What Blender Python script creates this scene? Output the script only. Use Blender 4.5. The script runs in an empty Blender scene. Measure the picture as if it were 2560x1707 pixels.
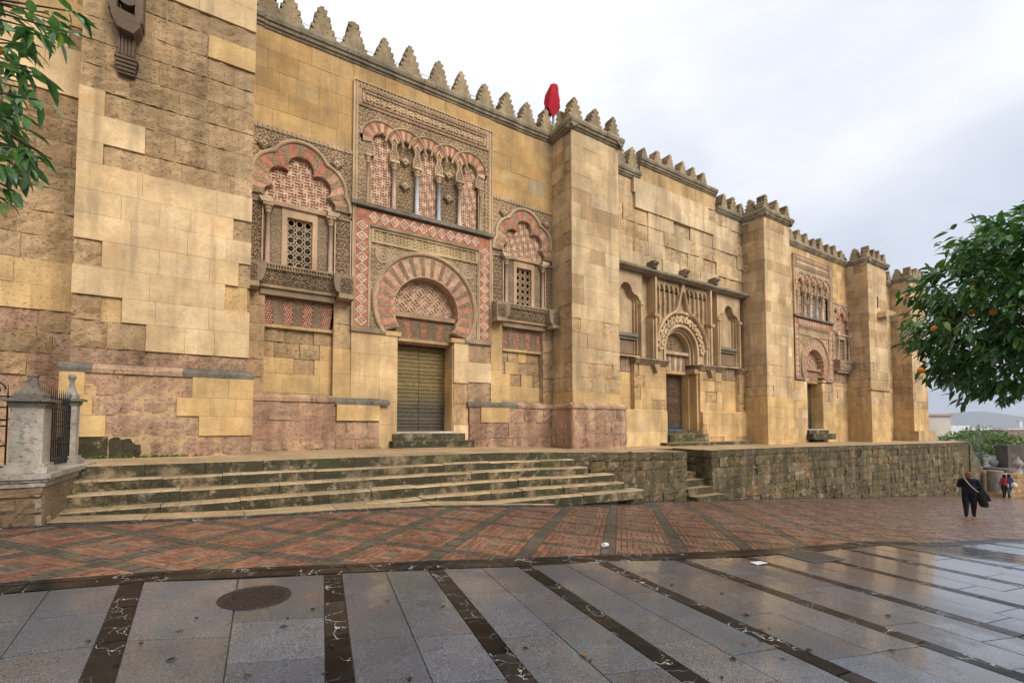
import bpy, bmesh, math, random
import numpy as np
from mathutils import Vector, Matrix, Euler
from mathutils.geometry import delaunay_2d_cdt
R = math.radians
rnd = random.Random(7)
scene = bpy.context.scene
col = scene.collection

# ------------------------------------------------------------ camera
CAM = (0.0, 0.0, 1.62)
YAW, PITCH = R(31.9), R(2.3)
cd = bpy.data.cameras.new('camera')
cd.lens = 16.0; cd.sensor_width = 36.0; cd.shift_y = 0.0648
cd.clip_start = 0.05; cd.clip_end = 30000
cam = bpy.data.objects.new('camera', cd)
cam.location = CAM; cam.rotation_euler = (R(90) + PITCH, 0, -YAW)
col.objects.link(cam); scene.camera = cam

# ------------------------------------------------------------ sky (overcast) and sun
SUN_EL, SUN_AZ = R(34), R(166)          # azimuth measured clockwise from +Y
world = bpy.data.worlds.new('World'); scene.world = world; world.use_nodes = True
wt = world.node_tree; wt.nodes.clear()
def wn(t, **k):
    n = wt.nodes.new(t)
    for a, b in k.items(): setattr(n, a, b)
    return n
wo = wn('ShaderNodeOutputWorld'); wb = wn('ShaderNodeBackground')
sky = wn('ShaderNodeTexSky', sky_type='NISHITA', sun_disc=False)
sky.sun_elevation = SUN_EL; sky.sun_rotation = SUN_AZ; sky.air_density = 1.2; sky.dust_density = 2.0
tc = wn('ShaderNodeTexCoord'); sep = wn('ShaderNodeSeparateXYZ')
wt.links.new(tc.outputs['Generated'], sep.inputs[0])
# an overcast dome: darker to the horizon, brighter overhead, soft cloud structure
grad = wn('ShaderNodeMapRange'); grad.inputs[1].default_value = 0.0; grad.inputs[2].default_value = 0.85
grad.inputs[3].default_value = 3.45; grad.inputs[4].default_value = 6.6
wt.links.new(sep.outputs[2], grad.inputs[0])
mp = wn('ShaderNodeMapping'); mp.inputs['Scale'].default_value = (1.0, 1.0, 2.2)
wt.links.new(tc.outputs['Generated'], mp.inputs[0])
no = wn('ShaderNodeTexNoise'); no.inputs['Scale'].default_value = 2.3; no.inputs['Detail'].default_value = 7; no.inputs['Roughness'].default_value = 0.52
wt.links.new(mp.outputs[0], no.inputs['Vector'])
nr = wn('ShaderNodeMapRange'); nr.inputs[1].default_value = 0.36; nr.inputs[2].default_value = 0.66; nr.inputs[3].default_value = 0.88; nr.inputs[4].default_value = 1.11
wt.links.new(no.outputs[0], nr.inputs[0])
# thinner cloud towards +Y / -X (left of the picture), thicker to +X
dotn = wn('ShaderNodeVectorMath', operation='DOT_PRODUCT'); dotn.inputs[1].default_value = (-0.75, 0.55, 0.35)
wt.links.new(tc.outputs['Generated'], dotn.inputs[0])
dr = wn('ShaderNodeMapRange'); dr.inputs[1].default_value = -0.75; dr.inputs[2].default_value = 0.45; dr.inputs[3].default_value = 0.92; dr.inputs[4].default_value = 1.13
wt.links.new(dotn.outputs['Value'], dr.inputs[0])
m1 = wn('ShaderNodeMath', operation='MULTIPLY'); wt.links.new(grad.outputs[0], m1.inputs[0]); wt.links.new(nr.outputs[0], m1.inputs[1])
m2 = wn('ShaderNodeMath', operation='MULTIPLY'); wt.links.new(m1.outputs[0], m2.inputs[0]); wt.links.new(dr.outputs[0], m2.inputs[1])
tint = wn('ShaderNodeMix', data_type='RGBA'); tint.inputs['A'].default_value = (0.83, 0.915, 1.12, 1); tint.inputs['B'].default_value = (1.0, 1.0, 1.01, 1)
tr = wn('ShaderNodeMapRange'); tr.inputs[1].default_value = 3.4; tr.inputs[2].default_value = 6.0
wt.links.new(m2.outputs[0], tr.inputs[0]); wt.links.new(tr.outputs[0], tint.inputs['Factor'])
vm = wn('ShaderNodeVectorMath', operation='SCALE'); wt.links.new(tint.outputs['Result'], vm.inputs[0]); wt.links.new(m2.outputs[0], vm.inputs['Scale'])
mixs = wn('ShaderNodeMix', data_type='RGBA'); mixs.inputs['Factor'].default_value = 0.93
wt.links.new(sky.outputs[0], mixs.inputs['A']); wt.links.new(vm.outputs[0], mixs.inputs['B'])
wt.links.new(mixs.outputs['Result'], wb.inputs[0]); wb.inputs[1].default_value = 0.1
wt.links.new(wb.outputs[0], wo.inputs[0])

sd = bpy.data.lights.new('sun', 'SUN'); sd.energy = 1.5; sd.angle = R(28); sd.color = (1.0, 0.95, 0.87)
sun = bpy.data.objects.new('sun', sd); col.objects.link(sun)
sdir = Vector((math.sin(SUN_AZ) * math.cos(SUN_EL), math.cos(SUN_AZ) * math.cos(SUN_EL), math.sin(SUN_EL)))
sun.rotation_euler = sdir.to_track_quat('Z', 'Y').to_euler(); sun.location = (0, -5, 30)
vs = scene.view_settings
vs.view_transform = 'Standard'; vs.look = 'None'; vs.exposure = 0.95; vs.gamma = 1.0; vs.use_curve_mapping = False
scene.cycles.max_bounces = 6; scene.cycles.diffuse_bounces = 3; scene.cycles.glossy_bounces = 3
scene.cycles.use_adaptive_sampling = True

# ------------------------------------------------------------ helpers
def cam_pt(px, py, depth):
    """a point of the place, from its direction in the photograph (2560 px wide) and its distance along the view axis"""
    r = Vector((math.cos(YAW), -math.sin(YAW), 0)); fh = Vector((math.sin(YAW), math.cos(YAW), 0))
    return Vector(CAM) + fh * depth + r * ((px - 1280) / 1138 * depth) + Vector((0, 0, (1065 - py) / 1138 * depth))
FWD = Vector((math.sin(YAW), math.cos(YAW), 0))
def view_size(p, s):
    d = max(0.5, (Vector(p) - Vector(CAM)).dot(FWD)); return s / d
WL = {}
def tag(o, label=None, cat=None, group=None, kind=None):
    if label: o['label'] = label
    if cat: o['category'] = cat
    if group: o['group'] = group
    if kind: o['kind'] = kind
    return o
def link(name, data, parent=None, wloc=(0, 0, 0)):
    o = bpy.data.objects.new(name, data); col.objects.link(o)
    wloc = Vector(wloc); WL[o.name] = wloc
    if parent is not None:
        o.parent = parent; o.location = wloc - WL[parent.name]
    else: o.location = wloc
    return o
def empty(name, loc, parent=None):
    o = link(name, None, parent, loc); o.empty_display_size = 0.2; return o
def front(c, Y): return lambda u, v, d: (c + u, Y - d, v)
def sideL(X): return lambda u, v, d: (X - d, u, v)
def sideR(X): return lambda u, v, d: (X + d, u, v)
def smooth(a, b, x):
    t = np.clip((x - a) / (b - a), 0, 1); return t * t * (3 - 2 * t)

class MB:
    """collects faces with a colour (rgb + wear in alpha) at every vertex; build() links them as one mesh object"""
    def __init__(s, T=None, c=(1, 1, 1, 0)):
        s.v = []; s.f = []; s.c = []; s.m = []; s.T = T or (lambda u, v, d: (u, v, d)); s.col = tuple(c) if len(c) == 4 else tuple(c) + (0,); s.mi = 0
    def add(s, vs_, fs, c=None):
        b = len(s.v); cc = s.col if c is None else (tuple(c) if len(c) == 4 else tuple(c) + (0,))
        for p in vs_: s.v.append(s.T(*p)); s.c.append(cc)
        for f in fs: s.f.append([b + i for i in f]); s.m.append(s.mi)
    def box(s, u0, u1, v0, v1, d0, d1, c=None):
        s.add([(u0, v0, d0), (u1, v0, d0), (u1, v1, d0), (u0, v1, d0), (u0, v0, d1), (u1, v0, d1), (u1, v1, d1), (u0, v1, d1)],
              [(3, 2, 1, 0), (4, 5, 6, 7), (0, 1, 5, 4), (1, 2, 6, 5), (2, 3, 7, 6), (3, 0, 4, 7)], c)
    def chip(s, u0, u1, v0, v1, d0, d1, c=None):          # a box without its back
        s.add([(u0, v0, d0), (u1, v0, d0), (u1, v1, d0), (u0, v1, d0), (u0, v0, d1), (u1, v0, d1), (u1, v1, d1), (u0, v1, d1)],
              [(4, 5, 6, 7), (0, 1, 5, 4), (1, 2, 6, 5), (2, 3, 7, 6), (3, 0, 4, 7)], c)
    def bev(s, u0, u1, v0, v1, d0, d1, b=0.01, c=None):   # bevelled block, open at the back
        s.add([(u0, v0, d0), (u1, v0, d0), (u1, v1, d0), (u0, v1, d0), (u0, v0, d1 - b), (u1, v0, d1 - b), (u1, v1, d1 - b), (u0, v1, d1 - b),
               (u0 + b, v0 + b, d1), (u1 - b, v0 + b, d1), (u1 - b, v1 - b, d1), (u0 + b, v1 - b, d1)],
              [(0, 1, 5, 4), (1, 2, 6, 5), (2, 3, 7, 6), (3, 0, 4, 7), (4, 5, 9, 8), (5, 6, 10, 9), (6, 7, 11, 10), (7, 4, 8, 11), (8, 9, 10, 11)], c)
    def rough(s, u0, u1, v0, v1, d0, d1, amp, c=None, n=None, rg=rnd, ragged=0.02):   # worn block: uneven face and ragged outline
        nu, nv = n or (4, 3); P = []
        for j in range(nv + 1):
            for i in range(nu + 1):
                e = (i in (0, nu)) + (j in (0, nv))
                ru = rg.uniform(-ragged, ragged); rv = rg.uniform(-ragged, ragged)
                uu = u0 + (u1 - u0) * i / nu + (ru if 0 < i < nu else (abs(ru) if i == 0 else -abs(ru)))
                vv = v0 + (v1 - v0) * j / nv + (rv if 0 < j < nv else (abs(rv) if j == 0 else -abs(rv)))
                dd = d1 + rg.uniform(-amp, amp * 0.5) - (rg.uniform(0.1, 0.6) * amp if e else 0) - (amp * 0.4 if e == 2 else 0)
                P.append((uu, vv, max(d0 + 0.002, dd)))
        F = [(j * (nu + 1) + i, j * (nu + 1) + i + 1, (j + 1) * (nu + 1) + i + 1, (j + 1) * (nu + 1) + i) for j in range(nv) for i in range(nu)]
        per = [i for i in range(nu + 1)] + [(j + 1) * (nu + 1) - 1 for j in range(1, nv + 1)] + [nv * (nu + 1) + i for i in range(nu - 1, -1, -1)] + [j * (nu + 1) for j in range(nv - 1, 0, -1)]
        b = len(P)
        P += [(P[k][0], P[k][1], d0) for k in per]
        L = len(per)
        for k in range(L): F.append((per[k], b + k, b + (k + 1) % L, per[(k + 1) % L]))
        s.add(P, F, c)
    def prism(s, poly, d0, d1, holes=(), c=None, sides=True, back=False):
        loops = [list(poly)] + [list(h) for h in holes]
        flat = [p for l in loops for p in l]
        n = len(flat)
        vs_ = [(p[0], p[1], d1) for p in flat] + [(p[0], p[1], d0) for p in flat]; fs = []
        if len(loops) == 1 and n <= 4: tv, tris = flat, [tuple(range(n))]
        else:
            eds = []; o = 0
            for l in loops: eds += [(o + i, o + (i + 1) % len(l)) for i in range(len(l))]; o += len(l)
            r_ = delaunay_2d_cdt([Vector((p[0], p[1])) for p in flat], eds, [], 0, 1e-5); tv = [(p.x, p.y) for p in r_[0]]; tris = []
            if r_[2]:
                cx_ = np.array([sum(tv[i][0] for i in t) / 3 for t in r_[2]]); cz_ = np.array([sum(tv[i][1] for i in t) / 3 for t in r_[2]])
                keep = inpoly(cx_, cz_, loops[0])
                for h in loops[1:]: keep &= ~inpoly(cx_, cz_, h)
                tris = [tuple(t) for t, k in zip(r_[2], keep) if k]
        b0 = len(vs_); vs_ += [(p[0], p[1], d1) for p in tv]; fs += [tuple(b0 + i for i in t) for t in tris]
        if back: b0 = len(vs_); vs_ += [(p[0], p[1], d0) for p in tv]; fs += [tuple(b0 + i for i in reversed(t)) for t in tris]
        if sides:
            o = 0
            for l in loops:
                k = len(l)
                for i in range(k): fs.append((o + i, o + (i + 1) % k, n + o + (i + 1) % k, n + o + i))
                o += k
        s.add(vs_, fs, c)
    def strip(s, prof, path, c=None, closed=False):
        """sweep prof[(a,d)] (a = offset along the outward normal of the path, d = proud) along 2-D path [(u,v)]"""
        n = len(path); P = []
        for i in range(n):
            a = path[(i - 1) % n] if (i > 0 or closed) else path[i]
            b = path[(i + 1) % n] if (i < n - 1 or closed) else path[i]
            tx, ty = b[0] - a[0], b[1] - a[1]; l = math.hypot(tx, ty) or 1
            nx, ny = -ty / l, tx / l
            for (o, d) in prof: P.append((path[i][0] + nx * o, path[i][1] + ny * o, d))
        m = len(prof); F = []
        for i in range(n if closed else n - 1):
            j = (i + 1) % n
            for k in range(m - 1): F.append((i * m + k, j * m + k, j * m + k + 1, i * m + k + 1))
        if not closed:
            F.append(tuple(range(m))); F.append(tuple(reversed(range((n - 1) * m, n * m))))
        s.add(P, F, c)
    def lathe(s, prof, cx, cy, n=12, c=None, a0=0, a1=2 * math.pi, z0=0):
        full = abs(a1 - a0) > 6.28; k = n if full else n + 1; P = []
        for (r, z) in prof:
            for i in range(k):
                a = a0 + (a1 - a0) * i / n; P.append((cx + r * math.cos(a), cy + r * math.sin(a), z0 + z))
        F = []
        for j in range(len(prof) - 1):
            for i in range(n):
                i2 = (i + 1) % k
                F.append((j * k + i, j * k + i2, (j + 1) * k + i2, (j + 1) * k + i))
        F.append(tuple(range(k))); F.append(tuple(reversed(range((len(prof) - 1) * k, len(prof) * k))))
        s.add(P, F, c)
    def tube(s, pts, r, n=6, c=None, r1=None):
        P = []; F = []; m = len(pts)
        for i, p in enumerate(pts):
            p = Vector(p); a = Vector(pts[max(0, i - 1)]); b = Vector(pts[min(m - 1, i + 1)])
            t = (b - a).normalized() if (b - a).length > 1e-9 else Vector((0, 0, 1))
            x = t.cross(Vector((0.31, 0.77, 0.55))).normalized(); y = t.cross(x)
            rr = r if r1 is None else r + (r1 - r) * i / (m - 1)
            for k in range(n):
                a_ = 2 * math.pi * k / n; q = p + x * rr * math.cos(a_) + y * rr * math.sin(a_); P.append(tuple(q))
        for i in range(m - 1):
            for k in range(n):
                F.append((i * n + k, i * n + (k + 1) % n, (i + 1) * n + (k + 1) % n, (i + 1) * n + k))
        F.append(tuple(reversed(range(n)))); F.append(tuple(range((m - 1) * n, m * n)))
        s.add(P, F, c)
    def mesh(s, name, org, smoothing=False):
        me = bpy.data.meshes.new(name); o = np.array(s.v, dtype=np.float32) - np.array(org, dtype=np.float32)
        me.from_pydata([tuple(p) for p in o.tolist()], [], s.f)
        a = me.color_attributes.new('col', 'FLOAT_COLOR', 'POINT')
        a.data.foreach_set('color', np.array(s.c, dtype=np.float32).ravel())
        if smoothing: me.polygons.foreach_set('use_smooth', [True] * len(me.polygons))
        return me
    def build(s, name, mat, parent=None, org=None, smoothing=False, kind=None):
        if not s.v: return None
        if org is None:
            a = np.array(s.v); org = (a.min(0) + a.max(0)) / 2
        me = s.mesh(name, org, smoothing)
        mats = mat if isinstance(mat, (list, tuple)) else [mat]
        for m in mats: me.materials.append(m)
        if len(mats) > 1: me.polygons.foreach_set('material_index', s.m)
        o = link(name, me, parent, org)
        if kind: o['kind'] = kind
        return o

def inpoly(x, z, poly):
    r = np.zeros(x.shape, bool); n = len(poly); j = n - 1
    for i in range(n):
        xi, zi = poly[i]; xj, zj = poly[j]
        if zi != zj:
            c = ((zi > z) != (zj > z)) & (x < (xj - xi) * (z - zi) / (zj - zi) + xi); r ^= c
        j = i
    return r
def carve(name, parent, T, rect, fn, d, amp, mat, colr, poly=None, holes=(), res=0.022, minamp=0.0):
    """real relief: a fine grid pushed in and out by fn(u, v) in 0..1, cut to a polygon with holes"""
    u0, u1, v0, v1 = rect
    nu = max(2, int((u1 - u0) / res)); nv = max(2, int((v1 - v0) / res))
    U, V = np.meshgrid(np.linspace(u0, u1, nu + 1), np.linspace(v0, v1, nv + 1))
    H = d + amp * (fn(U, V) - 1.0)
    cu = (U[:-1, :-1] + U[1:, 1:]) / 2; cv = (V[:-1, :-1] + V[1:, 1:]) / 2
    keep = np.ones(cu.shape, bool)
    if poly is not None: keep &= inpoly(cu, cv, poly)
    for h in holes: keep &= ~inpoly(cu, cv, h)
    idx = np.arange((nu + 1) * (nv + 1)).reshape(nv + 1, nu + 1)
    Q = np.stack([idx[:-1, :-1][keep], idx[:-1, 1:][keep], idx[1:, 1:][keep], idx[1:, :-1][keep]], 1)
    if len(Q) == 0: return None
    used, inv = np.unique(Q.ravel(), return_inverse=True)
    W = np.stack(T(U.ravel()[used], V.ravel()[used], H.ravel()[used]) if False else [np.broadcast_to(k, used.shape) for k in T(U.ravel()[used], V.ravel()[used], H.ravel()[used])], 1).astype(np.float32)
    org = (W.min(0) + W.max(0)) / 2
    me = bpy.data.meshes.new(name); me.from_pydata((W - org).tolist(), [], inv.reshape(-1, 4).tolist())
    a = me.color_attributes.new('col', 'FLOAT_COLOR', 'POINT')
    a.data.foreach_set('color', np.tile(np.array(colr if len(colr) == 4 else tuple(colr) + (0,), np.float32), len(used)))
    me.materials.append(mat)
    return link(name, me, parent, org)
def hash2(i, j, k=0):
    h = np.sin(i * 127.1 + j * 311.7 + k * 74.7) * 43758.5453; return h - np.floor(h)
def arab(s=0.17, c0=0.0):
    """scrolling leaf ornament, mirrored about u = c0"""
    def f(u, v):
        x = np.abs(u - c0) / s; y = v / (s * 0.92)
        row = np.floor(y); x2 = x + 0.5 * (row % 2); cx = np.floor(x2)
        lx = x2 - cx - 0.5; ly = y - row - 0.5
        sg = np.where(((cx + row) % 2) > 0.5, 1.0, -1.0)
        r = np.hypot(lx, ly); th = np.arctan2(ly, lx)
        h1 = np.cos(r * 15.0 - sg * th * 1.0 + hash2(cx, row) * 2)
        h2 = np.cos(th * 5 + r * 9 * sg + hash2(cx, row, 3) * 6)
        h = 0.62 * h1 + 0.45 * h2 * smooth(0.12, 0.3, r)
        h = smooth(-0.60, -0.05, h)
        return np.where(r > 0.475, np.minimum(h, 0.5), h)
    return f
def rosettes(s):
    def f(u, v):
        x = u / s; y = v / s; lx = x - np.floor(x) - 0.5; ly = y - np.floor(y) - 0.5
        r = np.hypot(lx, ly); th = np.arctan2(ly, lx)
        return smooth(-0.2, 0.4, np.cos(r * 22) * 0.6 + 0.6 * np.cos(6 * th) * smooth(0.05, 0.3, r))
    return f
def bead(p, q):
    def f(u, v):
        return smooth(-0.3, 0.3, np.cos(u * 2 * math.pi / p) + 0.4 * np.cos(v * 2 * math.pi / q + u * 30))
    return f
def arc(cx, cz, r, a0, a1, n):
    return [(cx + r * math.cos(R(a0 + (a1 - a0) * i / n)), cz + r * math.sin(R(a0 + (a1 - a0) * i / n))) for i in range(n + 1)]
def rect(x0, x1, z0, z1): return [(x0, z0), (x1, z0), (x1, z1), (x0, z1)]
def mix(a, b, t): return tuple(a[i] + (b[i] - a[i]) * t for i in range(3))
def vary(c, a, rg=rnd):
    k = 1 + rg.uniform(-a, a); h = rg.uniform(-a, a) * 0.3
    return (c[0] * k * (1 + h), c[1] * k, c[2] * k * (1 - h))
# ------------------------------------------------------------ materials
class NT:
    def __init__(s, name):
        s.m = bpy.data.materials.new(name); s.m.use_nodes = True; s.t = s.m.node_tree; s.t.nodes.clear()
        s.out = s.n('ShaderNodeOutputMaterial'); s.b = s.n('ShaderNodeBsdfPrincipled'); s.t.links.new(s.b.outputs[0], s.out.inputs[0])
    def n(s, typ, **k):
        n = s.t.nodes.new(typ)
        for a, b in k.items(): setattr(n, a, b)
        return n
    def set(s, node, key, val):
        i = node.inputs[key]
        if hasattr(val, 'links'): s.t.links.new(val, i)
        else:
            try: i.default_value = val
            except Exception: i.default_value = tuple(val) + (1,)
    def pos(s):
        if not hasattr(s, '_p'): s._p = s.n('ShaderNodeNewGeometry').outputs['Position']
        return s._p
    def noise(s, scale, detail=4, rough=0.55, vec=None, dist=0.0):
        n = s.n('ShaderNodeTexNoise'); s.set(n, 'Vector', vec or s.pos()); s.set(n, 'Scale', scale); s.set(n, 'Detail', detail); s.set(n, 'Roughness', rough); s.set(n, 'Distortion', dist)
        return n.outputs[0]
    def voro(s, scale, feature='F1', vec=None, rand=1.0):
        n = s.n('ShaderNodeTexVoronoi', feature=feature); s.set(n, 'Vector', vec or s.pos()); s.set(n, 'Scale', scale); s.set(n, 'Randomness', rand)
        return n
    def scale(s, v3):
        n = s.n('ShaderNodeVectorMath', operation='MULTIPLY'); s.set(n, 0, s.pos()); n.inputs[1].default_value = v3; return n.outputs[0]
    def ramp(s, v, a, b, c=0.0, d=1.0, clampit=True, smoothit=True):
        n = s.n('ShaderNodeMapRange', interpolation_type='SMOOTHSTEP' if smoothit else 'LINEAR'); s.set(n, 0, v); s.set(n, 1, a); s.set(n, 2, b); s.set(n, 3, c); s.set(n, 4, d)
        return n.outputs[0]
    def math(s, op, a, b=0.0):
        n = s.n('ShaderNodeMath', operation=op); s.set(n, 0, a); s.set(n, 1, b); return n.outputs[0]
    def mixc(s, f, a, b, blend='MIX'):
        n = s.n('ShaderNodeMix', data_type='RGBA', blend_type=blend); s.set(n, 'Factor', f); s.set(n, 'A', a); s.set(n, 'B', b); return n.outputs['Result']
    def scol(s, c, f):
        n = s.n('ShaderNodeVectorMath', operation='SCALE'); s.set(n, 0, c); s.set(n, 'Scale', f); return n.outputs[0]
    def attr(s, name='col'):
        n = s.n('ShaderNodeAttribute', attribute_name=name); return n.outputs['Color'], n.outputs['Alpha']
    def bump(s, h, dist, strength=1.0):
        n = s.n('ShaderNodeBump'); s.set(n, 'Height', h); s.set(n, 'Distance', dist); s.set(n, 'Strength', strength); s.t.links.new(n.outputs[0], s.b.inputs['Normal'])
    def done(s, c, rough=0.85, spec=0.3, metal=0.0):
        s.set(s.b, 'Base Color', c); s.set(s.b, 'Roughness', rough); s.set(s.b, 'Specular IOR Level', spec); s.set(s.b, 'Metallic', metal); return s.m
def up_mask(s):
    g = s.n('ShaderNodeNewGeometry'); sp = s.n('ShaderNodeSeparateXYZ'); s.set(sp, 0, g.outputs['True Normal']); return sp.outputs[2]

def make_stone(name, stain=(0.155, 0.092, 0.042), stain_amt=0.75, moss=0.0, lichen=0.0, wet=0.0, pit=1.0, ochre=0.35):
    s = NT(name); c, w = s.attr()
    n1 = s.noise(0.8, 6, 0.65); n2 = s.noise(9.0, 10, 0.76, s.scale((1, 1, 1.4))); n3 = s.noise(46, 4, 0.6)
    st = s.noise(1.0, 6, 0.6, s.scale((2.6, 2.6, 0.32)))
    c = s.scol(c, s.ramp(n2, 0.28, 0.72, 0.76, 1.22))
    c = s.scol(c, s.ramp(n1, 0.3, 0.7, 0.72, 1.20))
    c = s.scol(c, s.ramp(n3, 0.3, 0.7, 0.90, 1.09))
    # iron-rich ochre blooms
    c = s.mixc(s.math('MULTIPLY', s.ramp(s.noise(1.7, 6, 0.6, s.scale((1, 1, 0.8))), 0.52, 0.75), ochre), c, (0.52, 0.26, 0.07))
    # grey-brown weathering, more of it where the block is worn
    f = s.math('MULTIPLY', s.ramp(s.math('ADD', s.math('MULTIPLY', n2, 0.55), s.math('MULTIPLY', st, 0.5)), 0.44, 0.64), s.math('MULTIPLY', s.math('ADD', s.math('MULTIPLY', w, 0.85), 0.26), stain_amt))
    c = s.mixc(f, c, stain)
    sk = s.math('MULTIPLY', s.ramp(s.math('ADD', s.math('MULTIPLY', s.noise(1.0, 8, 0.68, s.scale((2.4, 2.4, 0.22))), 0.7), s.math('MULTIPLY', n2, 0.3)), 0.50, 0.63), 0.42)
    c = s.mixc(sk, c, (0.20, 0.145, 0.09))
    pv = s.noise(16, 7, 0.70, s.scale((1, 1, 1.6)))
    pits = s.math('MULTIPLY', s.ramp(pv, 0.35, 0.42, 1.0, 0.0), s.math('MULTIPLY', w, pit))
    c = s.mixc(s.math('MULTIPLY', pits, 0.28), c, stain)
    if lichen:
        lf = s.math('MULTIPLY', s.ramp(s.noise(2.2, 8, 0.7, s.scale((1, 1, 0.6))), 0.36, 0.56), lichen)
        c = s.mixc(lf, c, (0.075, 0.07, 0.062))
        c = s.mixc(s.math('MULTIPLY', s.ramp(s.noise(9, 6, 0.7), 0.62, 0.72), lichen * 0.5), c, (0.42, 0.40, 0.33))
    if moss:
        up = up_mask(s)
        side = s.ramp(up, 0.3, 0.7, 1.0, 0.0)
        mf = s.math('MULTIPLY', s.math('MULTIPLY', s.ramp(s.noise(1.6, 9, 0.74), 0.30, 0.52), side), moss)
        c = s.mixc(mf, c, (0.030, 0.027, 0.011))
        gf = s.math('MULTIPLY', s.math('MULTIPLY', s.ramp(s.noise(0.9, 8, 0.72), 0.52, 0.66), moss), s.math('ADD', s.math('MULTIPLY', side, 0.75), 0.25))
        c = s.mixc(s.math('MULTIPLY', gf, 0.75), c, (0.050, 0.068, 0.010))
        c = s.mixc(s.math('MULTIPLY', s.ramp(s.noise(3.4, 8, 0.74), 0.55, 0.66), 0.7), c, (0.34, 0.26, 0.18))
    h = s.math('SUBTRACT', s.math('ADD', s.math('MULTIPLY', n2, s.math('ADD', s.math('MULTIPLY', w, 1.0), 0.10)), s.math('MULTIPLY', n3, 0.10)), s.math('MULTIPLY', pits, 0.8))
    s.bump(h, 0.035)
    ro = s.ramp(n2, 0.3, 0.7, 0.92 - wet * 0.62, 0.98 - wet * 0.35)
    return s.done(c, ro, 0.25 + wet * 0.3)
M = {}
M['stone'] = make_stone('sandstone')
M['pink'] = make_stone('pink_stone', stain=(0.12, 0.06, 0.04), ochre=0.12)
M['cornice'] = make_stone('lichen_stone', lichen=0.34, stain=(0.07, 0.06, 0.05))
M['merlon'] = make_stone('merlon_stone', lichen=0.30, stain=(0.09, 0.075, 0.06), ochre=0.3)
M['step'] = make_stone('mossy_step_stone', moss=0.95, wet=0.35, ochre=0.3)
M['terrace'] = make_stone('mossy_wall_stone', moss=0.7, wet=0.05, stain=(0.075, 0.055, 0.033), stain_amt=1.0)
M['floor'] = make_stone('wet_terrace_stone', wet=0.85, ochre=0.55, stain_amt=0.5)
M['plain'] = make_stone('carved_stone', ochre=0.15, stain=(0.10, 0.07, 0.045), stain_amt=0.6, pit=0.3)
M['white'] = make_stone('pale_limestone', ochre=0.18, lichen=0.32, stain=(0.09, 0.085, 0.08), stain_amt=0.7)

def simple(name, c, rough=0.6, spec=0.5, metal=0.0, var=0.2, sc=8, bump=0.0):
    s = NT(name); v = s.ramp(s.noise(sc, 5, 0.6), 0.3, 0.7, 1 - var, 1 + var)
    cc = s.n('ShaderNodeRGB'); cc.outputs[0].default_value = tuple(c) + (1,)
    k = s.scol(cc.outputs[0], v)
    if bump: s.bump(s.noise(sc * 4, 4, 0.6), bump)
    return s.done(k, rough, spec, metal)
def attr_mat(name, rough=0.7, spec=0.3, var=0.15, sc=12, bump=0.0):
    s = NT(name); c, w = s.attr(); k = s.scol(c, s.ramp(s.noise(sc, 5, 0.6), 0.3, 0.7, 1 - var, 1 + var))
    if bump: s.bump(s.noise(sc * 3, 4, 0.6), bump)
    return s.done(k, rough, spec)
M['paint'] = attr_mat('coloured_stone', 0.85, 0.2, 0.28, 7, 0.01)
M['render'] = attr_mat('lime_render', 0.9, 0.2, 0.08, 0.3)
M['iron'] = simple('black_iron', (0.018, 0.016, 0.016), 0.45, 0.5, 0.6, 0.3, 20)
M['rust_iron'] = simple('rusty_iron', (0.050, 0.034, 0.028), 0.55, 0.5, 0.5, 0.45, 30, 0.004)
M['glass'] = simple('dark_pane', (0.035, 0.042, 0.055), 0.12, 0.5, 0, 0.2, 3)
M['cloth'] = attr_mat('cloth', 0.9, 0.2, 0.2, 25, 0.004)
M['skin'] = simple('skin', (0.48, 0.27, 0.19), 0.6, 0.4, 0, 0.08)

def granite():
    s = NT('wet_granite'); c, w = s.attr()
    g = s.noise(120, 3, 0.8); g2 = s.noise(60, 4, 0.7); big = s.noise(0.75, 5, 0.6); mid = s.noise(3.2, 6, 0.65)
    c = s.scol(c, s.ramp(g, 0.36, 0.64, 0.25, 1.9)); c = s.scol(c, s.ramp(g2, 0.3, 0.7, 0.8, 1.2)); c = s.scol(c, s.ramp(big, 0.3, 0.7, 0.82, 1.12))
    c = s.scol(c, s.ramp(mid, 0.35, 0.7, 1.05, 0.86))
    wet = s.ramp(s.math('ADD', s.math('MULTIPLY', big, 0.6), s.math('MULTIPLY', mid, 0.4)), 0.38, 0.60)
    sx = s.n('ShaderNodeSeparateXYZ'); s.set(sx, 0, s.pos())
    wet = s.math('MAXIMUM', wet, s.ramp(s.math('ADD', sx.outputs[0], s.math('MULTIPLY', big, 3.0)), 5.5, 9.5))
    spot = s.ramp(s.noise(7.0, 2, 0.4), 0.70, 0.74)
    c = s.mixc(s.math('MULTIPLY', spot, 0.5), c, (0.03, 0.03, 0.03))
    s.bump(s.math('MULTIPLY', g, 1.0), 0.0007)
    s.set(s.b, 'Coat Weight', s.ramp(wet, 0, 1, 0.12, 0.9)); s.set(s.b, 'Coat Roughness', s.ramp(wet, 0, 1, 0.24, 0.085)); s.set(s.b, 'Coat IOR', 1.36)
    return s.done(c, s.ramp(wet, 0, 1, 0.40, 0.24), 0.35)
M['granite'] = granite()
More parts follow.
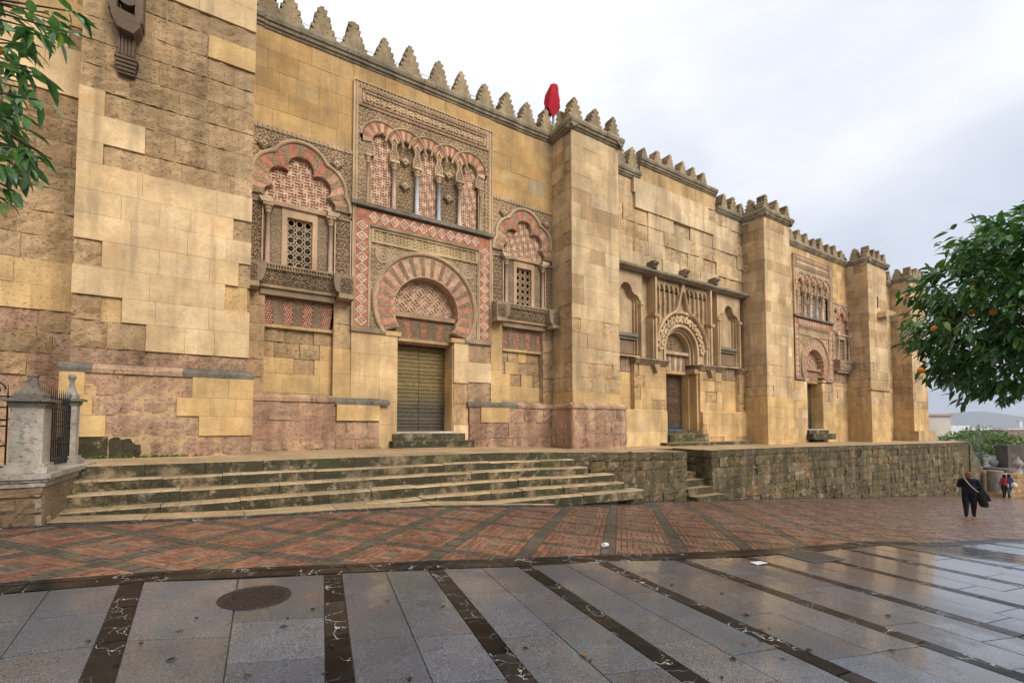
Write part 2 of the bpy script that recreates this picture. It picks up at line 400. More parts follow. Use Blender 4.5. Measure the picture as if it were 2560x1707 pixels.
def marble():
    s = NT('black_marble'); c, w = s.attr()
    dv = s.n('ShaderNodeVectorMath', operation='ADD'); s.set(dv, 0, s.pos())
    nn = s.n('ShaderNodeTexNoise'); s.set(nn, 'Vector', s.pos()); s.set(nn, 'Scale', 3.0); s.set(nn, 'Detail', 5)
    sc = s.n('ShaderNodeVectorMath', operation='SCALE'); s.set(sc, 0, nn.outputs['Color']); s.set(sc, 'Scale', 0.55); s.t.links.new(sc.outputs[0], dv.inputs[1])
    v = s.voro(4.6, 'DISTANCE_TO_EDGE', dv.outputs[0])
    wd = s.ramp(s.noise(3.0, 4), 0.42, 0.72, 0.0, 0.020)
    vein = s.math('LESS_THAN', v.outputs['Distance'], wd)
    vein = s.math('MULTIPLY', vein, s.ramp(s.noise(9, 4), 0.30, 0.5))
    c = s.scol(c, s.ramp(s.noise(4, 6, 0.65), 0.3, 0.7, 0.6, 1.5))
    c = s.mixc(vein, c, (0.42, 0.41, 0.40))
    return s.done(c, s.ramp(s.noise(1.2, 4), 0.35, 0.65, 0.20, 0.36), 0.10)
M['marble'] = marble()
def brickmat():
    s = NT('wet_brick_paver'); c, w = s.attr()
    n2 = s.noise(22, 6, 0.7); big = s.noise(0.8, 5, 0.6)
    c = s.scol(c, s.ramp(n2, 0.3, 0.7, 0.6, 1.4)); c = s.scol(c, s.ramp(big, 0.3, 0.7, 0.8, 1.15))
    s.bump(n2, 0.005)
    s.set(s.b, 'Coat Weight', s.ramp(big, 0.35, 0.6, 0.1, 0.7)); s.set(s.b, 'Coat Roughness', 0.14); s.set(s.b, 'Coat IOR', 1.34)
    return s.done(c, s.ramp(s.noise(2.5, 5, 0.6), 0.35, 0.65, 0.24, 0.50), 0.45)
M['paver'] = brickmat()
M['bed'] = simple('paving_mortar', (0.060, 0.050, 0.036), 0.45, 0.4, 0, 0.35, 14, 0.004)
M['earth'] = simple('far_ground', (0.10, 0.10, 0.07), 0.9, 0.2, 0, 0.4, 0.05)
def bronze():
    s = NT('bronze_door'); c, w = s.attr()
    z = s.n('ShaderNodeSeparateXYZ'); s.set(z, 0, s.pos())
    wear = s.ramp(s.math('ADD', z.outputs[2], s.math('MULTIPLY', s.noise(5, 6, 0.7), 0.9)), 2.55, 3.35)
    k = s.mixc(wear, (0.078, 0.062, 0.040), (0.165, 0.115, 0.042))
    k = s.scol(k, s.ramp(s.noise(14, 6, 0.7), 0.3, 0.7, 0.6, 1.35))
    k = s.mixc(s.math('MULTIPLY', s.ramp(s.noise(3, 5), 0.55, 0.7), 0.4), k, (0.11, 0.09, 0.042))
    return s.done(k, 0.5, 0.5, 0.45)
M['bronze'] = bronze()
def leafmat(name, c1, c2, trans=0.25):
    s = NT(name)
    oi = s.n('ShaderNodeObjectInfo'); g = s.n('ShaderNodeNewGeometry')
    rv = s.math('FRACT', s.math('ADD', oi.outputs['Random'], g.outputs['Random Per Island']))
    k = s.mixc(rv, c1, c2)
    k = s.mixc(s.ramp(rv, 0.90, 1.0), k, (0.20, 0.27, 0.04))
    k = s.scol(k, s.ramp(s.noise(30, 3), 0.3, 0.7, 0.8, 1.2))
    s.done(k, 0.26, 0.6)
    try: s.set(s.b, 'Subsurface Weight', 0.0)
    except Exception: pass
    tr = s.n('ShaderNodeBsdfTranslucent'); s.set(tr, 'Color', s.scol(k, 1.6)); mx = s.n('ShaderNodeMixShader'); mx.inputs[0].default_value = trans
    s.t.links.new(s.b.outputs[0], mx.inputs[1]); s.t.links.new(tr.outputs[0], mx.inputs[2]); s.t.links.new(mx.outputs[0], s.out.inputs[0])
    return s.m
M['leaf'] = leafmat('orange_leaf', (0.034, 0.105, 0.030), (0.095, 0.215, 0.046))
M['olive'] = leafmat('olive_leaf', (0.055, 0.085, 0.060), (0.10, 0.13, 0.09))
M['lemon'] = leafmat('bright_leaf', (0.045, 0.11, 0.012), (0.12, 0.19, 0.02))
M['bark'] = simple('bark', (0.075, 0.055, 0.04), 0.9, 0.2, 0, 0.4, 20, 0.02)
M['orange'] = simple('orange_fruit', (0.62, 0.20, 0.012), 0.45, 0.4, 0, 0.15, 12, 0.002)
# block colours
CREAM = (0.68, 0.49, 0.275); OCHRE = (0.61, 0.40, 0.18); TAN = (0.55, 0.37, 0.20); BROWN = (0.41, 0.27, 0.15)
PINK = (0.52, 0.335, 0.21); PINKD = (0.42, 0.25, 0.16); PALE = (0.70, 0.54, 0.34); GREY = (0.26, 0.225, 0.17)
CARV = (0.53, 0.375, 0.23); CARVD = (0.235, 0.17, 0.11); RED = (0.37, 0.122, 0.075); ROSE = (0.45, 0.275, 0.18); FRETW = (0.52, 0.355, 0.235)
# ------------------------------------------------------------ street
_K = np.array([(-40, 2.6), (-5, .24), (-2, .12), (0, 0), (2, -.06), (5, -.2), (7.2, -.28), (8.2, -.31), (9.2, -.335), (9.8, -.36), (11.6, -.56), (13.84, -.69), (16.2, -.95), (23, -1.68), (29, -2.12), (40, -2.92), (62, -4.53), (80, -9.0), (95, -12.0)])
_KC = np.array([(-40, .014), (4, .014), (9.5, -.02), (14, -.03), (22, 0), (100, 0)])
def gz(x, y=5.0):
    return float(np.interp(x, _K[:, 0], _K[:, 1]) + min(max(y, 0), 11) * np.interp(x, _KC[:, 0], _KC[:, 1]))
GT = lambda u, v, d: (u, v, gz(u, v) + d)
def interp(x, pts):
    if x <= pts[0][0]: p, q = pts[0], pts[1]
    elif x >= pts[-1][0]: p, q = pts[-2], pts[-1]
    else:
        for p, q in zip(pts, pts[1:]):
            if p[0] <= x <= q[0]: break
    return p[1] + (q[1] - p[1]) * (x - p[0]) / (q[0] - p[0])
BORD = [(-1.74, 6.05), (-0.28, 5.95), (0.94, 5.56), (3.18, 4.87), (5.3, 4.40), (7.06, 4.04), (7.67, 3.95), (15.2, 2.70), (40, -1.4)]
BASE = [(-5, 8.9), (0, 8.85), (5, 8.75), (8.5, 8.78), (9.9, 8.95), (10.6, 9.7), (11.5, 10.2), (14, 10.36), (60, 10.40)]
bord = lambda x: interp(x, BORD)
base = lambda x: interp(x, BASE)
g = MB(c=(1, 1, 1))
XS = [-4000, -400, -40, -20, -10, -7, -5, -4, -3] + [-2 + 0.5 * k for k in range(51)] + [24, 26, 29, 32, 36, 40, 45, 50, 62, 70, 80, 95, 150, 400, 1500, 12000]; YS = [-9000, -400, -40, -10, -4] + list(range(0, 12)) + [14, 20, 30, 60, 300, 1500, 9000]
g.add([(x, y, gz(x, y) - 0.013) for y in YS for x in XS], [(j * len(XS) + i, j * len(XS) + i + 1, (j + 1) * len(XS) + i + 1, (j + 1) * len(XS) + i) for j in range(len(YS) - 1) for i in range(len(XS) - 1)])
ground = g.build('ground', M['bed'], org=(0, 0, 0)); tag(ground, 'sloping street ground under the paving running out to the plain', 'ground', kind='structure')
def quad(mb, P, d0, d1, b=0.006, c=None):
    cx = sum(p[0] for p in P) / 4; cy = sum(p[1] for p in P) / 4
    def ins(p):
        l = math.hypot(p[0] - cx, p[1] - cy) or 1; return (p[0] + (cx - p[0]) / l * b * 1.4, p[1] + (cy - p[1]) / l * b * 1.4)
    I = [ins(p) for p in P]
    mb.add([(p[0], p[1], d0) for p in P] + [(p[0], p[1], d1 - b * 0.5) for p in P] + [(p[0], p[1], d1) for p in I],
           [(0, 1, 5, 4), (1, 2, 6, 5), (2, 3, 7, 6), (3, 0, 4, 7), (4, 5, 9, 8), (5, 6, 10, 9), (6, 7, 11, 10), (7, 4, 8, 11), (8, 9, 10, 11)], c)
def quota(items, n, name, mat, parent, stuffname, T=GT):
    """items = (size in view, function that adds the piece to an MB): the n largest become objects, the rest one part"""
    items.sort(key=lambda t: -t[0])
    for s_, fn in items[:n]:
        mb = MB(T); fn(mb); mb.build(name, mat, parent)
    if items[n:]:
        mb = MB(T)
        for s_, fn in items[n:]: fn(mb)
        mb.build(stuffname, mat, parent, kind='stuff')
# --- granite roadway
gp = empty('granite_paving', (6, 2, gz(6))); tag(gp, 'wet grey granite slab roadway crossed by narrow black marble strips', 'paving', kind='structure')
LINES = [((-4.3, 5.85), (0.20, -1)), ((-3.1, 5.74), (0.15, -1)), ((-1.98, 5.68), (0.10, -1)), ((-0.836, 5.646), (0.057, -1)), ((0.898, 5.212), (-0.163, -0.987)), ((1.929, 4.878), (-0.157, -0.987)), ((2.944, 4.596), (-0.142, -0.99)), ((3.951, 4.375), (-0.113, -0.99)), ((5.13, 4.10), (-0.10, -0.99)), ((6.22, 3.84), (-0.11, -0.99))]
x = 7.37
while x < 34: LINES.append(((x, bord(x) - 0.33), (-0.13, -0.99))); x += 1.09
SW = 0.172
def lp(i, t, off=0.0):
    (x, y), (dx, dy) = LINES[i]; l = math.hypot(dx, dy); dx /= l; dy /= l
    return (x + dx * t - dy * off, y + dy * t + dx * off)   # off: to the right of the line
def gcol(a=0.14): return vary((0.074, 0.081, 0.094), a)
slabs = []; strips = []
for i in range(len(LINES) - 1):
    L = 7.4 if i < 12 else 5.5
    # marble strip pieces
    t = 0.0
    while t < L:
        t2 = min(L, t + rnd.uniform(0.55, 0.8)); g_ = 0.004
        P = [lp(i, t + g_, g_), lp(i, t + g_, SW - g_), lp(i, t2 - g_, SW - g_), lp(i, t2 - g_, g_)]
        cc = vary((0.010, 0.009, 0.009), 0.35) if rnd.random() < 0.7 else vary((0.022, 0.018, 0.015), 0.2)
        strips.append((view_size((P[0][0], P[0][1], 0), t2 - t), (lambda mb, P=P, cc=cc, dz=rnd.uniform(0, 0.002): quad(mb, P, -0.03, dz, 0.003, cc))))
        t = t2
    # two runs of slabs
    for h in range(2):
        t = 0.0; first = True
        while t < L:
            t2 = min(L, t + (rnd.uniform(0.3, 0.9) if first else rnd.uniform(0.62, 0.95))); first = False; g_ = 0.004
            def at(tt, f):
                a = lp(i, tt, SW); b = lp(i + 1, tt, 0.0); return (a[0] + (b[0] - a[0]) * f, a[1] + (b[1] - a[1]) * f)
            f0, f1 = (0.0, 0.5) if h == 0 else (0.5, 1.0); gf = g_ / 1.0
            P = [at(t + g_, f0 + gf), at(t + g_, f1 - gf), at(t2 - g_, f1 - gf), at(t2 - g_, f0 + gf)]
            cc = gcol(0.16 if rnd.random() < 0.8 else 0.3)
            slabs.append((view_size((P[0][0], P[0][1], 0), t2 - t), (lambda mb, P=P, cc=cc, dz=rnd.uniform(-0.001, 0.003): quad(mb, P, -0.03, dz, 0.003, cc))))
            t = t2
quota(slabs, 290, 'slab', M['granite'], gp, 'far_slabs')
quota(strips, 200, 'marble_slab', M['marble'], gp, 'far_marble_slabs')
# --- border of black marble between brick and granite, and the narrow strip at the foot of the steps
bs = empty('marble_border', (4, 5.3, gz(4))); tag(bs, 'black veined marble border between brick paving and granite roadway', 'border', kind='structure')
x = -5.0; pieces = []
while x < 34:
    x2 = x + rnd.uniform(0.7, 1.1)
    P = [(x + 0.003, bord(x) - 0.325), (x2 - 0.003, bord(x2) - 0.325), (x2 - 0.003, bord(x2) - 0.12), (x + 0.003, bord(x) - 0.12)]
    P2 = [(x + 0.003, bord(x) - 0.116), (x2 - 0.003, bord(x2) - 0.116), (x2 - 0.003, bord(x2)), (x + 0.003, bord(x))]
    c1 = vary((0.011, 0.010, 0.010), 0.3)
    pieces.append((view_size((x, bord(x), 0), 1), (lambda mb, P=P, c1=c1: quad(mb, P, -0.03, 0.003, 0.003, c1))))
    pieces.append((view_size((x, bord(x), 0), 0.9), (lambda mb, P=P2, c1=c1: quad(mb, P, -0.03, 0.006, 0.003, c1))))
    x = x2
quota(pieces, 120, 'marble_slab', M['marble'], bs, 'far_marble_slabs')
fs = empty('marble_footing', (4, 10.0, gz(4))); tag(fs, 'thin dark marble strip along the foot of the stone steps', 'border', kind='structure')
x = -5.0
while x < 44:
    x2 = x + 1.2
    mb = MB(GT); quad(mb, [(x + 0.003, base(x) - 0.13), (x2 - 0.003, base(x2) - 0.13), (x2 - 0.003, base(x2) + 0.02), (x + 0.003, base(x) + 0.02)], -0.03, 0.012, 0.004, vary((0.03, 0.03, 0.034), 0.2))
    mb.build('marble_slab', M['marble'], fs); x = x2
# --- brick paving: diamonds of red brick framed by bands of grey cobbles
bp = empty('brick_paving', (8, 7.5, gz(8))); tag(bp, 'wet red brick paving in diamonds framed by grey cobble bands', 'paving', kind='structure')
A = Vector((0.712, 0.705)); B = Vector((0.70, -0.775)); O = Vector((-0.37, 7.97))
bricks = []; cob = []
def inzone(p): return -5.2 < p[0] < 40 and bord(p[0]) + 0.03 < p[1] < base(p[0]) - 0.14
def clip(P):
    k = [inzone(p) for p in P]
    if all(k): return P
    if not any(k): return None
    return [(p[0], min(max(p[1], bord(p[0]) + 0.008), base(p[0]) - 0.135)) for p in P]
for i in range(-14, 50):
    for j in range(-30, 34):
        c0 = O + A * i + B * j
        if not (-6.5 < c0.x < 41 and bord(c0.x) - 1.2 < c0.y < base(c0.x) + 1.2): continue
        def W(s, t): p = c0 + A * s + B * t; return (p.x, p.y)
        def put(s0, s1, t0, t1, c, lst, dz, gap=0.0055):
            P = clip([W(s0 + gap, t0 + gap), W(s0 + gap, t1 - gap), W(s1 - gap, t1 - gap), W(s1 - gap, t0 + gap)][::-1])
            if P:
                pc = (P[0][0], P[0][1], gz(P[0][0])); lst.append((view_size(pc, 0.2 * abs(pc[2] - 1.62) / max(1, (Vector(pc) - Vector(CAM)).length)), (lambda mb, P=P, c=c, dz=dz: quad(mb, P, -0.02, dz, 0.007, c))))
        h2 = 0.405
        while h2 > 0.10:
            h1 = h2 - 0.081; n = max(1, round((h1 + h2) * 1.02 / 0.20))
            for (ds, dt) in ((0, 1), (1, 0), (0, -1), (-1, 0)):
                for k in range(n):
                    a = -h2 + (h1 + h2) * k / n; b = -h2 + (h1 + h2) * (k + 1) / n
                    if rnd.random() < 0.09: c = vary((0.13, 0.095, 0.065), 0.25)
                    else: c = vary(mix((0.155, 0.058, 0.038), (0.195, 0.098, 0.060), rnd.random()), 0.34)
                    if (ds, dt) == (0, 1): r = (a, b, h1, h2)
                    elif (ds, dt) == (1, 0): r = (h1, h2, -b, -a)
                    elif (ds, dt) == (0, -1): r = (-b, -a, -h2, -h1)
                    else: r = (-h2, -h1, a, b)
                    put(*r, c, bricks, rnd.uniform(-0.003, 0.003))
            h2 = h1
        for k in range(3): put(-0.09 + 0.06 * k, -0.03 + 0.06 * k, -0.085, 0.085, vary((0.085, 0.075, 0.058), 0.3), cob, rnd.uniform(-0.004, 0.002))
        nb = 19
        for k in range(nb):
            a = -0.40 + 0.80 * k / nb; b = a + 0.80 / nb
            put(a, b, 0.405, 0.595, vary((0.062, 0.054, 0.040), 0.35), cob, rnd.uniform(-0.005, 0.003), 0.004)
            put(0.405, 0.595, a, b, vary((0.062, 0.054, 0.040), 0.35), cob, rnd.uniform(-0.005, 0.003), 0.004)
        for k in range(5): put(0.405 + 0.038 * k, 0.443 + 0.038 * k, 0.405, 0.595, vary((0.062, 0.054, 0.040), 0.35), cob, rnd.uniform(-0.005, 0.002), 0.004)
quota(bricks, 300, 'brick', M['paver'], bp, 'far_bricks')
mb = MB(GT)
for s_, fn in cob: fn(mb)
mb.build('cobble_bands', M['paver'], bp, kind='stuff')
mb = MB(GT); s_ = []
for i in range(30):
    x0 = 33.5 + i * 1.0
    mb.add([(x0, interp(x0, BORD) if x0 < 40 else -3, 0.0), (x0 + 1, interp(x0 + 1, BORD) if x0 < 39 else -3, 0.0), (x0 + 1, 10.6 if x0 < 45 else 18, 0.0), (x0, 10.6 if x0 < 45 else 18, 0.0)], [(0, 1, 2, 3)], vary((0.14, 0.068, 0.048), 0.12))
mb.build('far_brick_sheet', M['paver'], bp, kind='stuff')
# --- manhole and drain
mh = empty('manhole_cover', (0.24, 4.82, gz(0.24))); tag(mh, 'round rusty iron manhole cover set in granite slabs', 'manhole cover')
mb = MB(GT); mb.lathe([(0.298, -0.01), (0.298, 0.009), (0.28, 0.010), (0.278, 0.006)], 0.24, 4.82, 40); mb.build('rim', M['rust_iron'], mh)
mb = MB(GT); mb.lathe([(0.272, -0.01), (0.272, 0.008), (0.0, 0.009)], 0.24, 4.82, 36); mb.build('lid', M['rust_iron'], mh)
mb = MB(GT)
for i in range(-8, 9):
    for j in range(-8, 9):
        u, v = i * 0.032 + (j % 2) * 0.016, j * 0.032
        if math.hypot(u, v) < 0.25: mb.chip(0.24 + u - 0.011, 0.24 + u + 0.011, 4.82 + v - 0.006, 4.82 + v + 0.006, 0.006, 0.016)
mb.build('tread_pattern', M['rust_iron'], mh, kind='stuff')
M['grate'] = simple('worn_grate', (0.11, 0.095, 0.085), 0.4, 0.5, 0.2, 0.3, 30)
dg = empty('drain_grate', (7.36, 3.44, gz(7.36))); tag(dg, 'rectangular black drain grate beside the marble border', 'grate')
e2 = Vector((-0.135, -0.99)).normalized(); ex = Vector((0.99, -0.135)).normalized(); c0 = Vector((7.36, 3.44))
def gq(mb, a0, a1, b0, b1, d0, d1):
    P = [c0 + ex * a + e2 * b for a, b in ((a0, b1), (a1, b1), (a1, b0), (a0, b0))]; quad(mb, [(p.x, p.y) for p in P], d0, d1, 0.002)
mb = MB(GT)
for a0, a1, b0, b1 in ((-0.36, 0.36, -0.26, -0.22), (-0.36, 0.36, 0.22, 0.26), (-0.36, -0.32, -0.22, 0.22), (0.32, 0.36, -0.22, 0.22)): gq(mb, a0, a1, b0, b1, -0.01, 0.012)
mb.build('frame', M['grate'], dg)
for k in range(9):
    mb = MB(GT); gq(mb, -0.32, 0.32, -0.205 + k * 0.047, -0.18 + k * 0.047, -0.01, 0.010); mb.build('bar', M['grate'], dg)
# --- litter
def gpt(px, py):
    """where a direction of view meets the street"""
    d = cam_pt(px, py, 1.0) - Vector(CAM); t = 0.5
    for k in range(60):
        p = Vector(CAM) + d * t; t += (p.z - gz(p.x, p.y)) * 0.5 / max(0.05, -d.z) if p.z > gz(p.x, p.y) - 5 else -1
    return Vector(CAM) + d * t
rr = random.Random(5)
for k in range(34):
    px, py = rr.uniform(60, 2300), rr.uniform(1450, 1690)
    q = gpt(px, py)
    a = rr.uniform(0, 6.28); l = rr.uniform(0.018, 0.036); w_ = l * rr.uniform(0.35, 0.6)
    mb = MB(GT)
    pts = [(-l, 0), (-l * 0.3, w_), (l * 0.4, w_ * 0.8), (l, 0), (l * 0.4, -w_ * 0.8), (-l * 0.3, -w_)]
    top = [(q.x + u * math.cos(a) - v * math.sin(a), q.y + u * math.sin(a) + v * math.cos(a), 0.006 + 0.5 * abs(v) ) for u, v in pts]
    mb.add(top + [(t_[0], t_[1], t_[2] + 0.002) for t_ in top], [(0, 1, 2, 3), (3, 4, 5, 0), (6, 7, 8, 9), (9, 10, 11, 6)] + [(i, (i + 1) % 6, 6 + (i + 1) % 6, 6 + i) for i in range(6)], rr.choice([(0.16, 0.09, 0.03), (0.02, 0.018, 0.016), (0.02, 0.018, 0.016), (0.05, 0.035, 0.02)]))
    o = mb.build('fallen_leaf', M['cloth']); tag(o, 'small dead leaf lying on the wet granite slabs', 'leaf', 'dead leaves scattered on the roadway')
q = gpt(1513, 1364)
mb = MB(); mb.tube([(q.x - 0.06, q.y, q.z + 0.045), (q.x + 0.045, q.y + 0.02, q.z + 0.03)], 0.034, 12, (0.7, 0.68, 0.65), 0.026)
cup = mb.build('paper_cup', M['cloth']); tag(cup, 'white paper cup lying on its side on the red brick paving', 'cup')
q = gpt(1889, 1404); mb = MB(GT); mb.add([(q.x - 0.12, q.y - 0.05, 0.008), (q.x + 0.10, q.y - 0.07, 0.02), (q.x + 0.13, q.y + 0.05, 0.009), (q.x - 0.09, q.y + 0.07, 0.016), (q.x - 0.12, q.y - 0.05, 0.011), (q.x + 0.10, q.y - 0.07, 0.023), (q.x + 0.13, q.y + 0.05, 0.012), (q.x - 0.09, q.y + 0.07, 0.019)], [(0, 1, 2, 3), (4, 5, 6, 7), (0, 1, 5, 4), (1, 2, 6, 5), (2, 3, 7, 6), (3, 0, 4, 7)], (0.72, 0.71, 0.70))
pp = mb.build('paper_scrap', M['cloth']); tag(pp, 'flat white paper scrap on a black marble strip near the drain grate', 'paper')
# ------------------------------------------------------------ the building
bld = empty('historic_building', (18, 14, 0.7)); tag(bld, 'long ochre sandstone building with stepped battlements, buttresses and three carved portals', 'building')
STONES = []       # (size, add fn, part, T): the largest 300 become objects, the rest stay joined under their part
def stone(part, T, u0, u1, v0, v1, d1, c, wear, mat='stone', d0=-0.05, gap=0.0016):
    rg = random.Random(int((u0 * 917 + v0 * 331 + u1 * 57) * 1000) & 0xffffff)
    def fn(mb):
        cc = tuple(c) + (wear,)
        if wear > 0.38:
            n = (max(2, min(7, int((u1 - u0) / 0.13))), max(2, min(4, int((v1 - v0) / 0.13))))
            mb.rough(u0 + gap, u1 - gap, v0 + gap, v1 - gap, d0, d1, 0.010 + 0.034 * wear, cc, n, rg, 0.004 + 0.014 * wear)
        else: mb.bev(u0 + gap, u1 - gap, v0 + gap, v1 - gap, d0, d1, 0.003, cc)
    p = T((u0 + u1) / 2, (v0 + v1) / 2, d1)
    STONES.append((view_size(p, math.sqrt((u1 - u0) * (v1 - v0))), fn, part, T, mat))
def courses(part, T, u0, u1, v0, v1, h, L, pick, d=0.0, rg=rnd, offs=0.0):
    """random ashlar; pick(u, v) -> (colour, wear, material, extra proud)"""
    n = max(1, round((v1 - v0) / h)); hh = (v1 - v0) / n
    for k in range(n):
        a = v0 + k * hh; b = a + hh; u = u0
        first = True
        while u < u1 - 1e-6:
            l = L * rg.uniform(0.55, 1.45)
            if first and k % 2: l *= 0.5
            first = False
            e = u + l
            if u1 - e < L * 0.4: e = u1
            c, w, m, x = pick((u + e) / 2, (a + b) / 2)
            stone(part, T, u, e, a, b, d + x + rg.uniform(-0.004, 0.004) * (1 + 4 * w), vary(c, 0.08 + 0.06 * w, rg), w, m)
            u = e
def core(name, x0, x1, y0, y1, z0, z1, c=OCHRE):
    mb = MB(c=c + (0.3,)); mb.add([(x0, y0, z0), (x1, y0, z0), (x1, y1, z0), (x0, y1, z0), (x0, y0, z1), (x1, y0, z1), (x1, y1, z1), (x0, y1, z1)], [(0, 1, 5, 4), (1, 2, 6, 5), (2, 3, 7, 6), (3, 0, 4, 7), (4, 5, 6, 7)])
    return mb.build(name, M['stone'], bld)
# ---- parapet pieces
def merlon_mesh(seed):
    rg = random.Random(seed); mb = MB(lambda u, v, d: (u, d, v), (0.50, 0.365, 0.20, 0.5))
    n = 5; pts = []
    for k in range(n):
        w = 0.375 - 0.235 * k / (n - 1); z = 0.86 * k / n
        pts += [(w + rg.uniform(-0.03, 0.03), z + rg.uniform(0.0, 0.03)), (w + rg.uniform(-0.03, 0.03), z + 0.095), (w - 0.125 + rg.uniform(-0.02, 0.02), z + 0.115)]
    pts.append((0.06, 0.86 + rg.uniform(-0.05, 0.02)))
    left = [(-p[0] + rg.uniform(-0.015, 0.015), p[1] + rg.uniform(-0.008, 0.008)) for p in reversed(pts)]
    poly = [(0.38, -0.03)] + pts + left + [(-0.38, -0.03)]
    mb.prism(poly, -0.21, 0.21, back=True)
    return mb
def merlon(parent, x, y, z, rot=0.0, s=1.0):
    k = rnd.randrange(9)
    if k not in MER:
        me = merlon_mesh(k + 3).mesh('merlon', (0, 0, 0)); me.materials.append(M['merlon']); MER[k] = me
    o = link('merlon', MER[k], parent, (x, y, z)); o.rotation_euler = (0, rnd.uniform(-0.04, 0.04), rot + rnd.uniform(-0.06, 0.06)); o.scale = (s * rnd.uniform(0.86, 1.06), 1, s * (rnd.uniform(0.90, 1.05) if rnd.random() < 0.85 else rnd.uniform(0.68, 0.8)))
    return o
MER = {}
def cornice(parent, T, u0, u1, z, h=0.36, proud=0.19):
    prof = [(0, 0.0), (0.10 * h, 0.25 * proud), (0.26 * h, 0.30 * proud), (0.28 * h, 0.55 * proud), (0.52 * h, 0.62 * proud), (0.55 * h, 0.85 * proud), (0.80 * h, proud), (h, 0.96 * proud), (h, -0.45)]
    n = max(1, int((u1 - u0) / 0.9)); mb = MB(T, (0.44, 0.36, 0.24, 0.5))
    for k in range(n):
        a = u0 + (u1 - u0) * k / n; b = u0 + (u1 - u0) * (k + 1) / n; j = rnd.uniform(-0.012, 0.012); jz = rnd.uniform(-0.01, 0.01)
        P = [(a + 0.003, z + q[0] + jz, q[1] + j) for q in prof] + [(b - 0.003, z + q[0] + jz, q[1] + j) for q in prof]; m = len(prof)
        mb.add(P, [(i, m + i, m + i + 1, i + 1) for i in range(m - 1)] + [tuple(range(m)), tuple(reversed(range(m, 2 * m)))])
    return mb.build('cornice', M['cornice'], parent)
WT = 12.65
# ---- wall sections -------------------------------------------------
def P_ochre(u, v):
    r = rnd.random()
    if r < 0.10: return mix(PALE, OCHRE, 0.4), 0.05, 'stone', 0
    if r < 0.25: return TAN, 0.35, 'stone', 0
    return mix(OCHRE, TAN, rnd.random() * 0.35), 0.08, 'stone', 0
def P_weather(u, v):
    r = rnd.random()
    if r < 0.25: return OCHRE, 0.3, 'stone', 0.0
    return mix(TAN, BROWN, rnd.random() * 0.7), rnd.uniform(0.45, 0.95), 'stone', rnd.uniform(-0.02, 0.01)
def P_pink(u, v):
    r = rnd.random()
    return mix(PINK, PINKD, rnd.random() * 0.8), rnd.uniform(0.55, 1.0), 'pink', rnd.uniform(-0.03, 0.0)
# left wall behind the orange branch
wl = core('wall', -9.0, -2.5, 14.06, 16, 0.5, 13.0)
courses(wl, front(0, 14), -5.4, -2.75, 9.2, WT + 1, 0.56, 1.0, lambda u, v: (CREAM, 0.1, 'stone', 0) if v < 10.6 and u < -3.2 else P_weather(u, v))
courses(wl, front(0, 14), -5.4, -2.75, 4.2, 9.2, 0.56, 0.8, P_weather)
courses(wl, front(0, 14), -5.4, -2.75, 0.8, 4.2, 0.5, 0.7, lambda u, v: P_pink(u, v) if rnd.random() < 0.7 else P_weather(u, v))
# left buttress
def buttress(x0, x1, yf, z1, name='buttress'):
    b = core(name, x0 + 0.06, x1 - 0.06, yf + 0.06, 14.2, 0.3, z1 + 0.3); return b
bt0 = buttress(-2.84, 0.385, 12.8, 16)
tf = front(0, 12.8)
Lc, Wt, Oc = (CREAM, 0.06, 'stone', 0.012), None, (OCHRE, 0.08, 'stone', 0.02)
def row(part, T, z0, z1, segs):
    for (a, b, t, L) in segs:
        u = a
        while u < b - 1e-6:
            e = u + L * rnd.uniform(0.7, 1.3)
            if b - e < L * 0.45: e = b
            if t == 'L': c, w, m, x = mix(CREAM, OCHRE, rnd.random() * 0.35), 0.05, 'stone', 0.012
            elif t == 'O': c, w, m, x = OCHRE, 0.08, 'stone', 0.015
            elif t == 'P': c, w, m, x = mix(PINK, PINKD, rnd.random() * 0.7), rnd.uniform(0.7, 1), 'pink', -0.015
            elif t == 'H': c, w, m, x = BROWN, 1.0, 'stone', -0.11
            elif t == 'G': c, w, m, x = (0.075, 0.078, 0.032), 0.4, 'terrace', 0.0
            elif t == 'D': c, w, m, x = (0.13, 0.10, 0.065), 0.8, 'terrace', -0.02
            else: c, w, m, x = mix(TAN, BROWN, rnd.random() * 0.6), rnd.uniform(0.5, 0.95), 'stone', rnd.uniform(-0.03, -0.005)
            stone(part, T, u, e, z0, z1, x + rnd.uniform(-0.003, 0.003), vary(c, 0.07), w, m, d0=-0.14 if t == 'H' else -0.05); u = e
Z = 11.5
while Z < 15.6: row(bt0, tf, Z, Z + 0.56, [(-2.84, -1.9, 'W' if Z < 12 else 'L', 0.8), (-1.9, 0.385, 'L', 0.9)]); Z += 0.56
for z0, z1 in ((8.86, 9.4), (9.4, 9.95), (9.95, 10.45), (10.45, 11.0), (11.0, 11.5)):
    row(bt0, tf, z0, z1, [(-2.84, -0.6, 'W', 0.75), (-0.6, 0.385, 'O' if 10.4 < z0 < 10.9 else 'W', 0.6)])
row(bt0, tf, 8.31, 8.86, [(-2.84, -2.42, 'L', 0.5), (-2.42, 0.385, 'W', 0.9)])
row(bt0, tf, 7.70, 8.31, [(-2.84, -1.72, 'L', 1.2), (-1.72, 0.385, 'W', 0.7)])
row(bt0, tf, 7.24, 7.70, [(-2.84, -2.42, 'L', 0.5), (-2.42, 0.385, 'W', 0.8)])
row(bt0, tf, 6.65, 7.24, [(-2.84, 0.385, 'L', 1.1)])
row(bt0, tf, 6.13, 6.65, [(-2.84, 0.0, 'L', 0.8), (0.0, 0.385, 'W', 0.5)])
row(bt0, tf, 5.58, 6.13, [(-2.84, 0.385, 'L', 0.8)])
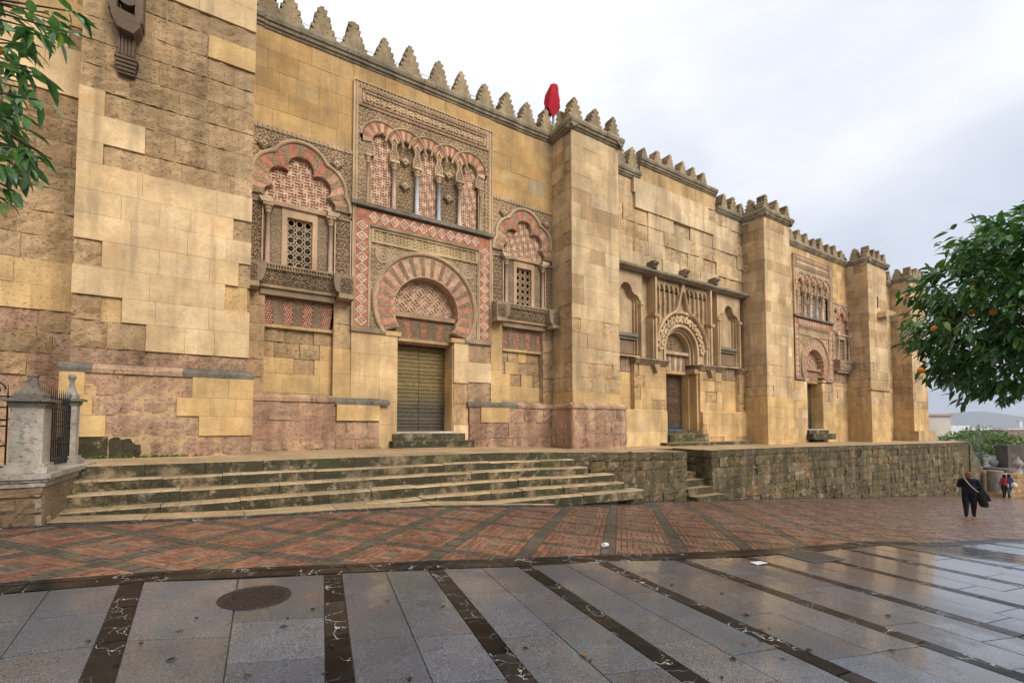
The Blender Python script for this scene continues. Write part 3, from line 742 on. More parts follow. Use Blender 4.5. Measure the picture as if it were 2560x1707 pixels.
row(bt0, tf, 5.01, 5.58, [(-2.84, -2.38, 'W', 0.6), (-2.38, 0.13, 'L', 0.8), (0.13, 0.385, 'W', 0.5)])
row(bt0, tf, 4.40, 5.01, [(-2.84, -0.14, 'L', 1.0), (-0.14, 0.385, 'H', 0.6)])
row(bt0, tf, 3.87, 4.40, [(-2.84, -2.36, 'W', 0.6), (-2.36, -2.02, 'H', 0.5), (-2.02, 0.385, 'L', 0.8)])
row(bt0, tf, 3.28, 3.87, [(-2.84, -1.6, 'W', 0.8), (-1.6, 0.385, 'L', 0.55)])
row(bt0, tf, 2.95, 3.28, [(-2.84, 0.385, 'P', 0.8)])
tp = front(0, 12.66)
row(bt0, tp, 2.27, 2.76, [(-2.94, -2.55, 'O', 0.5), (-2.55, -0.72, 'P', 0.7), (-0.72, 0.49, 'O', 0.6)])
row(bt0, tp, 1.85, 2.27, [(-2.94, -2.42, 'O', 0.6), (-2.42, -1.0, 'P', 0.8), (-1.0, 0.49, 'O', 0.5)])
row(bt0, tp, 1.40, 1.85, [(-2.94, -2.2, 'O', 0.8), (-2.2, -0.58, 'P', 0.8), (-0.58, 0.49, 'O', 0.7)])
row(bt0, tp, 0.80, 1.40, [(-2.94, -2.15, 'G', 0.8), (-2.15, -1.6, 'D', 0.6), (-1.6, 0.49, 'P', 0.7)])
pl = MB(c=TAN + (0.4,)); pl.add([(-2.93, 12.7, 0.5), (0.48, 12.7, 0.5), (0.48, 14, 0.5), (-2.93, 14, 0.5), (-2.93, 12.7, 2.75), (0.48, 12.7, 2.75), (0.48, 14, 2.75), (-2.93, 14, 2.75)], [(0, 1, 5, 4), (1, 2, 6, 5), (3, 0, 4, 7), (4, 5, 6, 7)])
pl.build('plinth', M['stone'], bt0)
def plinth_mould(part, T, u0, u1, z, c=GREY, mat='cornice'):
    mb = MB(T, c + (0.7,)); n = max(1, int((u1 - u0) / 0.5))
    for k in range(n):
        a = u0 + (u1 - u0) * k / n; b = u0 + (u1 - u0) * (k + 1) / n; j = rnd.uniform(-0.02, 0.0)
        pr = [(z - 0.02, 0.0), (z - 0.02, 0.03 + j), (z + 0.07, 0.04 + j), (z + 0.16, -0.09 + j), (z + 0.19, -0.15)]
        m = len(pr); mb.add([(a + 0.003, p[0], p[1]) for p in pr] + [(b - 0.003, p[0], p[1]) for p in pr], [(i, m + i, m + i + 1, i + 1) for i in range(m - 1)] + [tuple(range(m)), tuple(reversed(range(m, 2 * m)))])
    return mb.build('plinth_moulding', M[mat], part)
plinth_mould(bt0, tp, -2.96, -2.45, 2.76); plinth_mould(bt0, tp, -2.45, -0.9, 2.76, PINK, 'pink'); plinth_mould(bt0, tp, -0.9, 0.51, 2.76)
# carved bracket high on the buttress
bk = MB(tf, (0.17, 0.115, 0.08, 0.5)); cx = -2.07
bk.prism(rect(cx - 0.30, cx - 0.16, 10.55, 11.5), 0.0, 0.34); bk.prism(rect(cx + 0.14, cx + 0.28, 10.45, 11.5), 0.0, 0.30)
bk.prism([(cx - 0.28, 10.62), (cx + 0.26, 10.5), (cx + 0.24, 10.3), (cx + 0.14, 10.12), (cx - 0.14, 10.18), (cx - 0.24, 10.4)], 0.0, 0.36)
bk.prism(arc(cx, 10.95, 0.16, 180, 360, 8), 0.02, 0.25)
for k in range(5): bk.prism(rect(cx - 0.15 + 0.06 * k, cx - 0.11 + 0.06 * k, 9.72, 10.2), 0.0, 0.17)
bk.prism(rect(cx - 0.14, cx + 0.14, 9.7, 10.15), 0.0, 0.13)
for k in range(4): bk.prism(rect(cx - 0.20 + 0.015 * k, cx + 0.20 - 0.015 * k, 9.62 - 0.075 * k, 9.68 - 0.075 * k), 0.0, 0.20 - 0.025 * k)
bk.prism(rect(cx - 0.15, cx + 0.15, 9.34, 9.64), 0.0, 0.09)
bk.build('corbel_bracket', M['plain'], bt0)
# ---- bay one: walls round the first portal
w1 = core('wall', 0.2, 10.7, 14.95, 17, 0.4, 12.7)
PC = 5.43
def P_up(u, v):
    r = rnd.random()
    if r < 0.07: return mix(PALE, OCHRE, 0.3), 0.05, 'stone', 0
    if r < 0.11: return (0.46, 0.345, 0.2), 0.05, 'stone', 0
    return mix(OCHRE, (0.49, 0.30, 0.12), rnd.random()), 0.14, 'stone', 0
def back(x0, x1, z0, z1, part, y=14.085):
    mb = MB(c=(0.52, 0.36, 0.18, 0.2)); mb.add([(x0, y, z0), (x1, y, z0), (x1, y, z1), (x0, y, z1), (x0, y + 0.95, z0), (x1, y + 0.95, z0), (x1, y + 0.95, z1), (x0, y + 0.95, z1)], [(0, 1, 2, 3), (0, 1, 5, 4), (3, 2, 6, 7), (0, 3, 7, 4), (1, 2, 6, 5)])
    return mb.build('wall_backing', M['stone'], part)
back(0.2, 3.05, 9.85, 12.7, w1); back(7.81, 10.7, 9.85, 12.7, w1); back(3.05, 7.81, 12.15, 12.7, w1)
courses(w1, front(0, 14), 0.2, 3.03, 9.9, 12.66, 0.55, 0.75, P_up)
courses(w1, front(0, 14), 7.83, 10.64, 9.9, 12.66, 0.55, 0.75, P_up)
courses(w1, front(0, 14), 3.03, 7.83, 12.17, 12.66, 0.5, 0.6, P_up, 0.02)
def cor_run(part, x0, x1, z, T=None): return cornice(part, T or front(0, 14), x0, x1, z)
cor_run(w1, -0.3, 10.75, WT)
for x in (0.72, 1.24, 2.12, 3.01, 3.94, 4.77, 5.77, 6.62, 7.56, 8.45, 9.36, 10.24): merlon(w1, x, 14.1, 13.05)
for zz in (13.3, 13.62):
    mb = MB(c=(0.3, 0.3, 0.3)); mb.tube([(x_ * 1.0, 14.42, zz + 0.012 * math.sin(x_ * 3)) for x_ in range(-1, 12)], 0.008, 5); mb.build('guard_wire', M['iron'], w1)
# lower wall of bay one (everything below the carved work), with its recesses and plinth
back(0.2, 0.78, 0.4, 5.4, w1); back(2.55, PC - 0.97, 0.4, 4.55, w1); back(PC + 0.97, 8.3, 0.4, 4.55, w1); back(10.1, 10.7, 0.4, 5.4, w1)
def niche(xa, xb):                              # blind doorway under the flat lintel
    b = back(xa, xb, 0.4, 4.46, w1, 14.30)
    T = front(0, 14.22)
    courses(w1, T, xa, xb, 3.1, 4.42, 0.44, 0.55, P_weather); courses(w1, T, xa, xb, 2.55, 3.1, 0.55, 0.8, lambda u, v: (OCHRE, 0.1, 'stone', 0))
    courses(w1, front(0, 14.16), xa, xb, 2.30, 2.55, 0.25, 0.8, lambda u, v: (mix(OCHRE, PINK, 0.5), 0.4, 'stone', 0))
niche(0.78, 2.55); niche(8.3, 10.1)
f14 = front(0, 14)
courses(w1, f14, 0.2, 0.78, 2.45, 5.4, 0.5, 0.6, lambda u, v: (mix(TAN, BROWN, 0.4), 0.5, 'stone', 0))
courses(w1, f14, 10.1, 10.64, 2.45, 5.4, 0.5, 0.6, lambda u, v: (mix(TAN, BROWN, 0.4), 0.6, 'stone', 0))
courses(w1, f14, 2.55, 3.05, 2.45, 5.36, 0.75, 0.7, lambda u, v: (OCHRE if v < 3.9 else TAN, 0.1 if v < 3.9 else 0.5, 'stone', -0.01))
courses(w1, f14, 3.05, 3.9, 2.45, 4.50, 0.62, 0.9, lambda u, v: (mix(CREAM, OCHRE, 0.5), 0.06, 'stone', 0.02))
courses(w1, f14, 3.9, PC - 0.97, 0.95, 4.50, 0.68, 0.7, lambda u, v: (mix(CREAM, OCHRE, 0.6), 0.08, 'stone', 0.025))
courses(w1, f14, PC + 0.97, 6.95, 0.95, 4.50, 0.66, 0.7, lambda u, v: (CREAM, 0.06, 'stone', 0.02) if rnd.random() < 0.6 else (TAN, 0.6, 'stone', 0))
courses(w1, f14, 6.95, 7.83, 2.45, 4.50, 0.62, 0.9, lambda u, v: (CREAM, 0.04, 'stone', 0.02) if 3.1 < v < 3.8 else (mix(TAN, PINK, 0.4), 0.7, 'stone', 0))
courses(w1, f14, 7.83, 8.3, 2.45, 5.36, 0.6, 0.6, lambda u, v: (OCHRE, 0.1, 'stone', 0.0))
# plinth (pink)
tpl = front(0, 13.90)
for xa, xb in ((0.2, 3.9), (6.98, 10.7)):
    mb = MB(c=PINKD + (0.6,)); mb.add([(xa, 13.95, 0.4), (xb, 13.95, 0.4), (xb, 14.2, 0.4), (xa, 14.2, 0.4), (xa, 13.95, 2.32), (xb, 13.95, 2.32), (xb, 14.2, 2.40), (xa, 14.2, 2.40)], [(0, 1, 5, 4), (1, 2, 6, 5), (3, 0, 4, 7), (4, 5, 6, 7)])
    mb.build('plinth', M['pink'], w1)
courses(w1, tpl, 0.2, 2.65, 0.7, 2.32, 0.54, 1.3, P_pink, -0.01)
courses(w1, tpl, 2.65, 3.9, 0.7, 1.78, 0.54, 0.7, P_pink, -0.01)
row(w1, front(0, 13.86), 1.78, 2.25, [(2.65, 3.9, 'O', 0.7)]); plinth_mould(w1, front(0, 13.86), 2.6, 4.2, 2.27)
plinth_mould(w1, tpl, 0.2, 2.6, 2.33, PINK, 'pink')
courses(w1, tpl, 6.98, 10.7, 0.65, 1.75, 0.55, 0.9, P_pink, -0.01); courses(w1, tpl, 6.98, 10.7, 1.75, 2.3, 0.5, 0.6, lambda u, v: (OCHRE, 0.15, 'stone', 0) if 7.6 < u < 8.4 else P_pink(u, v))
plinth_mould(w1, tpl, 6.9, 8.9, 2.30); plinth_mould(w1, tpl, 8.9, 10.7, 2.30, PINK, 'pink')
# ---- buttress with visible left flank
def P_butt(u, v):
    r = rnd.random()
    if v < 2.9: return (OCHRE, 0.12, 'stone', 0)
    if 2.9 < v < 5.6: return (mix(TAN, CREAM, rnd.random() * 0.7), rnd.uniform(0.15, 0.5), 'stone', 0)
    if r < 0.16: return mix(PALE, OCHRE, 0.35), 0.12, 'stone', 0
    if r < 0.40: return mix(TAN, BROWN, rnd.random() * 0.4), rnd.uniform(0.12, 0.36), 'stone', 0
    return mix(CREAM, TAN, rnd.random() * 0.5), 0.12, 'stone', 0
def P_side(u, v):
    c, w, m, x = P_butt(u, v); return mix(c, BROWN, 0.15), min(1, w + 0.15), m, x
def tower(x0, x1, top, plinth_z=None, pick=P_butt, sidepick=P_side, h=0.55, L=0.9, mer=3):
    b = buttress(x0, x1, 12.8, top - 0.35)
    F = front(0, 12.8); S = sideL(x0)
    zb = plinth_z or 0.4
    courses(b, F, x0, x1, zb, top, h, L, pick); courses(b, S, 12.8, 14.0, zb, top, h, 0.75, sidepick)
    cornice(b, F, x0 - 0.16, x1 + 0.16, top, 0.36, 0.22); cornice(b, S, 12.62, 14.05, top, 0.358, 0.20); cornice(b, sideR(x1), 12.62, 14.05, top, 0.358, 0.20)
    for k in range(mer): merlon(b, x0 + 0.22 + (x1 - x0 - 0.44) * k / (mer - 1), 12.98, top + 0.35)
    for y in (13.55, 14.35): merlon(b, x0 + 0.2, y, top + 0.35, R(90), 0.95); merlon(b, x1 - 0.2, y, top + 0.35, R(90), 0.95)
    return b
b1 = tower(10.55, 12.95, 12.62, 2.35)
mb = MB(c=PINKD + (0.6,)); mb.add([(10.45, 12.7, 0.3), (13.12, 12.7, 0.3), (13.12, 14, 0.3), (10.45, 14, 0.3), (10.45, 12.7, 2.3), (13.12, 12.7, 2.3), (13.12, 14, 2.3), (10.45, 14, 2.3)], [(0, 1, 5, 4), (1, 2, 6, 5), (3, 0, 4, 7), (4, 5, 6, 7)]); mb.build('plinth', M['pink'], b1)
courses(b1, front(0, 12.66), 10.42, 13.15, 0.4, 2.28, 0.5, 0.6, P_pink, 0.0); courses(b1, sideL(10.42), 12.66, 13.9, 0.4, 2.28, 0.5, 0.6, P_pink, 0.0)
plinth_mould(b1, front(0, 12.66), 10.40, 13.17, 2.29, PINK, 'pink'); plinth_mould(b1, sideL(10.42), 12.66, 13.9, 2.29, PINK, 'pink')
b2 = tower(23.35, 25.85, 12.5, 0.4, mer=3)
b3 = tower(35.65, 38.55, 12.42, 0.3, mer=4)
mb = MB(front(0, 12.8), (0.02, 0.018, 0.015)); mb.box(36.98, 37.16, 9.6, 10.35, -0.02, 0.012); mb.build('arrow_slit', M['plain'], b3)
mb = MB(front(0, 12.8), TAN + (0.3,)); mb.prism([(36.9, 8.9), (37.0, 9.25), (37.2, 9.4), (38.6, 9.4), (38.55, 9.3), (37.9, 9.1)], 0.0, 0.5); mb.build('stone_spout', M['plain'], b3)
mb = MB(front(0, 12.8), TAN + (0.3,)); mb.box(35.5, 38.7, 4.0, 4.12, -0.1, 0.12); mb.build('string_course', M['stone'], b3)
b4 = tower(42.85, 45.8, 12.42, 0.1, mer=5)
mb = MB(c=TAN + (0.5,)); mb.add([(42.6, 12.5, -3), (46.15, 12.5, -3), (46.15, 14, -3), (42.6, 14, -3), (42.6, 12.5, 1.27), (46.15, 12.5, 1.27), (46.15, 14, 1.27), (42.6, 14, 1.27)], [(0, 1, 5, 4), (1, 2, 6, 5), (3, 0, 4, 7), (4, 5, 6, 7)]); mb.build('plinth', M['stone'], b4)
# ---- bay two
w2 = core('wall', 12.5, 23.6, 15.05, 17, 0.2, 12.6)
back(12.6, 23.5, 8.6, 12.7, w2)
def P_erode(u, v):
    r = rnd.random()
    if v > 11.6 and 15.5 < u < 21: return (mix(CREAM, PALE, 0.5), 0.2, 'stone', 0.10)
    if r < 0.35: return mix(CREAM, PALE, 0.5), rnd.uniform(0.2, 0.5), 'stone', rnd.uniform(0.0, 0.07)
    return mix(CREAM, TAN, rnd.random() * 0.4), rnd.uniform(0.4, 0.75), 'stone', rnd.uniform(-0.03, 0.06)
courses(w2, f14, 12.6, 23.4, 8.65, 12.66, 0.62, 1.3, P_erode)
courses(w2, front(0, 13.98), 15.5, 21.0, 12.66, 13.36, 0.7, 1.1, lambda u, v: (mix(OCHRE, TAN, 0.4), 0.3, 'stone', 0))
mb = MB(c=TAN + (0.3,)); mb.add([(15.5, 14.04, 12.6), (21, 14.04, 12.6), (21, 15, 12.6), (15.5, 15, 12.6), (15.5, 14.04, 13.5), (21, 14.04, 13.5), (21, 15, 13.5), (15.5, 15, 13.5)], [(0, 1, 5, 4), (1, 2, 6, 5), (3, 0, 4, 7), (4, 5, 6, 7)]); mb.build('raised_parapet', M['stone'], w2)
cor_run(w2, 12.9, 15.46, WT - 0.03); cor_run(w2, 15.42, 21.05, 13.36, front(0, 13.98)); cor_run(w2, 21.08, 23.4, WT - 0.08)
for x in (14.15, 14.95): merlon(w2, x, 14.1, 13.0, 0, 1.15)
for x in (15.7, 16.6, 17.44, 18.39, 19.18, 20.0): merlon(w2, x, 14.1, 13.70, 0, 0.82)
for x in (21.67, 22.5, 23.2): merlon(w2, x, 14.1, 12.92)
# ---- bay three
w3 = core('wall', 25.6, 35.9, 14.95, 17, 0.2, 12.5)
back(25.6, 28.55, 9.5, 12.5, w3); back(33.25, 35.9, 9.6, 12.5, w3); back(28.55, 33.25, 11.9, 12.5, w3); PC3 = 30.9
courses(w3, f14, 25.7, 28.5, 0.4, 12.4, 0.55, 0.7, P_ochre)
back(25.6, 28.5, 0.2, 9.5, w3)
courses(w3, f14, 28.5, 33.3, 12.0, 12.42, 0.45, 0.6, P_up); courses(w3, f14, 33.3, 35.7, 9.65, 12.42, 0.5, 0.6, P_up)
cor_run(w3, 25.9, 35.6, 12.42)
for k in range(10): merlon(w3, 26.4 + 0.93 * k, 14.1, 12.8, 0, 0.95)
back(28.4, PC3 - 0.97, 0.2, 4.4, w3); back(PC3 + 0.97, 33.4, 0.2, 4.4, w3); back(33.3, 35.9, 0.2, 5.4, w3, 14.2)
courses(w3, f14, 28.5, PC3 - 0.97, 0.4, 4.35, 0.55, 0.7, P_ochre); courses(w3, f14, PC3 + 0.97, 33.3, 0.4, 4.35, 0.55, 0.7, P_butt); courses(w3, front(0, 14.16), 33.3, 35.7, 0.4, 4.5, 0.5, 0.6, P_butt)
# ---- bay four and the far end
w4 = core('wall', 38.3, 45.7, 14.06, 17, -4, 12.2)
courses(w4, f14, 38.4, 43.0, 0.2, 12.2, 0.55, 0.7, P_ochre)
cor_run(w4, 38.7, 43.0, 12.22)
for k in range(5): merlon(w4, 39.0 + 0.9 * k, 14.1, 12.58)
# roof mass behind the parapets
mb = MB(c=TAN + (0.3,)); mb.box(-9, 49, 15.5, 60, -4, 12.0); mb.build('building_mass', M['stone'], bld)
# ------------------------------------------------------------ horseshoe-arch portals
def fret_cells(nu, nv, kind=0):
    """key-pattern bars on a unit grid: crosses with bent arms"""
    S = set()
    for a in range(-40, 41):
        for b in range(-40, 41):
            x = 6 * a - 2 * b; y = 2 * a + 6 * b
            if not (-6 < x < nu + 6 and -6 < y < nu + nv + 6): continue
            for dx, dy in ((1, 0), (0, 1), (-1, 0), (0, -1)):
                for k in range(0, 3): S.add((x + dx * k, y + dy * k))
                ex, ey = -dy, dx
                for k in range(0, 3): S.add((x + dx * 2 + ex * k, y + dy * 2 + ey * k))
    return {(i, j) for (i, j) in S if 0 <= i < nu and 0 <= j < nv}
def fret(name, parent, T, rc, poly, unit, d0, d1, c, kind=0, diag=False):
    u0, u1, v0, v1 = rc; nu = int((u1 - u0) / unit); nv = int((v1 - v0) / unit); mb = MB(T)
    if not diag:
        cells = fret_cells(nu, nv)
        for j in range(nv):
            i = 0
            while i < nu:
                if (i, j) not in cells:
                    k = i
                    while (k, j) not in cells and k < nu: k += 1
                    # split runs so they can be cut to the outline
                    a = i
                    while a < k:
                        b = min(k, a + 3); uu = u0 + (a + b) / 2 * unit; vv = v0 + (j + 0.5) * unit
                        if poly is None or inpoly(np.array([uu]), np.array([vv]), poly)[0]:
                            mb.chip(u0 + a * unit, u0 + b * unit, v0 + j * unit, v0 + (j + 1) * unit, d0, d1 + 0.001 * ((a + j) % 3), vary(c, 0.08))
                        a = b
                    i = k
                else: i += 1
    else:
        # bars laid on the diagonal
        n = int((u1 - u0 + v1 - v0) / unit); q = math.sqrt(0.5)
        cells = fret_cells(n, n)
        cu, cv = (u0 + u1) / 2, v0
        for (i, j) in ((i, j) for i in range(n) for j in range(n) if (i, j) not in cells):
            a = (i - n / 2) * unit; b = (j - n / 2) * unit; uu = cu + (a - b) * q; vv = cv + (a + b) * q + 0.4
            if u0 < uu < u1 and v0 < vv < v1 and (poly is None or inpoly(np.array([uu]), np.array([vv]), poly)[0]):
                h = unit * q * 1.0
                mb.prism([(uu - h, vv), (uu, vv - h), (uu + h, vv), (uu, vv + h)], d0, d1 + 0.001 * ((i + j) % 3), c=vary(c, 0.1))
    return mb.build(name, M['paint'], parent, kind='stuff')
def wedge(mb, pin, pout, d0, d1, c):
    mb.prism(list(pin) + list(reversed(pout)), d0, d1, c=c)
def lobes(cx, cz, L, grow):
    """distance from (cx, cz) to the outline of a union of circles, by angle"""
    def f(th):
        dx, dz = math.cos(th), math.sin(th); best = 0.02
        for (lx, lz, r) in L:
            ox, oz = lx - cx, lz - cz; b = ox * dx + oz * dz; q = b * b - (ox * ox + oz * oz - (r + grow) ** 2)
            if q >= 0: best = max(best, b + math.sqrt(q))
        return best
    return f
def column(parent, name, T, u, d, z0, z1, r, c, cap=True, capc=CARV):
    """engaged shaft with base, bell capital and impost block"""
    P = T(u, 0, d); mb = MB()
    mb.lathe([(r * 1.7, 0), (r * 1.7, 0.03), (r * 1.25, 0.06), (r * 1.35, 0.08), (r, 0.11), (r * 0.95, (z1 - z0) * 0.5), (r * 0.9, z1 - z0)], P[0], P[1], 12, c + (0.1,), z0=z0)
    sh = mb.build(name, M['plain'], parent, smoothing=True)
    if cap:
        mb = MB(); mb.lathe([(r * 0.95, 0), (r * 1.3, 0.015), (r * 1.05, 0.03), (r * 1.15, 0.07), (r * 1.7, 0.11), (r * 1.35, 0.125), (r * 1.5, 0.15), (r * 2.0, 0.2)], P[0], P[1], 10, capc + (0.3,), z0=z1)
        s_ = r * 2.1; mb.box(P[0] - s_, P[0] + s_, P[1] - s_, P[1] + s_, z1 + 0.195, z1 + 0.26, capc + (0.3,))
        mb.build('capital', M['plain'], parent)
    return sh
def frame(mb, x0, x1, z0, z1, w, d0, d1, c):
    mb.prism(rect(x0, x1, z0, z1), d0, d1, holes=[rect(x0 + w, x1 - w, z0 + w, z1 - w)], c=c)
def lattice(parent, T, x0, x1, z0, z1, d, c, bar=0.019, p=0.25):
    mb = MB(T, c)
    def seg(a, b):
        dx, dz = b[0] - a[0], b[1] - a[1]; l = math.hypot(dx, dz); nx, nz = -dz / l * bar / 2, dx / l * bar / 2
        pts = [(a[0] + nx, a[1] + nz), (b[0] + nx, b[1] + nz), (b[0] - nx, b[1] - nz), (a[0] - nx, a[1] - nz)]
        if all(x0 - 0.01 < q[0] < x1 + 0.01 and z0 - 0.01 < q[1] < z1 + 0.01 for q in pts): mb.prism(pts, d - 0.05, d + rnd.uniform(0, 0.002), c=c)
    nx = max(1, round((x1 - x0) / p)); px = (x1 - x0) / nx; nz = max(1, round((z1 - z0) / p)); pz = (z1 - z0) / nz
    for i in range(nx):
        for j in range(nz):
            cx, cz = x0 + (i + 0.5) * px, z0 + (j + 0.5) * pz; k = 0.36
            sq = [(cx - k * px, cz - k * pz), (cx + k * px, cz - k * pz), (cx + k * px, cz + k * pz), (cx - k * px, cz + k * pz)]
            di = [(cx, cz - 0.5 * pz), (cx + 0.5 * px, cz), (cx, cz + 0.5 * pz), (cx - 0.5 * px, cz)]
            for q in range(4): seg(sq[q], sq[(q + 1) % 4]); seg(di[q], di[(q + 1) % 4])
            for sx in (-1, 1):
                for sz in (-1, 1): seg((cx + sx * k * px, cz + sz * k * pz), (cx + sx * 0.5 * px, cz + sz * 0.5 * pz))
    frame(mb, x0, x1, z0, z1, 0.025, d - 0.05, d + 0.006, c)
    o = mb.build('lattice', M['plain'], parent)
    mb = MB(T, (0.05, 0.055, 0.065)); mb.box(x0, x1, z0, z1, d - 0.20, d - 0.18); mb.build('pane', M['glass'], parent)
    return o

def side_bay(p, cx, Y, D, hw=1.4, res=0.022, dark=1.0, red=1.0, width_cut=None):
    T = front(cx, Y)
    cd_ = mix(CARVD, CARV, 1 - dark)
    L = [(0, 8.95, 0.345), (-0.51, 8.56, 0.31), (0.51, 8.56, 0.31), (-0.67, 8.03, 0.275), (0.67, 8.03, 0.275), (0, 8.22, 0.60)]
    c0 = (0, 7.98); fi = lobes(*c0, L, 0); fo = lobes(*c0, L, 0.36)
    def outl(f, n=90, ext=0.0):
        pts = [(c0[0] + (f(math.pi * k / n) + ext) * math.cos(math.pi * k / n), c0[1] + (f(math.pi * k / n) + ext) * math.sin(math.pi * k / n)) for k in range(n + 1)]
        return pts
    pin = outl(fi) + [(-0.86, 7.86), (0.86, 7.86)]; pout = outl(fo, 90, 0.09) + [(-1.34, 7.86), (1.34, 7.86)]
    # spandrels and top strip
    carve('carved_spandrel', p, T, (-hw, hw, 7.84, 9.80), arab(0.19), 0.05, 0.036, M['plain'], mix(CARV, CARVD, 0.12) + (0.2,), holes=[pout], res=res)
    carve('carved_strip', p, T, (-hw, hw, 9.80, 9.91), bead(0.12, 0.1), 0.09, 0.03, M['plain'], CARV + (0.3,), res=res)
    mb = MB(T, CARV + (0.2,))
    mb.strip([(0.0, 0.0), (0.0, 0.075), (0.03, 0.10), (0.09, 0.085), (0.09, 0.0)], [q for q in reversed(outl(fo, 120))]); mb.build('scalloped_moulding', M['plain'], p)
    n = 21
    for k in range(n):
        a0 = math.pi * k / n; a1 = math.pi * (k + 1) / n; m = 5
        A_ = [a0 + (a1 - a0) * i / m for i in range(m + 1)]
        pi_ = [(c0[0] + fi(a) * math.cos(a), c0[1] + fi(a) * math.sin(a)) for a in A_]
        po_ = [(c0[0] + fo(a) * math.cos(a), c0[1] + fo(a) * math.sin(a)) for a in A_]
        redk = k % 2 == 1
        mb = MB(T)
        if redk: wedge(mb, pi_, po_, -0.16, 0.035, vary(mix(ROSE, RED, min(1, (0.75 if 5 < k < 16 else 0.15) * red)), 0.1)); mb.build('voussoir', M['paint'], p)
        else:
            wedge(mb, pi_, po_, -0.16, 0.028, CARV); v_ = mb.build('voussoir', M['plain'], p)
            xs = [q[0] for q in pi_ + po_]; zs = [q[1] for q in pi_ + po_]
            sh = lambda q: (q[0] * 0.92 + (sum(xs) / len(xs)) * 0.08, q[1] * 0.92 + (sum(zs) / len(zs)) * 0.08)
            carve('voussoir_carving', p, T, (min(xs), max(xs), min(zs), max(zs)), arab(0.09, 0.02), 0.048, 0.022, M['plain'], CARV + (0.2,), poly=[sh(q) for q in pi_ + list(reversed(po_))], res=res * 0.8)
    # tympanum with key pattern
    mb = MB(T, mix(ROSE, RED, 0.65 * red) + (0,)); mb.box(-1.0, 1.0, 7.80, 9.35, -0.20, -0.15); mb.build('tympanum', M['paint'], p)
    fret('key_pattern', p, T, (-0.98, 0.98, 7.87, 9.32), pin, 0.042, -0.15, -0.125, FRETW)
    # sill, columns
    mb = MB(T, mix(ROSE, CARV, 0.5) + (0.2,)); mb.prism(rect(-0.95, 0.95, 7.74, 7.85), -0.16, 0.06); mb.build('sill', M['plain'], p)
    for sx in (-1, 1):
        mb = MB(T, PALE + (0.1,)); mb.prism([(sx * 0.70, 7.85), (sx * 1.05, 7.85), (sx * 0.98, 7.72), (sx * 0.72, 7.72)][::sx], 0.0, 0.20); mb.build('impost', M['white'], p)
        column(p, 'column', T, sx * 0.81, 0.05, 6.04, 7.46, 0.062, mix(ROSE, (0.5, 0.36, 0.27), 0.5), True, CARV)
        x0, x1 = (0.92, hw) if sx > 0 else (-hw, -0.92)
        carve('carved_panel', p, T, (x0, x1, 6.03, 7.72), arab(0.16, (x0 + x1) / 2), 0.03, 0.05, M['plain'], mix(CARV, cd_, 0.45) + (0.3,), res=res)
        mb = MB(T, CARV + (0.2,)); frame(mb, x0, x1, 6.0, 7.78, 0.035, 0.0, 0.055, CARV); mb.build('panel_frame', M['plain'], p)
        x0, x1 = (0.46, 0.74) if sx > 0 else (-0.74, -0.46)
        carve('carved_panel', p, T, (x0, x1, 6.03, 7.74), arab(0.11, (x0 + x1) / 2), -0.02, 0.04, M['plain'], mix(CARV, cd_, 0.3) + (0.2,), res=res)
    mb = MB(T, mix(CARV, ROSE, 0.4) + (0.2,)); frame(mb, -0.46, 0.46, 5.98, 7.62, 0.13, -0.10, 0.0, mix(CARV, ROSE, 0.4)); mb.build('window_frame', M['plain'], p)
    mb = MB(T, CARV + (0.2,)); mb.prism(rect(-0.46, 0.46, 7.62, 7.745), -0.1, -0.01); mb.build('window_head', M['plain'], p)
    lattice(p, T, -0.33, 0.33, 6.04, 7.50, -0.10, (0.40, 0.275, 0.16, 0.1))
    # backing
    mb = MB(T, CARVD + (0.2,)); mb.prism(rect(-hw, hw, 5.35, 9.9), -0.9, -0.03, holes=[rect(-0.9, 0.9, 7.80, 9.6), rect(-0.36, 0.36, 6.0, 7.6)]); mb.build('backing', M['plain'], p)
    mb = MB(T, CARVD + (0.2,)); mb.box(-0.95, 0.95, 7.80, 9.6, -0.24, -0.205); mb.build('recess_back', M['plain'], p)
    # corbelled shelf
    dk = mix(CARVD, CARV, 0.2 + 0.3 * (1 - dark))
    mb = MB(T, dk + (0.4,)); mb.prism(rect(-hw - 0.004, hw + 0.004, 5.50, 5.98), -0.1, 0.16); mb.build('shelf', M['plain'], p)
    carve('shelf_frieze', p, T, (-0.98, 0.98, 5.52, 5.86), arab(0.15), 0.20, 0.05, M['plain'], dk + (0.35,), res=res)
    carve('dentil_strip', p, T, (-hw, hw, 5.87, 6.0), bead(0.07, 0.5), 0.25, 0.05, M['plain'], mix(dk, CARV, 0.4) + (0.3,), res=res)
    mb = MB(T, mix(dk, CARV, 0.4) + (0.3,)); mb.prism(rect(-hw - 0.016, hw + 0.016, 5.984, 6.03), 0.0, 0.26); mb.build('shelf_top', M['plain'], p)
    mb = MB(T, mix(dk, TAN, 0.4) + (0.5,)); mb.prism(rect(-hw - 0.002, hw + 0.002, 5.40, 5.505), -0.1, 0.13); mb.build('shelf_base', M['plain'], p)
    mb = MB(T, dk + (0.3,)); mb.prism(rect(-0.96, 0.96, 5.22, 5.40), -0.2, 0.05); mb.build('shelf_underside', M['plain'], p)
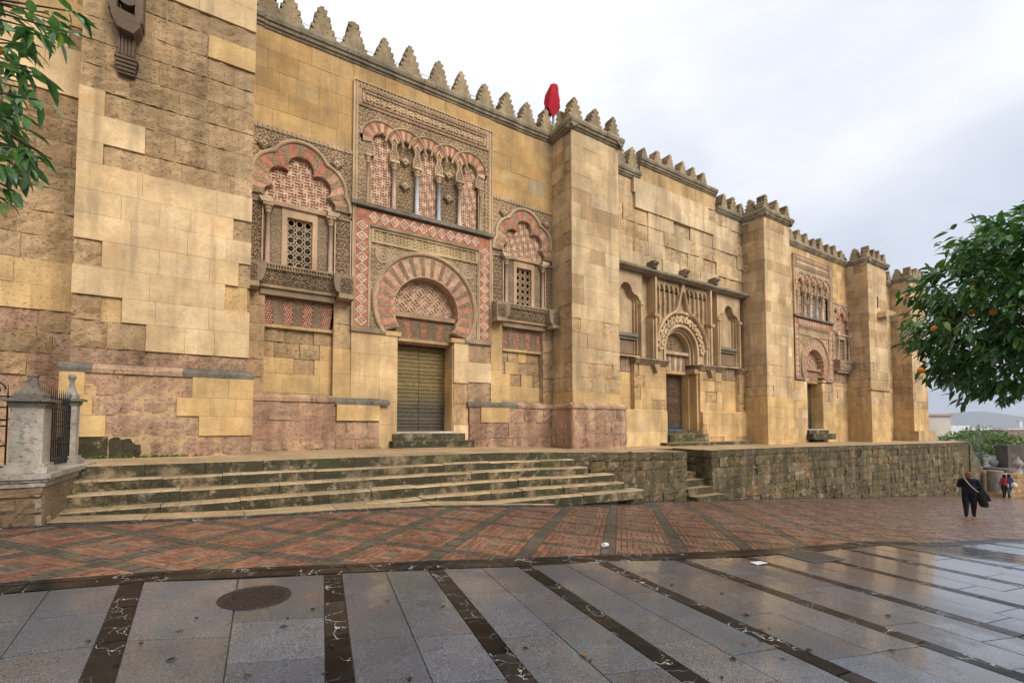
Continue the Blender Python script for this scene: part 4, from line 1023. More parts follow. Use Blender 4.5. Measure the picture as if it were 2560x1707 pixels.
    for sx in (-1, 1):
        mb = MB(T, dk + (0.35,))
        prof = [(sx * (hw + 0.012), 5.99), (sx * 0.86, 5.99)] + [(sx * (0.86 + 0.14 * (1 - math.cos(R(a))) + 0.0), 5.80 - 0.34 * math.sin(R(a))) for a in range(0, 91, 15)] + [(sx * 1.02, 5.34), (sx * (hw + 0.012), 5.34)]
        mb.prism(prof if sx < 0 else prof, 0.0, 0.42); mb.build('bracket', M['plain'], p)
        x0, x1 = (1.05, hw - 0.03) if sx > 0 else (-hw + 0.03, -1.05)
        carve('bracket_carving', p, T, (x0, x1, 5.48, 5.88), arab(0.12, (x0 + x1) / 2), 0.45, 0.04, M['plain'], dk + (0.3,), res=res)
        mb = MB(T, mix(dk, CARV, 0.5) + (0.3,)); mb.prism(rect(*sorted((sx * 1.0, sx * (hw + 0.02))), 5.30, 5.42), 0.0, 0.46); mb.build('bracket_foot', M['plain'], p)
    # flat joggled lintel over the blind door
    n = 7
    for k in range(n):
        f0, f1 = k / n, (k + 1) / n
        q = [(-0.96 + 1.92 * f0, 5.22), (-0.96 + 1.92 * f1, 5.22), (-0.86 + 1.72 * f1, 4.45), (-0.86 + 1.72 * f0, 4.45)]
        mb = MB(T)
        if k % 2 == 0:
            mb.prism(q[::-1], -0.3, -0.17, c=mix(RED, (0.16, 0.05, 0.035), 0.6)); mb.build('lintel_block', M['paint'], p)
            m2 = MB(T)
            for j in range(11):
                for i in range(4):
                    ff = f0 + (f1 - f0) * (i + 0.2 + 0.5 * (j % 2)) / 4.4; z = 4.48 + j * 0.066; w_ = 0.96 - 0.10 * (5.22 - z) / 0.77
                    uu = -w_ + 2 * w_ * ff; m2.chip(uu, uu + 0.034, z, z + 0.036, -0.17, -0.152, vary((0.52, 0.33, 0.22), 0.15))
            m2.build('zigzag_inlay', M['paint'], p, kind='stuff')
        else:
            mb.prism(q[::-1], -0.3, -0.16, c=CARVD); mb.build('lintel_block', M['plain'], p)
            carve('lintel_carving', p, T, (min(a[0] for a in q), max(a[0] for a in q), 4.47, 5.20), arab(0.09, (q[0][0] + q[1][0]) / 2), -0.14, 0.025, M['plain'], mix(CARVD, CARV, 0.35) + (0.2,), poly=[(a[0] * 0.985, a[1]) for a in q], res=res)
    mb = MB(T, mix(OCHRE, TAN, 0.5) + (0.4,)); mb.prism(rect(-0.86, 0.95, 4.36, 4.45), -0.3, -0.12); mb.build('lintel_moulding', M['stone'], p)
    for sx in (-1, 1):
        bx = sx * 0.95
        rz = MB(T); zc = 9.35
        rz.prism([(bx - 0.17, zc), (bx, zc - 0.17), (bx + 0.17, zc), (bx, zc + 0.17)], 0.0, 0.12, c=CARVD + (0.3,))
        rz.prism([(bx - 0.11, zc), (bx, zc - 0.11), (bx + 0.11, zc), (bx, zc + 0.11)], 0.1, 0.15, c=CARV + (0.2,)); rz.lathe([(0.045, 0), (0.03, 0.04)], bx, zc, 8, CARV + (0.1,), z0=0.15)
        rz.build('rosette', M['plain'], p)

def portal(cx, Y, name, bays, res=0.022, red=1.0, dark=1.0, zs=0.0):
    p = empty(name, (cx, Y, 1.0), bld); T = front(cx, Y); HW = 2.4
    # ---- upper panel
    mb = MB(T, CARVD + (0.2,)); mb.box(-HW, HW, 8.3, 12.16, -0.9, -0.128); mb.build('backing', M['plain'], p)
    for (x0, x1, z0, z1) in ((-HW, -2.26, 8.4, 12.16), (2.26, HW, 8.4, 12.16), (-2.26, 2.26, 12.05, 12.16)):
        carve('carved_border', p, T, (x0, x1, z0, z1), bead(0.11, 0.13), 0.09, 0.03, M['plain'], mix(CARV, CREAM, 0.3) + (0.2,), res=res)
    mb = MB(T, mix(CARV, CREAM, 0.3) + (0.2,)); frame(mb, -HW - 0.02, HW + 0.02, 8.36, 12.18, 0.03, -0.1, 0.11, mix(CARV, CREAM, 0.3)); mb.build('outer_moulding', M['plain'], p)
    mb = MB(T, mix(RED, ROSE, 0.3)); mb.box(-2.26, 2.26, 11.42, 12.05, -0.1, 0.045); mb.build('inscription_ground', M['paint'], p)
    for (i0, w_) in ((0.0, 0.085), (0.115, 0.075)):
        x0, x1, z0, z1 = -2.26 + i0, 2.26 - i0, 11.42 + i0, 12.05 - i0
        mb = MB(T, mix(CARV, ROSE, 0.3) + (0.2,)); frame(mb, x0, x1, z0, z1, w_, 0.0, 0.07, mix(CARV, ROSE, 0.3)); mb.build('inscription_frame', M['plain'], p)
        for (a0, a1, b0, b1) in ((x0, x1, z1 - w_, z1), (x0, x1, z0, z0 + w_)): carve('frame_carving', p, T, (a0 + 0.01, a1 - 0.01, b0 + 0.01, b1 - 0.01), arab(0.07), 0.088, 0.02, M['plain'], mix(CARV, ROSE, 0.25) + (0.15,), res=res)
    def script(u, v): return smooth(-0.1, 0.25, np.sin(u * 41 + 3 * np.sin(u * 7)) * 0.7 + 0.6 * np.cos(v * 60 + 2 * np.sin(u * 23)))
    carve('inscription_band', p, T, (-2.03, 2.03, 11.65, 11.82), script, 0.085, 0.03, M['plain'], mix(CREAM, CARV, 0.5) + (0.1,), res=res)
    # arcade
    XC = [-1.52, -0.76, 0.0, 0.76, 1.52]; ZA = 10.46
    def arch(xc, r, zb=8.40, n=16):
        pts = arc(xc, ZA, r, -38, 82, n) + [(xc, ZA + r * 1.10)] + arc(xc, ZA, r, 98, 218, n)
        hw_ = r * math.cos(R(38)); return pts + [(xc - hw_, 10.0), (xc - 0.34, 10.0), (xc - 0.34, zb), (xc + 0.34, zb), (xc + 0.34, 10.0), (xc + hw_, 10.0)]
    holes = []
    outer = [(-2.12, 8.40)] + [(-2.12, 10.3)] + [(XC[0] + 0.70 * math.cos(R(a)), ZA + 0.70 * math.sin(R(a))) for a in range(180, 56, -6)]
    for i in range(1, 4): outer += [(XC[i] + 0.70 * math.cos(R(a)), ZA + 0.70 * math.sin(R(a))) for a in range(122, 57, -6)]
    outer += [(XC[4] + 0.70 * math.cos(R(a)), ZA + 0.70 * math.sin(R(a))) for a in range(122, -1, -6)] + [(2.12, 10.3), (2.12, 8.40)]
    carve('carved_field', p, T, (-2.26, 2.26, 8.42, 11.42), arab(0.17), 0.05, 0.034, M['plain'], CARV + (0.15,), holes=[outer], res=res)
    for xc in XC:
        mb = MB(T, CARV + (0.15,)); mb.strip([(0.0, 0.0), (0.0, 0.075), (0.035, 0.10), (0.065, 0.06), (0.065, 0.0)], [(xc + 0.70 * math.cos(R(a)), ZA + 0.70 * math.sin(R(a))) for a in range(4, 177, 6)]); mb.build('arch_moulding', M['plain'], p)
    # masonry round the five openings
    carve('arcade_wall', p, T, (-2.12, 2.12, 8.42, 11.2), arab(0.14), 0.02, 0.025, M['plain'], CARV + (0.15,), poly=outer, holes=[arch(xc, 0.315) for xc in XC], res=min(res, 0.018))
    for xc in XC:
        mb = MB(T, CARV + (0.15,)); q = arch(xc, 0.315); q = q[-1:] + q[:-5]; mb.strip([(0.006, -0.16), (0.006, 0.03), (-0.03, 0.035), (-0.03, 0.0)], q); mb.build('arch_reveal', M['plain'], p)
    for xc in XC:
        n = 11
        for k in range(n):
            lo_a, hi_a = (-8 if xc == XC[4] else 26), (188 if xc == XC[0] else 154); a0, a1 = lo_a + (hi_a - lo_a) * k / n, lo_a + (hi_a - lo_a) * (k + 1) / n; A_ = [a0 + (a1 - a0) * i / 3 for i in range(4)]
            pi_ = [(xc + 0.335 * math.cos(R(a)), ZA + 0.345 * math.sin(R(a))) for a in A_]; po_ = [(xc + 0.60 * math.cos(R(a)), ZA + 0.66 * math.sin(R(a))) for a in A_]
            lo = xc - (0.62 if xc == XC[0] else 0.378); hi = xc + (0.62 if xc == XC[4] else 0.378)
            po_ = [(min(max(q[0], lo), hi), q[1]) for q in po_]; pi_ = [(min(max(q[0], lo), hi), q[1]) for q in pi_]
            mb = MB(T); isr = k % 2 == 1
            wedge(mb, pi_, po_, -0.1, 0.045 if isr else 0.05, vary(mix(RED, ROSE, 1 - 0.9 * red), 0.12) if isr else vary(CARV, 0.08)); mb.build('voussoir', M['paint'] if isr else M['plain'], p)
    for i, xc in enumerate(XC):
        if i % 2 == 0:
            mb = MB(T, mix(ROSE, RED, 0.65 * red)); mb.box(xc - 0.36, xc + 0.36, 8.38, 10.85, -0.16, -0.12); mb.build('blind_panel', M['paint'], p)
            fret('key_pattern', p, T, (xc - 0.35, xc + 0.35, 8.42, 10.82), None, 0.041, -0.12, -0.10, FRETW)
        else:
            carve('carved_panel', p, T, (xc - 0.36, xc + 0.36, 8.40, 10.85), arab(0.14, xc), -0.10, 0.045, M['plain'], CARV + (0.2,), res=res)
            for zc in (9.35, 10.15):
                mb = MB(T); h = 0.17
                mb.prism([(xc - h, zc), (xc, zc - h), (xc + h, zc), (xc, zc + h)], -0.12, -0.02, c=CARVD + (0.2,)); mb.prism([(xc - h * 0.7, zc), (xc, zc - h * 0.7), (xc + h * 0.7, zc), (xc, zc + h * 0.7)], -0.05, 0.02, c=CARV + (0.2,)); mb.lathe([(0.05, 0), (0.03, 0.04)], xc, zc, 8, CARV + (0.1,), z0=0.02)
                mb.build('rosette', M['plain'], p)
    for x_, c in zip((-1.14, -0.38, 0.38, 1.14), ((0.56, 0.40, 0.30), (0.58, 0.57, 0.57), (0.40, 0.41, 0.44), (0.62, 0.51, 0.40))): column(p, 'column', T, x_, 0.03, 8.42, 9.72, 0.066, c, True, mix(CARV, PALE, 0.7))
    for x_ in (-1.95, 1.95): column(p, 'column', T, x_, 0.02, 8.42, 9.72, 0.045, (0.46, 0.31, 0.22), True, CARV)
    # ledge
    mb = MB(T, GREY + (0.5,)); mb.prism(rect(-HW - 0.03, HW + 0.03, 8.30, 8.42), -0.1, 0.17); mb.build('ledge', M['cornice'], p)
    # ---- lower panel: chequered border
    mb = MB(T, CARVD + (0.2,)); mb.prism([(-HW, 4.55), (-HW, 8.3), (HW, 8.3), (HW, 4.55), (1.5, 4.55)] + arc(0, 5.48, 1.74, -31, 211, 40) + [(-1.5, 4.55)], -0.5, 0.0); mb.build('backing', M['plain'], p)
    for (x0, x1, z0, z1) in ((-HW, -2.30, 4.62, 8.30), (2.30, HW, 4.62, 8.30), (-1.92, -1.82, 4.62, 7.82), (1.82, 1.92, 4.62, 7.82)):
        carve('carved_border', p, T, (x0, x1, z0, z1), bead(0.1, 0.12), 0.075, 0.03, M['plain'], CARV + (0.25,), res=res)
    mb = MB(T, mix(RED, BROWN, 0.25))
    mb.prism([(-2.30, 4.62), (-1.92, 4.62), (-1.92, 7.82), (1.92, 7.82), (1.92, 4.62), (2.30, 4.62), (2.30, 8.24), (-2.30, 8.24)], 0.0, 0.05); mb.build('chequer_ground', M['paint'], p)
    m2 = MB(T)
    def dia(cu, cv, a, b, k0, k1, c):
        o = [(cu - a * k0, cv), (cu, cv - b * k0), (cu + a * k0, cv), (cu, cv + b * k0)]; i_ = [(cu - a * k1, cv), (cu, cv - b * k1), (cu + a * k1, cv), (cu, cv + b * k1)]
        for e in range(4):
            q = [o[e], o[(e + 1) % 4], i_[(e + 1) % 4], i_[e]]; m2.prism(q, 0.045, 0.066, c=c)
    def chq(x0, x1, z0, z1):
        horiz = (x1 - x0) > (z1 - z0); L_ = (x1 - x0) if horiz else (z1 - z0); n_ = round(L_ / 0.315); pz = L_ / n_
        for i in range(n_):
            cu, cv = (x0 + (i + 0.5) * pz, (z0 + z1) / 2) if horiz else ((x0 + x1) / 2, z0 + (i + 0.5) * pz)
            c = vary((0.60, 0.42, 0.30), 0.06); dia(cu, cv, pz / 2 if horiz else 0.185, 0.185 if horiz else pz / 2, 1.0, 0.68, c); dia(cu, cv, pz / 2 if horiz else 0.185, 0.185 if horiz else pz / 2, 0.44, 0.18, c)
    chq(-2.30, -1.92, 4.64, 7.88); chq(1.92, 2.30, 4.64, 7.88); chq(-1.91, 1.91, 7.85, 8.23)
    m2.build('chequer_inlay', M['paint'], p, kind='stuff')
    for x0, x1 in ((-HW, -1.36), (1.36, HW)): mb = MB(T, mix(CARVD, CARV, 0.3) + (0.3,)); mb.prism(rect(x0, x1, 4.46, 4.62), -0.1, 0.10); mb.build('border_foot', M['plain'], p)
    # inscription over the arch
    YB = (0.50, 0.365, 0.20)
    mb = MB(T, mix(YB, GREY, 0.4) + (0.4,)); mb.prism(rect(-1.86, 1.86, 7.72, 7.80), -0.1, 0.13); mb.build('inner_ledge', M['cornice'], p)
    mb = MB(T, YB + (0.2,)); frame(mb, -1.82, 1.82, 7.26, 7.72, 0.07, 0.0, 0.08, YB); mb.build('inscription_frame', M['plain'], p)
    carve('inscription_band', p, T, (-1.75, 1.75, 7.33, 7.65), script, 0.055, 0.03, M['plain'], YB + (0.1,), res=res)
    # horseshoe arch
    ci, ri, co, ro = 5.36, 1.10, 5.48, 1.66
    hole = arc(0, co, 1.78, -36, 216, 60)
    carve('carved_spandrel', p, T, (-1.82, 1.82, 4.62, 7.27), arab(0.2), 0.04, 0.034, M['plain'], CARV + (0.2,), holes=[hole], res=res)
    for sx in (-1, 1):
        mb = MB(T, CARV + (0.2,)); mb.lathe([(0.26, 0.0), (0.26, 0.045), (0.23, 0.06), (0.20, 0.035), (0.15, 0.035), (0.13, 0.06), (0.10, 0.035), (0.05, 0.035), (0.03, 0.07), (0.0, 0.07)], sx * 1.46, 6.92, 20); mb.build('roundel', M['plain'], p)
    mb = MB(T, CARV + (0.2,)); mb.strip([(0.0, -0.1), (0.0, 0.10), (0.04, 0.13), (0.10, 0.12), (0.13, 0.08), (0.13, -0.1)], list(reversed(arc(0, co, 1.67, -34, 214, 72)))[::-1][::-1]); mb.build('archivolt', M['plain'], p)
    m2 = MB(T)
    for k in range(96):
        a = -32 + 244 * k / 95; m2.prism([(1.70 * math.cos(R(a - .7)), co + 1.70 * math.sin(R(a - .7))), (1.78 * math.cos(R(a - .7)), co + 1.78 * math.sin(R(a - .7))), (1.78 * math.cos(R(a + .7)), co + 1.78 * math.sin(R(a + .7))), (1.70 * math.cos(R(a + .7)), co + 1.70 * math.sin(R(a + .7)))], 0.1, 0.145, c=CARV + (0.1,))
    m2.build('archivolt_beading', M['plain'], p, kind='stuff')
    n = 35; a_lo, a_hi = -33, 213
    for k in range(n):
        carved = k % 2 == 0
        w0 = (a_hi - a_lo) / n; a0 = a_lo + w0 * k + (0.5 if carved else -0.5); a1 = a_lo + w0 * (k + 1) + (-0.5 if carved else 0.5); A_ = [a0 + (a1 - a0) * i / 3 for i in range(4)]
        pi_ = [(ri * math.cos(R(a)), ci + ri * math.sin(R(a))) for a in A_]; po_ = [(ro * math.cos(R(a)), co + ro * math.sin(R(a))) for a in A_]
        mb = MB(T)
        if carved:
            wedge(mb, pi_, po_, -0.4, 0.045, vary(mix(CARV, CREAM, 0.2), 0.06) + (0.1,)); mb.build('voussoir', M['plain'], p)
            al = pi_ + po_; xs = [q[0] for q in al]; zs = [q[1] for q in al]; mx, mz = sum(xs) / len(xs), sum(zs) / len(zs)
            carve('voussoir_carving', p, T, (min(xs), max(xs), min(zs), max(zs)), arab(0.085, 0.013), 0.066, 0.026, M['plain'], mix(CARV, CARVD, 0.35) + (0.1,), poly=[(q[0] + (mx - q[0]) * 0.14, q[1] + (mz - q[1]) * 0.14) for q in pi_ + list(reversed(po_))], res=res * 0.8)
        else:
            cen = abs((a0 + a1) / 2 - 90)
            wedge(mb, pi_, po_, -0.4, 0.052, vary(mix(ROSE, mix(RED, ROSE, 0.45), min(1, max(0, (cen - 30) / 60)) * red), 0.09)); mb.build('voussoir', M['paint'], p)
    # tympanum, beam, flat arch
    inn = arc(0, ci, ri + 0.02, 0, 180, 40)
    mb = MB(T, mix(ROSE, CARVD, 0.45)); mb.box(-1.15, 1.15, 4.3, 6.55, -0.40, -0.34); mb.build('tympanum', M['paint'], p)
    fret('key_pattern', p, T, (-1.12, 1.12, 5.28, 6.5), None, 0.052, -0.34, -0.31, mix(FRETW, ROSE, 0.6), diag=True)
    mb = MB(T, mix(ROSE, BROWN, 0.5) + (0.5,)); mb.prism(rect(-1.12, 1.12, 5.13, 5.27), -0.36, -0.12); mb.build('lintel_beam', M['plain'], p)
    n = 11
    for k in range(n):
        f0, f1 = k / n, (k + 1) / n; q = [(-1.10 + 2.2 * f0, 5.13), (-1.10 + 2.2 * f1, 5.13), (-0.92 + 1.84 * f1, 4.46), (-0.92 + 1.84 * f0, 4.46)]; mb = MB(T)
        if k % 3 == 2:
            mb.prism(q[::-1], -0.36, -0.25, c=vary(mix(RED, BROWN, 0.35), 0.15)); mb.build('lintel_block', M['paint'], p)
        else:
            mb.prism(q[::-1], -0.36, -0.26, c=CARVD); mb.build('lintel_block', M['plain'], p)
        carve('lintel_carving', p, T, (min(a[0] for a in q), max(a[0] for a in q), 4.48, 5.11), arab(0.10, (q[0][0] + q[1][0]) / 2) if k % 3 != 2 else rosettes(0.09), -0.235, 0.03, M['plain'], (mix(CARVD, CARV, 0.3) if k % 3 != 2 else mix(RED, BROWN, 0.4)) + (0.1,), poly=[(a[0] * 0.985, a[1]) for a in q], res=res)
    mb = MB(T, mix(OCHRE, BROWN, 0.4) + (0.4,)); mb.prism(rect(-1.0, 1.0, 4.36, 4.46), -0.8, -0.22); mb.build('door_head', M['stone'], p)
    for sx in (-1, 1):        # imposts and reveals
        mb = MB(T, OCHRE + (0.15,)); mb.prism(rect(*sorted((sx * 0.86, sx * 1.36)), 4.44, 4.58), -0.3, 0.06); mb.build('impost', M['stone'], p)
        c_, w_ = (OCHRE, 0.12)
        z = 1.45
        while z < 4.35:
            z2 = min(4.36, z + 0.72); mb = MB(T, vary(c_, 0.08) + (w_,)); mb.box(*sorted((sx * 0.94, sx * 1.05)), z + 0.004, z2 - 0.004, -0.85, -0.055); mb.build('jamb_stone', M['stone'], p); z = z2
    # door leaves
    def leafh(u, v):
        b = np.cos((v - 1.45) * 2 * math.pi / 0.128); st = np.cos(u * 2 * math.pi / 0.062) * np.cos((v - 1.45) * 2 * math.pi / 0.128 + 0.0)
        return smooth(0.55, 0.95, b) * 0.45 + smooth(0.35, 0.75, st * smooth(0.2, 0.9, b)) * 0.5 + 0.12 * smooth(0, 1, np.cos(u * 90) * np.cos(v * 50))
    for sx in (-1, 1):
        x0, x1 = (0.008, 0.94) if sx > 0 else (-0.94, -0.008)
        carve('door_leaf', p, T, (x0, x1, 1.46, 4.37), leafh, -0.68, 0.022, M['bronze'], (1, 1, 1), res=0.0155)
        mb = MB(T); mb.box(x0, x1, 1.45, 4.37, -0.75, -0.712); mb.build('door_backing', M['bronze'], p)
    mb = MB(T, (0.62, 0.58, 0.52, 0.2)); mb.box(-0.97, 0.97, 1.39, 1.45, -0.75, 0.0); mb.build('threshold', M['white'], p)
    mb = MB(T, (0.45, 0.33, 0.18, 0.3)); mb.box(-1.1, 1.35, 1.16, 1.385, -0.75, 0.12); mb.build('door_step', M['step'], p)
    mb = MB(T, (0.25, 0.21, 0.11, 0.5)); mb.box(-1.2, 1.55, 0.80, 1.16, -0.2, 0.42); mb.build('door_step', M['step'], p)
    for sx in bays: side_bay(p, cx + sx * 3.82, Y, 0, res=res, red=red, dark=dark)
    return p
p1 = portal(5.43, 14.0, 'horseshoe_portal', (-1, 1), 0.016)
p1['label'] = 'large carved horseshoe-arch portal with bronze door nearest the camera'
# third portal: same design, farther off and redder
p3 = portal(30.9, 14.0, 'horseshoe_portal', (1,), 0.05, 1.0, 0.6)
p3['label'] = 'far reddish horseshoe-arch portal beyond the pointed-tracery portal'
p3.scale = (1.0, 1.0, 0.985)
# ------------------------------------------------------------ the middle portal, with tracery
GC = 18.32
p2 = empty('tracery_portal', (GC, 14, 1), bld); p2['label'] = 'middle portal with round foliate arch, ogee and blind tracery'
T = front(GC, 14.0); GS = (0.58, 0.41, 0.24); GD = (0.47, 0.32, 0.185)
mb = MB(T, GS + (0.3,)); mb.prism([(-5.6, 0.2), (-5.6, 8.6), (5.0, 8.6), (5.0, 0.2), (1.24, 0.2), (1.24, 4.3)] + arc(0, 5.15, 1.24, 0, 180, 24) + [(-1.24, 0.2)], -1.0, -0.30); mb.build('portal_wall', M['stone'], p2)
# piers with shelves
for (x0, x1) in ((-3.3, -1.24), (1.24, 3.0), (4.55, 5.05)):
    mb = MB(T, GS + (0.3,)); mb.prism(rect(x0, x1, 0.3, 4.40), -0.6, -0.06); pr = mb.build('pier', M['stone'], p2)
    courses(p2, T, x0, x1, 2.28, 4.40, 0.6, 0.7, lambda u, v: (mix(OCHRE, TAN, rnd.random() * 0.5), 0.15 if rnd.random() < 0.7 else 0.7, 'stone', 0), 0.0)
    mb = MB(T, GD + (0.5,))
    for (z0, z1, d) in ((4.38, 4.46, 0.07), (4.46, 4.55, 0.13), (4.55, 4.62, 0.20)): mb.prism(rect(x0 - d * 0.5, x1 + d * 0.5, z0, z1), -0.3, d)
    mb.build('shelf', M['cornice'], p2)
for (x0, x1) in ((-5.6, -3.3), (3.0, 4.55)):
    courses(p2, front(GC, 14.22), x0, x1, 2.28, 4.0, 0.6, 0.7, lambda u, v: (OCHRE, 0.15, 'stone', 0), 0.0)
    mb = MB(T, GS + (0.3,)); mb.prism(rect(x0, x1, 0.3, 4.7), -0.6, -0.27); mb.build('blind_doorway', M['stone'], p2)
    for k in range(5):
        w_ = (min(x1, 4.55) - max(x0, -4.9)) / 5; a = max(x0, -4.9) + w_ * k
        mb = MB(T); mb.prism([(a + 0.01, 4.02), (a + w_ - 0.01, 4.02), (a + w_ - 0.01, 4.66), (a + 0.01, 4.66)], -0.3, -0.2, c=mix(ROSE, CARVD, 0.35 + 0.4 * (k % 2)) + (0.2,)); mb.build('lintel_block', M['plain'], p2)
# plinth blocks
courses(p2, front(GC, 13.9), -5.4, -1.30, 0.5, 2.28, 0.9, 1.1, lambda u, v: (mix(CREAM, OCHRE, 0.6), 0.08, 'stone', 0.0), 0.0)
courses(p2, front(GC, 13.9), 1.28, 5.05, 0.5, 2.28, 0.6, 0.9, lambda u, v: (OCHRE, 0.12 if rnd.random() < 0.75 else 0.8, 'stone', 0.0), 0.0)
for x0, x1 in ((-5.4, -1.30), (1.28, 5.05)):
    mb = MB(T, OCHRE + (0.2,)); mb.prism(rect(x0, x1, 0.3, 2.26), -0.3, 0.06); mb.build('plinth', M['stone'], p2)
    mb = MB(T, OCHRE + (0.3,)); P = [(2.26, -0.2), (2.26, 0.11), (2.36, 0.0), (2.37, -0.2)]; mb.add([(x0, a, b) for a, b in P] + [(x1, a, b) for a, b in P], [(0, 4, 5, 1), (1, 5, 6, 2), (2, 6, 7, 3), (0, 1, 2, 3), (7, 6, 5, 4)]); mb.build('plinth_slope', M['stone'], p2)
# sloping hood with small gargoyles
mb = MB(T, (0.42, 0.36, 0.25, 0.5)); P = [(8.42, -0.3), (8.42, 0.20), (8.48, 0.25), (8.50, 0.36), (8.58, 0.39), (8.61, 0.36), (8.80, 0.04), (8.81, -0.2)]; m = len(P)
mb.add([(-5.6, a, b) for a, b in P] + [(5.55, a, b) for a, b in P], [(i, m + i, m + i + 1, i + 1) for i in range(m - 1)] + [tuple(range(m)), tuple(reversed(range(m, 2 * m)))]); mb.build('hood', M['cornice'], p2)
for x_ in (-2.35, -0.2, 2.1):
    mb = MB(T, CARVD + (0.4,)); mb.prism([(x_ - 0.10, 8.66), (x_ + 0.10, 8.62), (x_ + 0.12, 8.80), (x_ + 0.02, 9.02), (x_ - 0.12, 8.98)], 0.05, 0.44); mb.prism([(x_ - 0.06, 8.78), (x_ + 0.06, 8.78), (x_ + 0.04, 8.90), (x_ - 0.04, 8.90)], 0.42, 0.6); mb.build('gargoyle', M['plain'], p2)
# pinnacle shafts
for x_ in (-2.02, 2.02):
    mb = MB(T, mix(GS, CREAM, 0.4) + (0.2,)); mb.prism(rect(x_ - 0.055, x_ + 0.055, 4.62, 8.42), -0.3, 0.16); mb.prism(rect(x_ - 0.13, x_ + 0.13, 4.62, 6.55), -0.3, 0.07); mb.build('pinnacle_shaft', M['plain'], p2)
    mb = MB(T, GD + (0.3,)); mb.prism([(x_ - 0.15, 6.55), (x_ + 0.15, 6.55), (x_ + 0.19, 6.70), (x_ - 0.19, 6.70)], -0.2, 0.22); mb.build('pinnacle_knop', M['plain'], p2)
    mb = MB(T, GD + (0.4,)); mb.prism([(x_ - 0.2, 4.40), (x_ + 0.2, 4.40), (x_, 4.0)][::-1], -0.05, 0.18); mb.build('corbel', M['plain'], p2)
# blind tracery
def pointed(x0, x1, z, h, n=6):
    w_ = (x1 - x0); L_ = [(x0 + w_ * (1 - math.cos(R(a))) , z + h * math.sin(R(a))) for a in np.linspace(0, 60, n)]; return [(x0, z)] + [(x0 + w_ * 0.5 * t / (n - 1) , z + h * math.sin(R(90 * t / (n - 1))) ** 0.8) for t in range(1, n)] + [(x1 - w_ * 0.5 * t / (n - 1), z + h * math.sin(R(90 * t / (n - 1))) ** 0.8) for t in range(n - 2, -1, -1)]
def ogee(x):    # height of the ogee curve above the arch
    a = abs(x); return 7.10 + 0.0 if a > 1.9 else (5.2 + math.sqrt(max(0, 1.86 ** 2 - a * a)) if a > 0.62 else 6.95 + 1.45 * (1 - a / 0.62) ** 1.7)
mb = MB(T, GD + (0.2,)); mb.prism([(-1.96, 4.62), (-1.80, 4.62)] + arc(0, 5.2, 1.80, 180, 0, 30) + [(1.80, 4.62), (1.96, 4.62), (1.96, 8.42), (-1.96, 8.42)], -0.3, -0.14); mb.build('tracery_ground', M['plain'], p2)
for sx in (-1, 1):
    for k in range(5):
        x0 = sx * (0.24 + 0.335 * k); x1 = sx * (0.24 + 0.335 * (k + 1)); xa, xb = min(x0, x1), max(x0, x1)
        zlo = max(ogee(xa), ogee(xb)) if k < 3 else (6.7 if k == 3 else 6.2)
        mb = MB(T, GS + (0.15,))
        for x_ in ((xa, xb) if k == 4 else ((xa,) if sx > 0 else (xb,))): mb.prism(rect(x_ - 0.022, x_ + 0.022, ogee(x_) - 0.05 if abs(x_) < 1.8 else 5.3, 8.40), -0.14, -0.02)
        if zlo < 7.9:
            pt = pointed(xa + 0.02, xb - 0.02, 7.95, 0.28); mb.prism(rect(xa, xb, 7.95, 8.38), -0.14, -0.04, holes=[pt])
            for zz in (7.3, 6.7):
                if zz > zlo + 0.1: mb.prism(rect(xa - 0.045, xa + 0.045, zz - 0.2 * (k % 2), zz + 0.09 - 0.2 * (k % 2)), -0.14, 0.02)
        mb.build('tracery_light', M['plain'], p2)
oc = [(x_, ogee(x_)) for x_ in np.linspace(-1.84, 1.84, 61)]
mb = MB(T, GS + (0.15,)); mb.strip([(-0.06, -0.14), (-0.06, 0.06), (0.0, 0.12), (0.07, 0.08), (0.07, -0.14)], oc); mb.build('ogee_moulding', M['plain'], p2)
mb = MB(T, GS + (0.15,)); mb.prism(rect(-0.06, 0.06, 8.0, 8.44), -0.14, 0.10); mb.build('ogee_finial', M['plain'], p2)
# arch orders
def ring(name, r0, r1, d0, d1, c, cz=5.2, mat='plain', zb=4.62):
    mb = MB(T, c + (0.2,)); mb.prism([(r1, zb)] + arc(0, cz, r1, 0, 180, 40) + [(-r1, zb), (-r0, zb)] + list(reversed(arc(0, cz, r0, 0, 180, 40))) + [(r0, zb)], d0, d1); return mb.build(name, M[mat], p2)
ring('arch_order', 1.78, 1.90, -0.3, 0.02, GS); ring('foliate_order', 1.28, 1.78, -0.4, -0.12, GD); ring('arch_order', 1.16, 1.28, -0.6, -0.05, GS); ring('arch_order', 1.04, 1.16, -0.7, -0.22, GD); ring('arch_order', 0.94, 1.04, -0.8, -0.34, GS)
for k in range(15):
    a = 4 + 172 * k / 14; x_, z_ = 1.53 * math.cos(R(a)), 5.2 + 1.53 * math.sin(R(a)); mb = MB(T, mix(GS, CREAM, 0.3) + (0.2,))
    for j in range(5):
        b = R(a) + R(72 * j + (k % 2) * 36); q = (x_ + 0.13 * math.cos(b), z_ + 0.13 * math.sin(b)); s_ = 0.085
        mb.prism([(q[0] + s_ * math.cos(b + t), q[1] + s_ * 0.9 * math.sin(b + t)) for t in (0, 1.0, 2.1, 3.1, 4.2, 5.2)], -0.12, -0.02 + 0.03 * (j % 2))
    mb.lathe([(0.05, 0), (0.02, 0.05)], x_, z_, 7, z0=-0.05); mb.build('leaf_boss', M['plain'], p2)
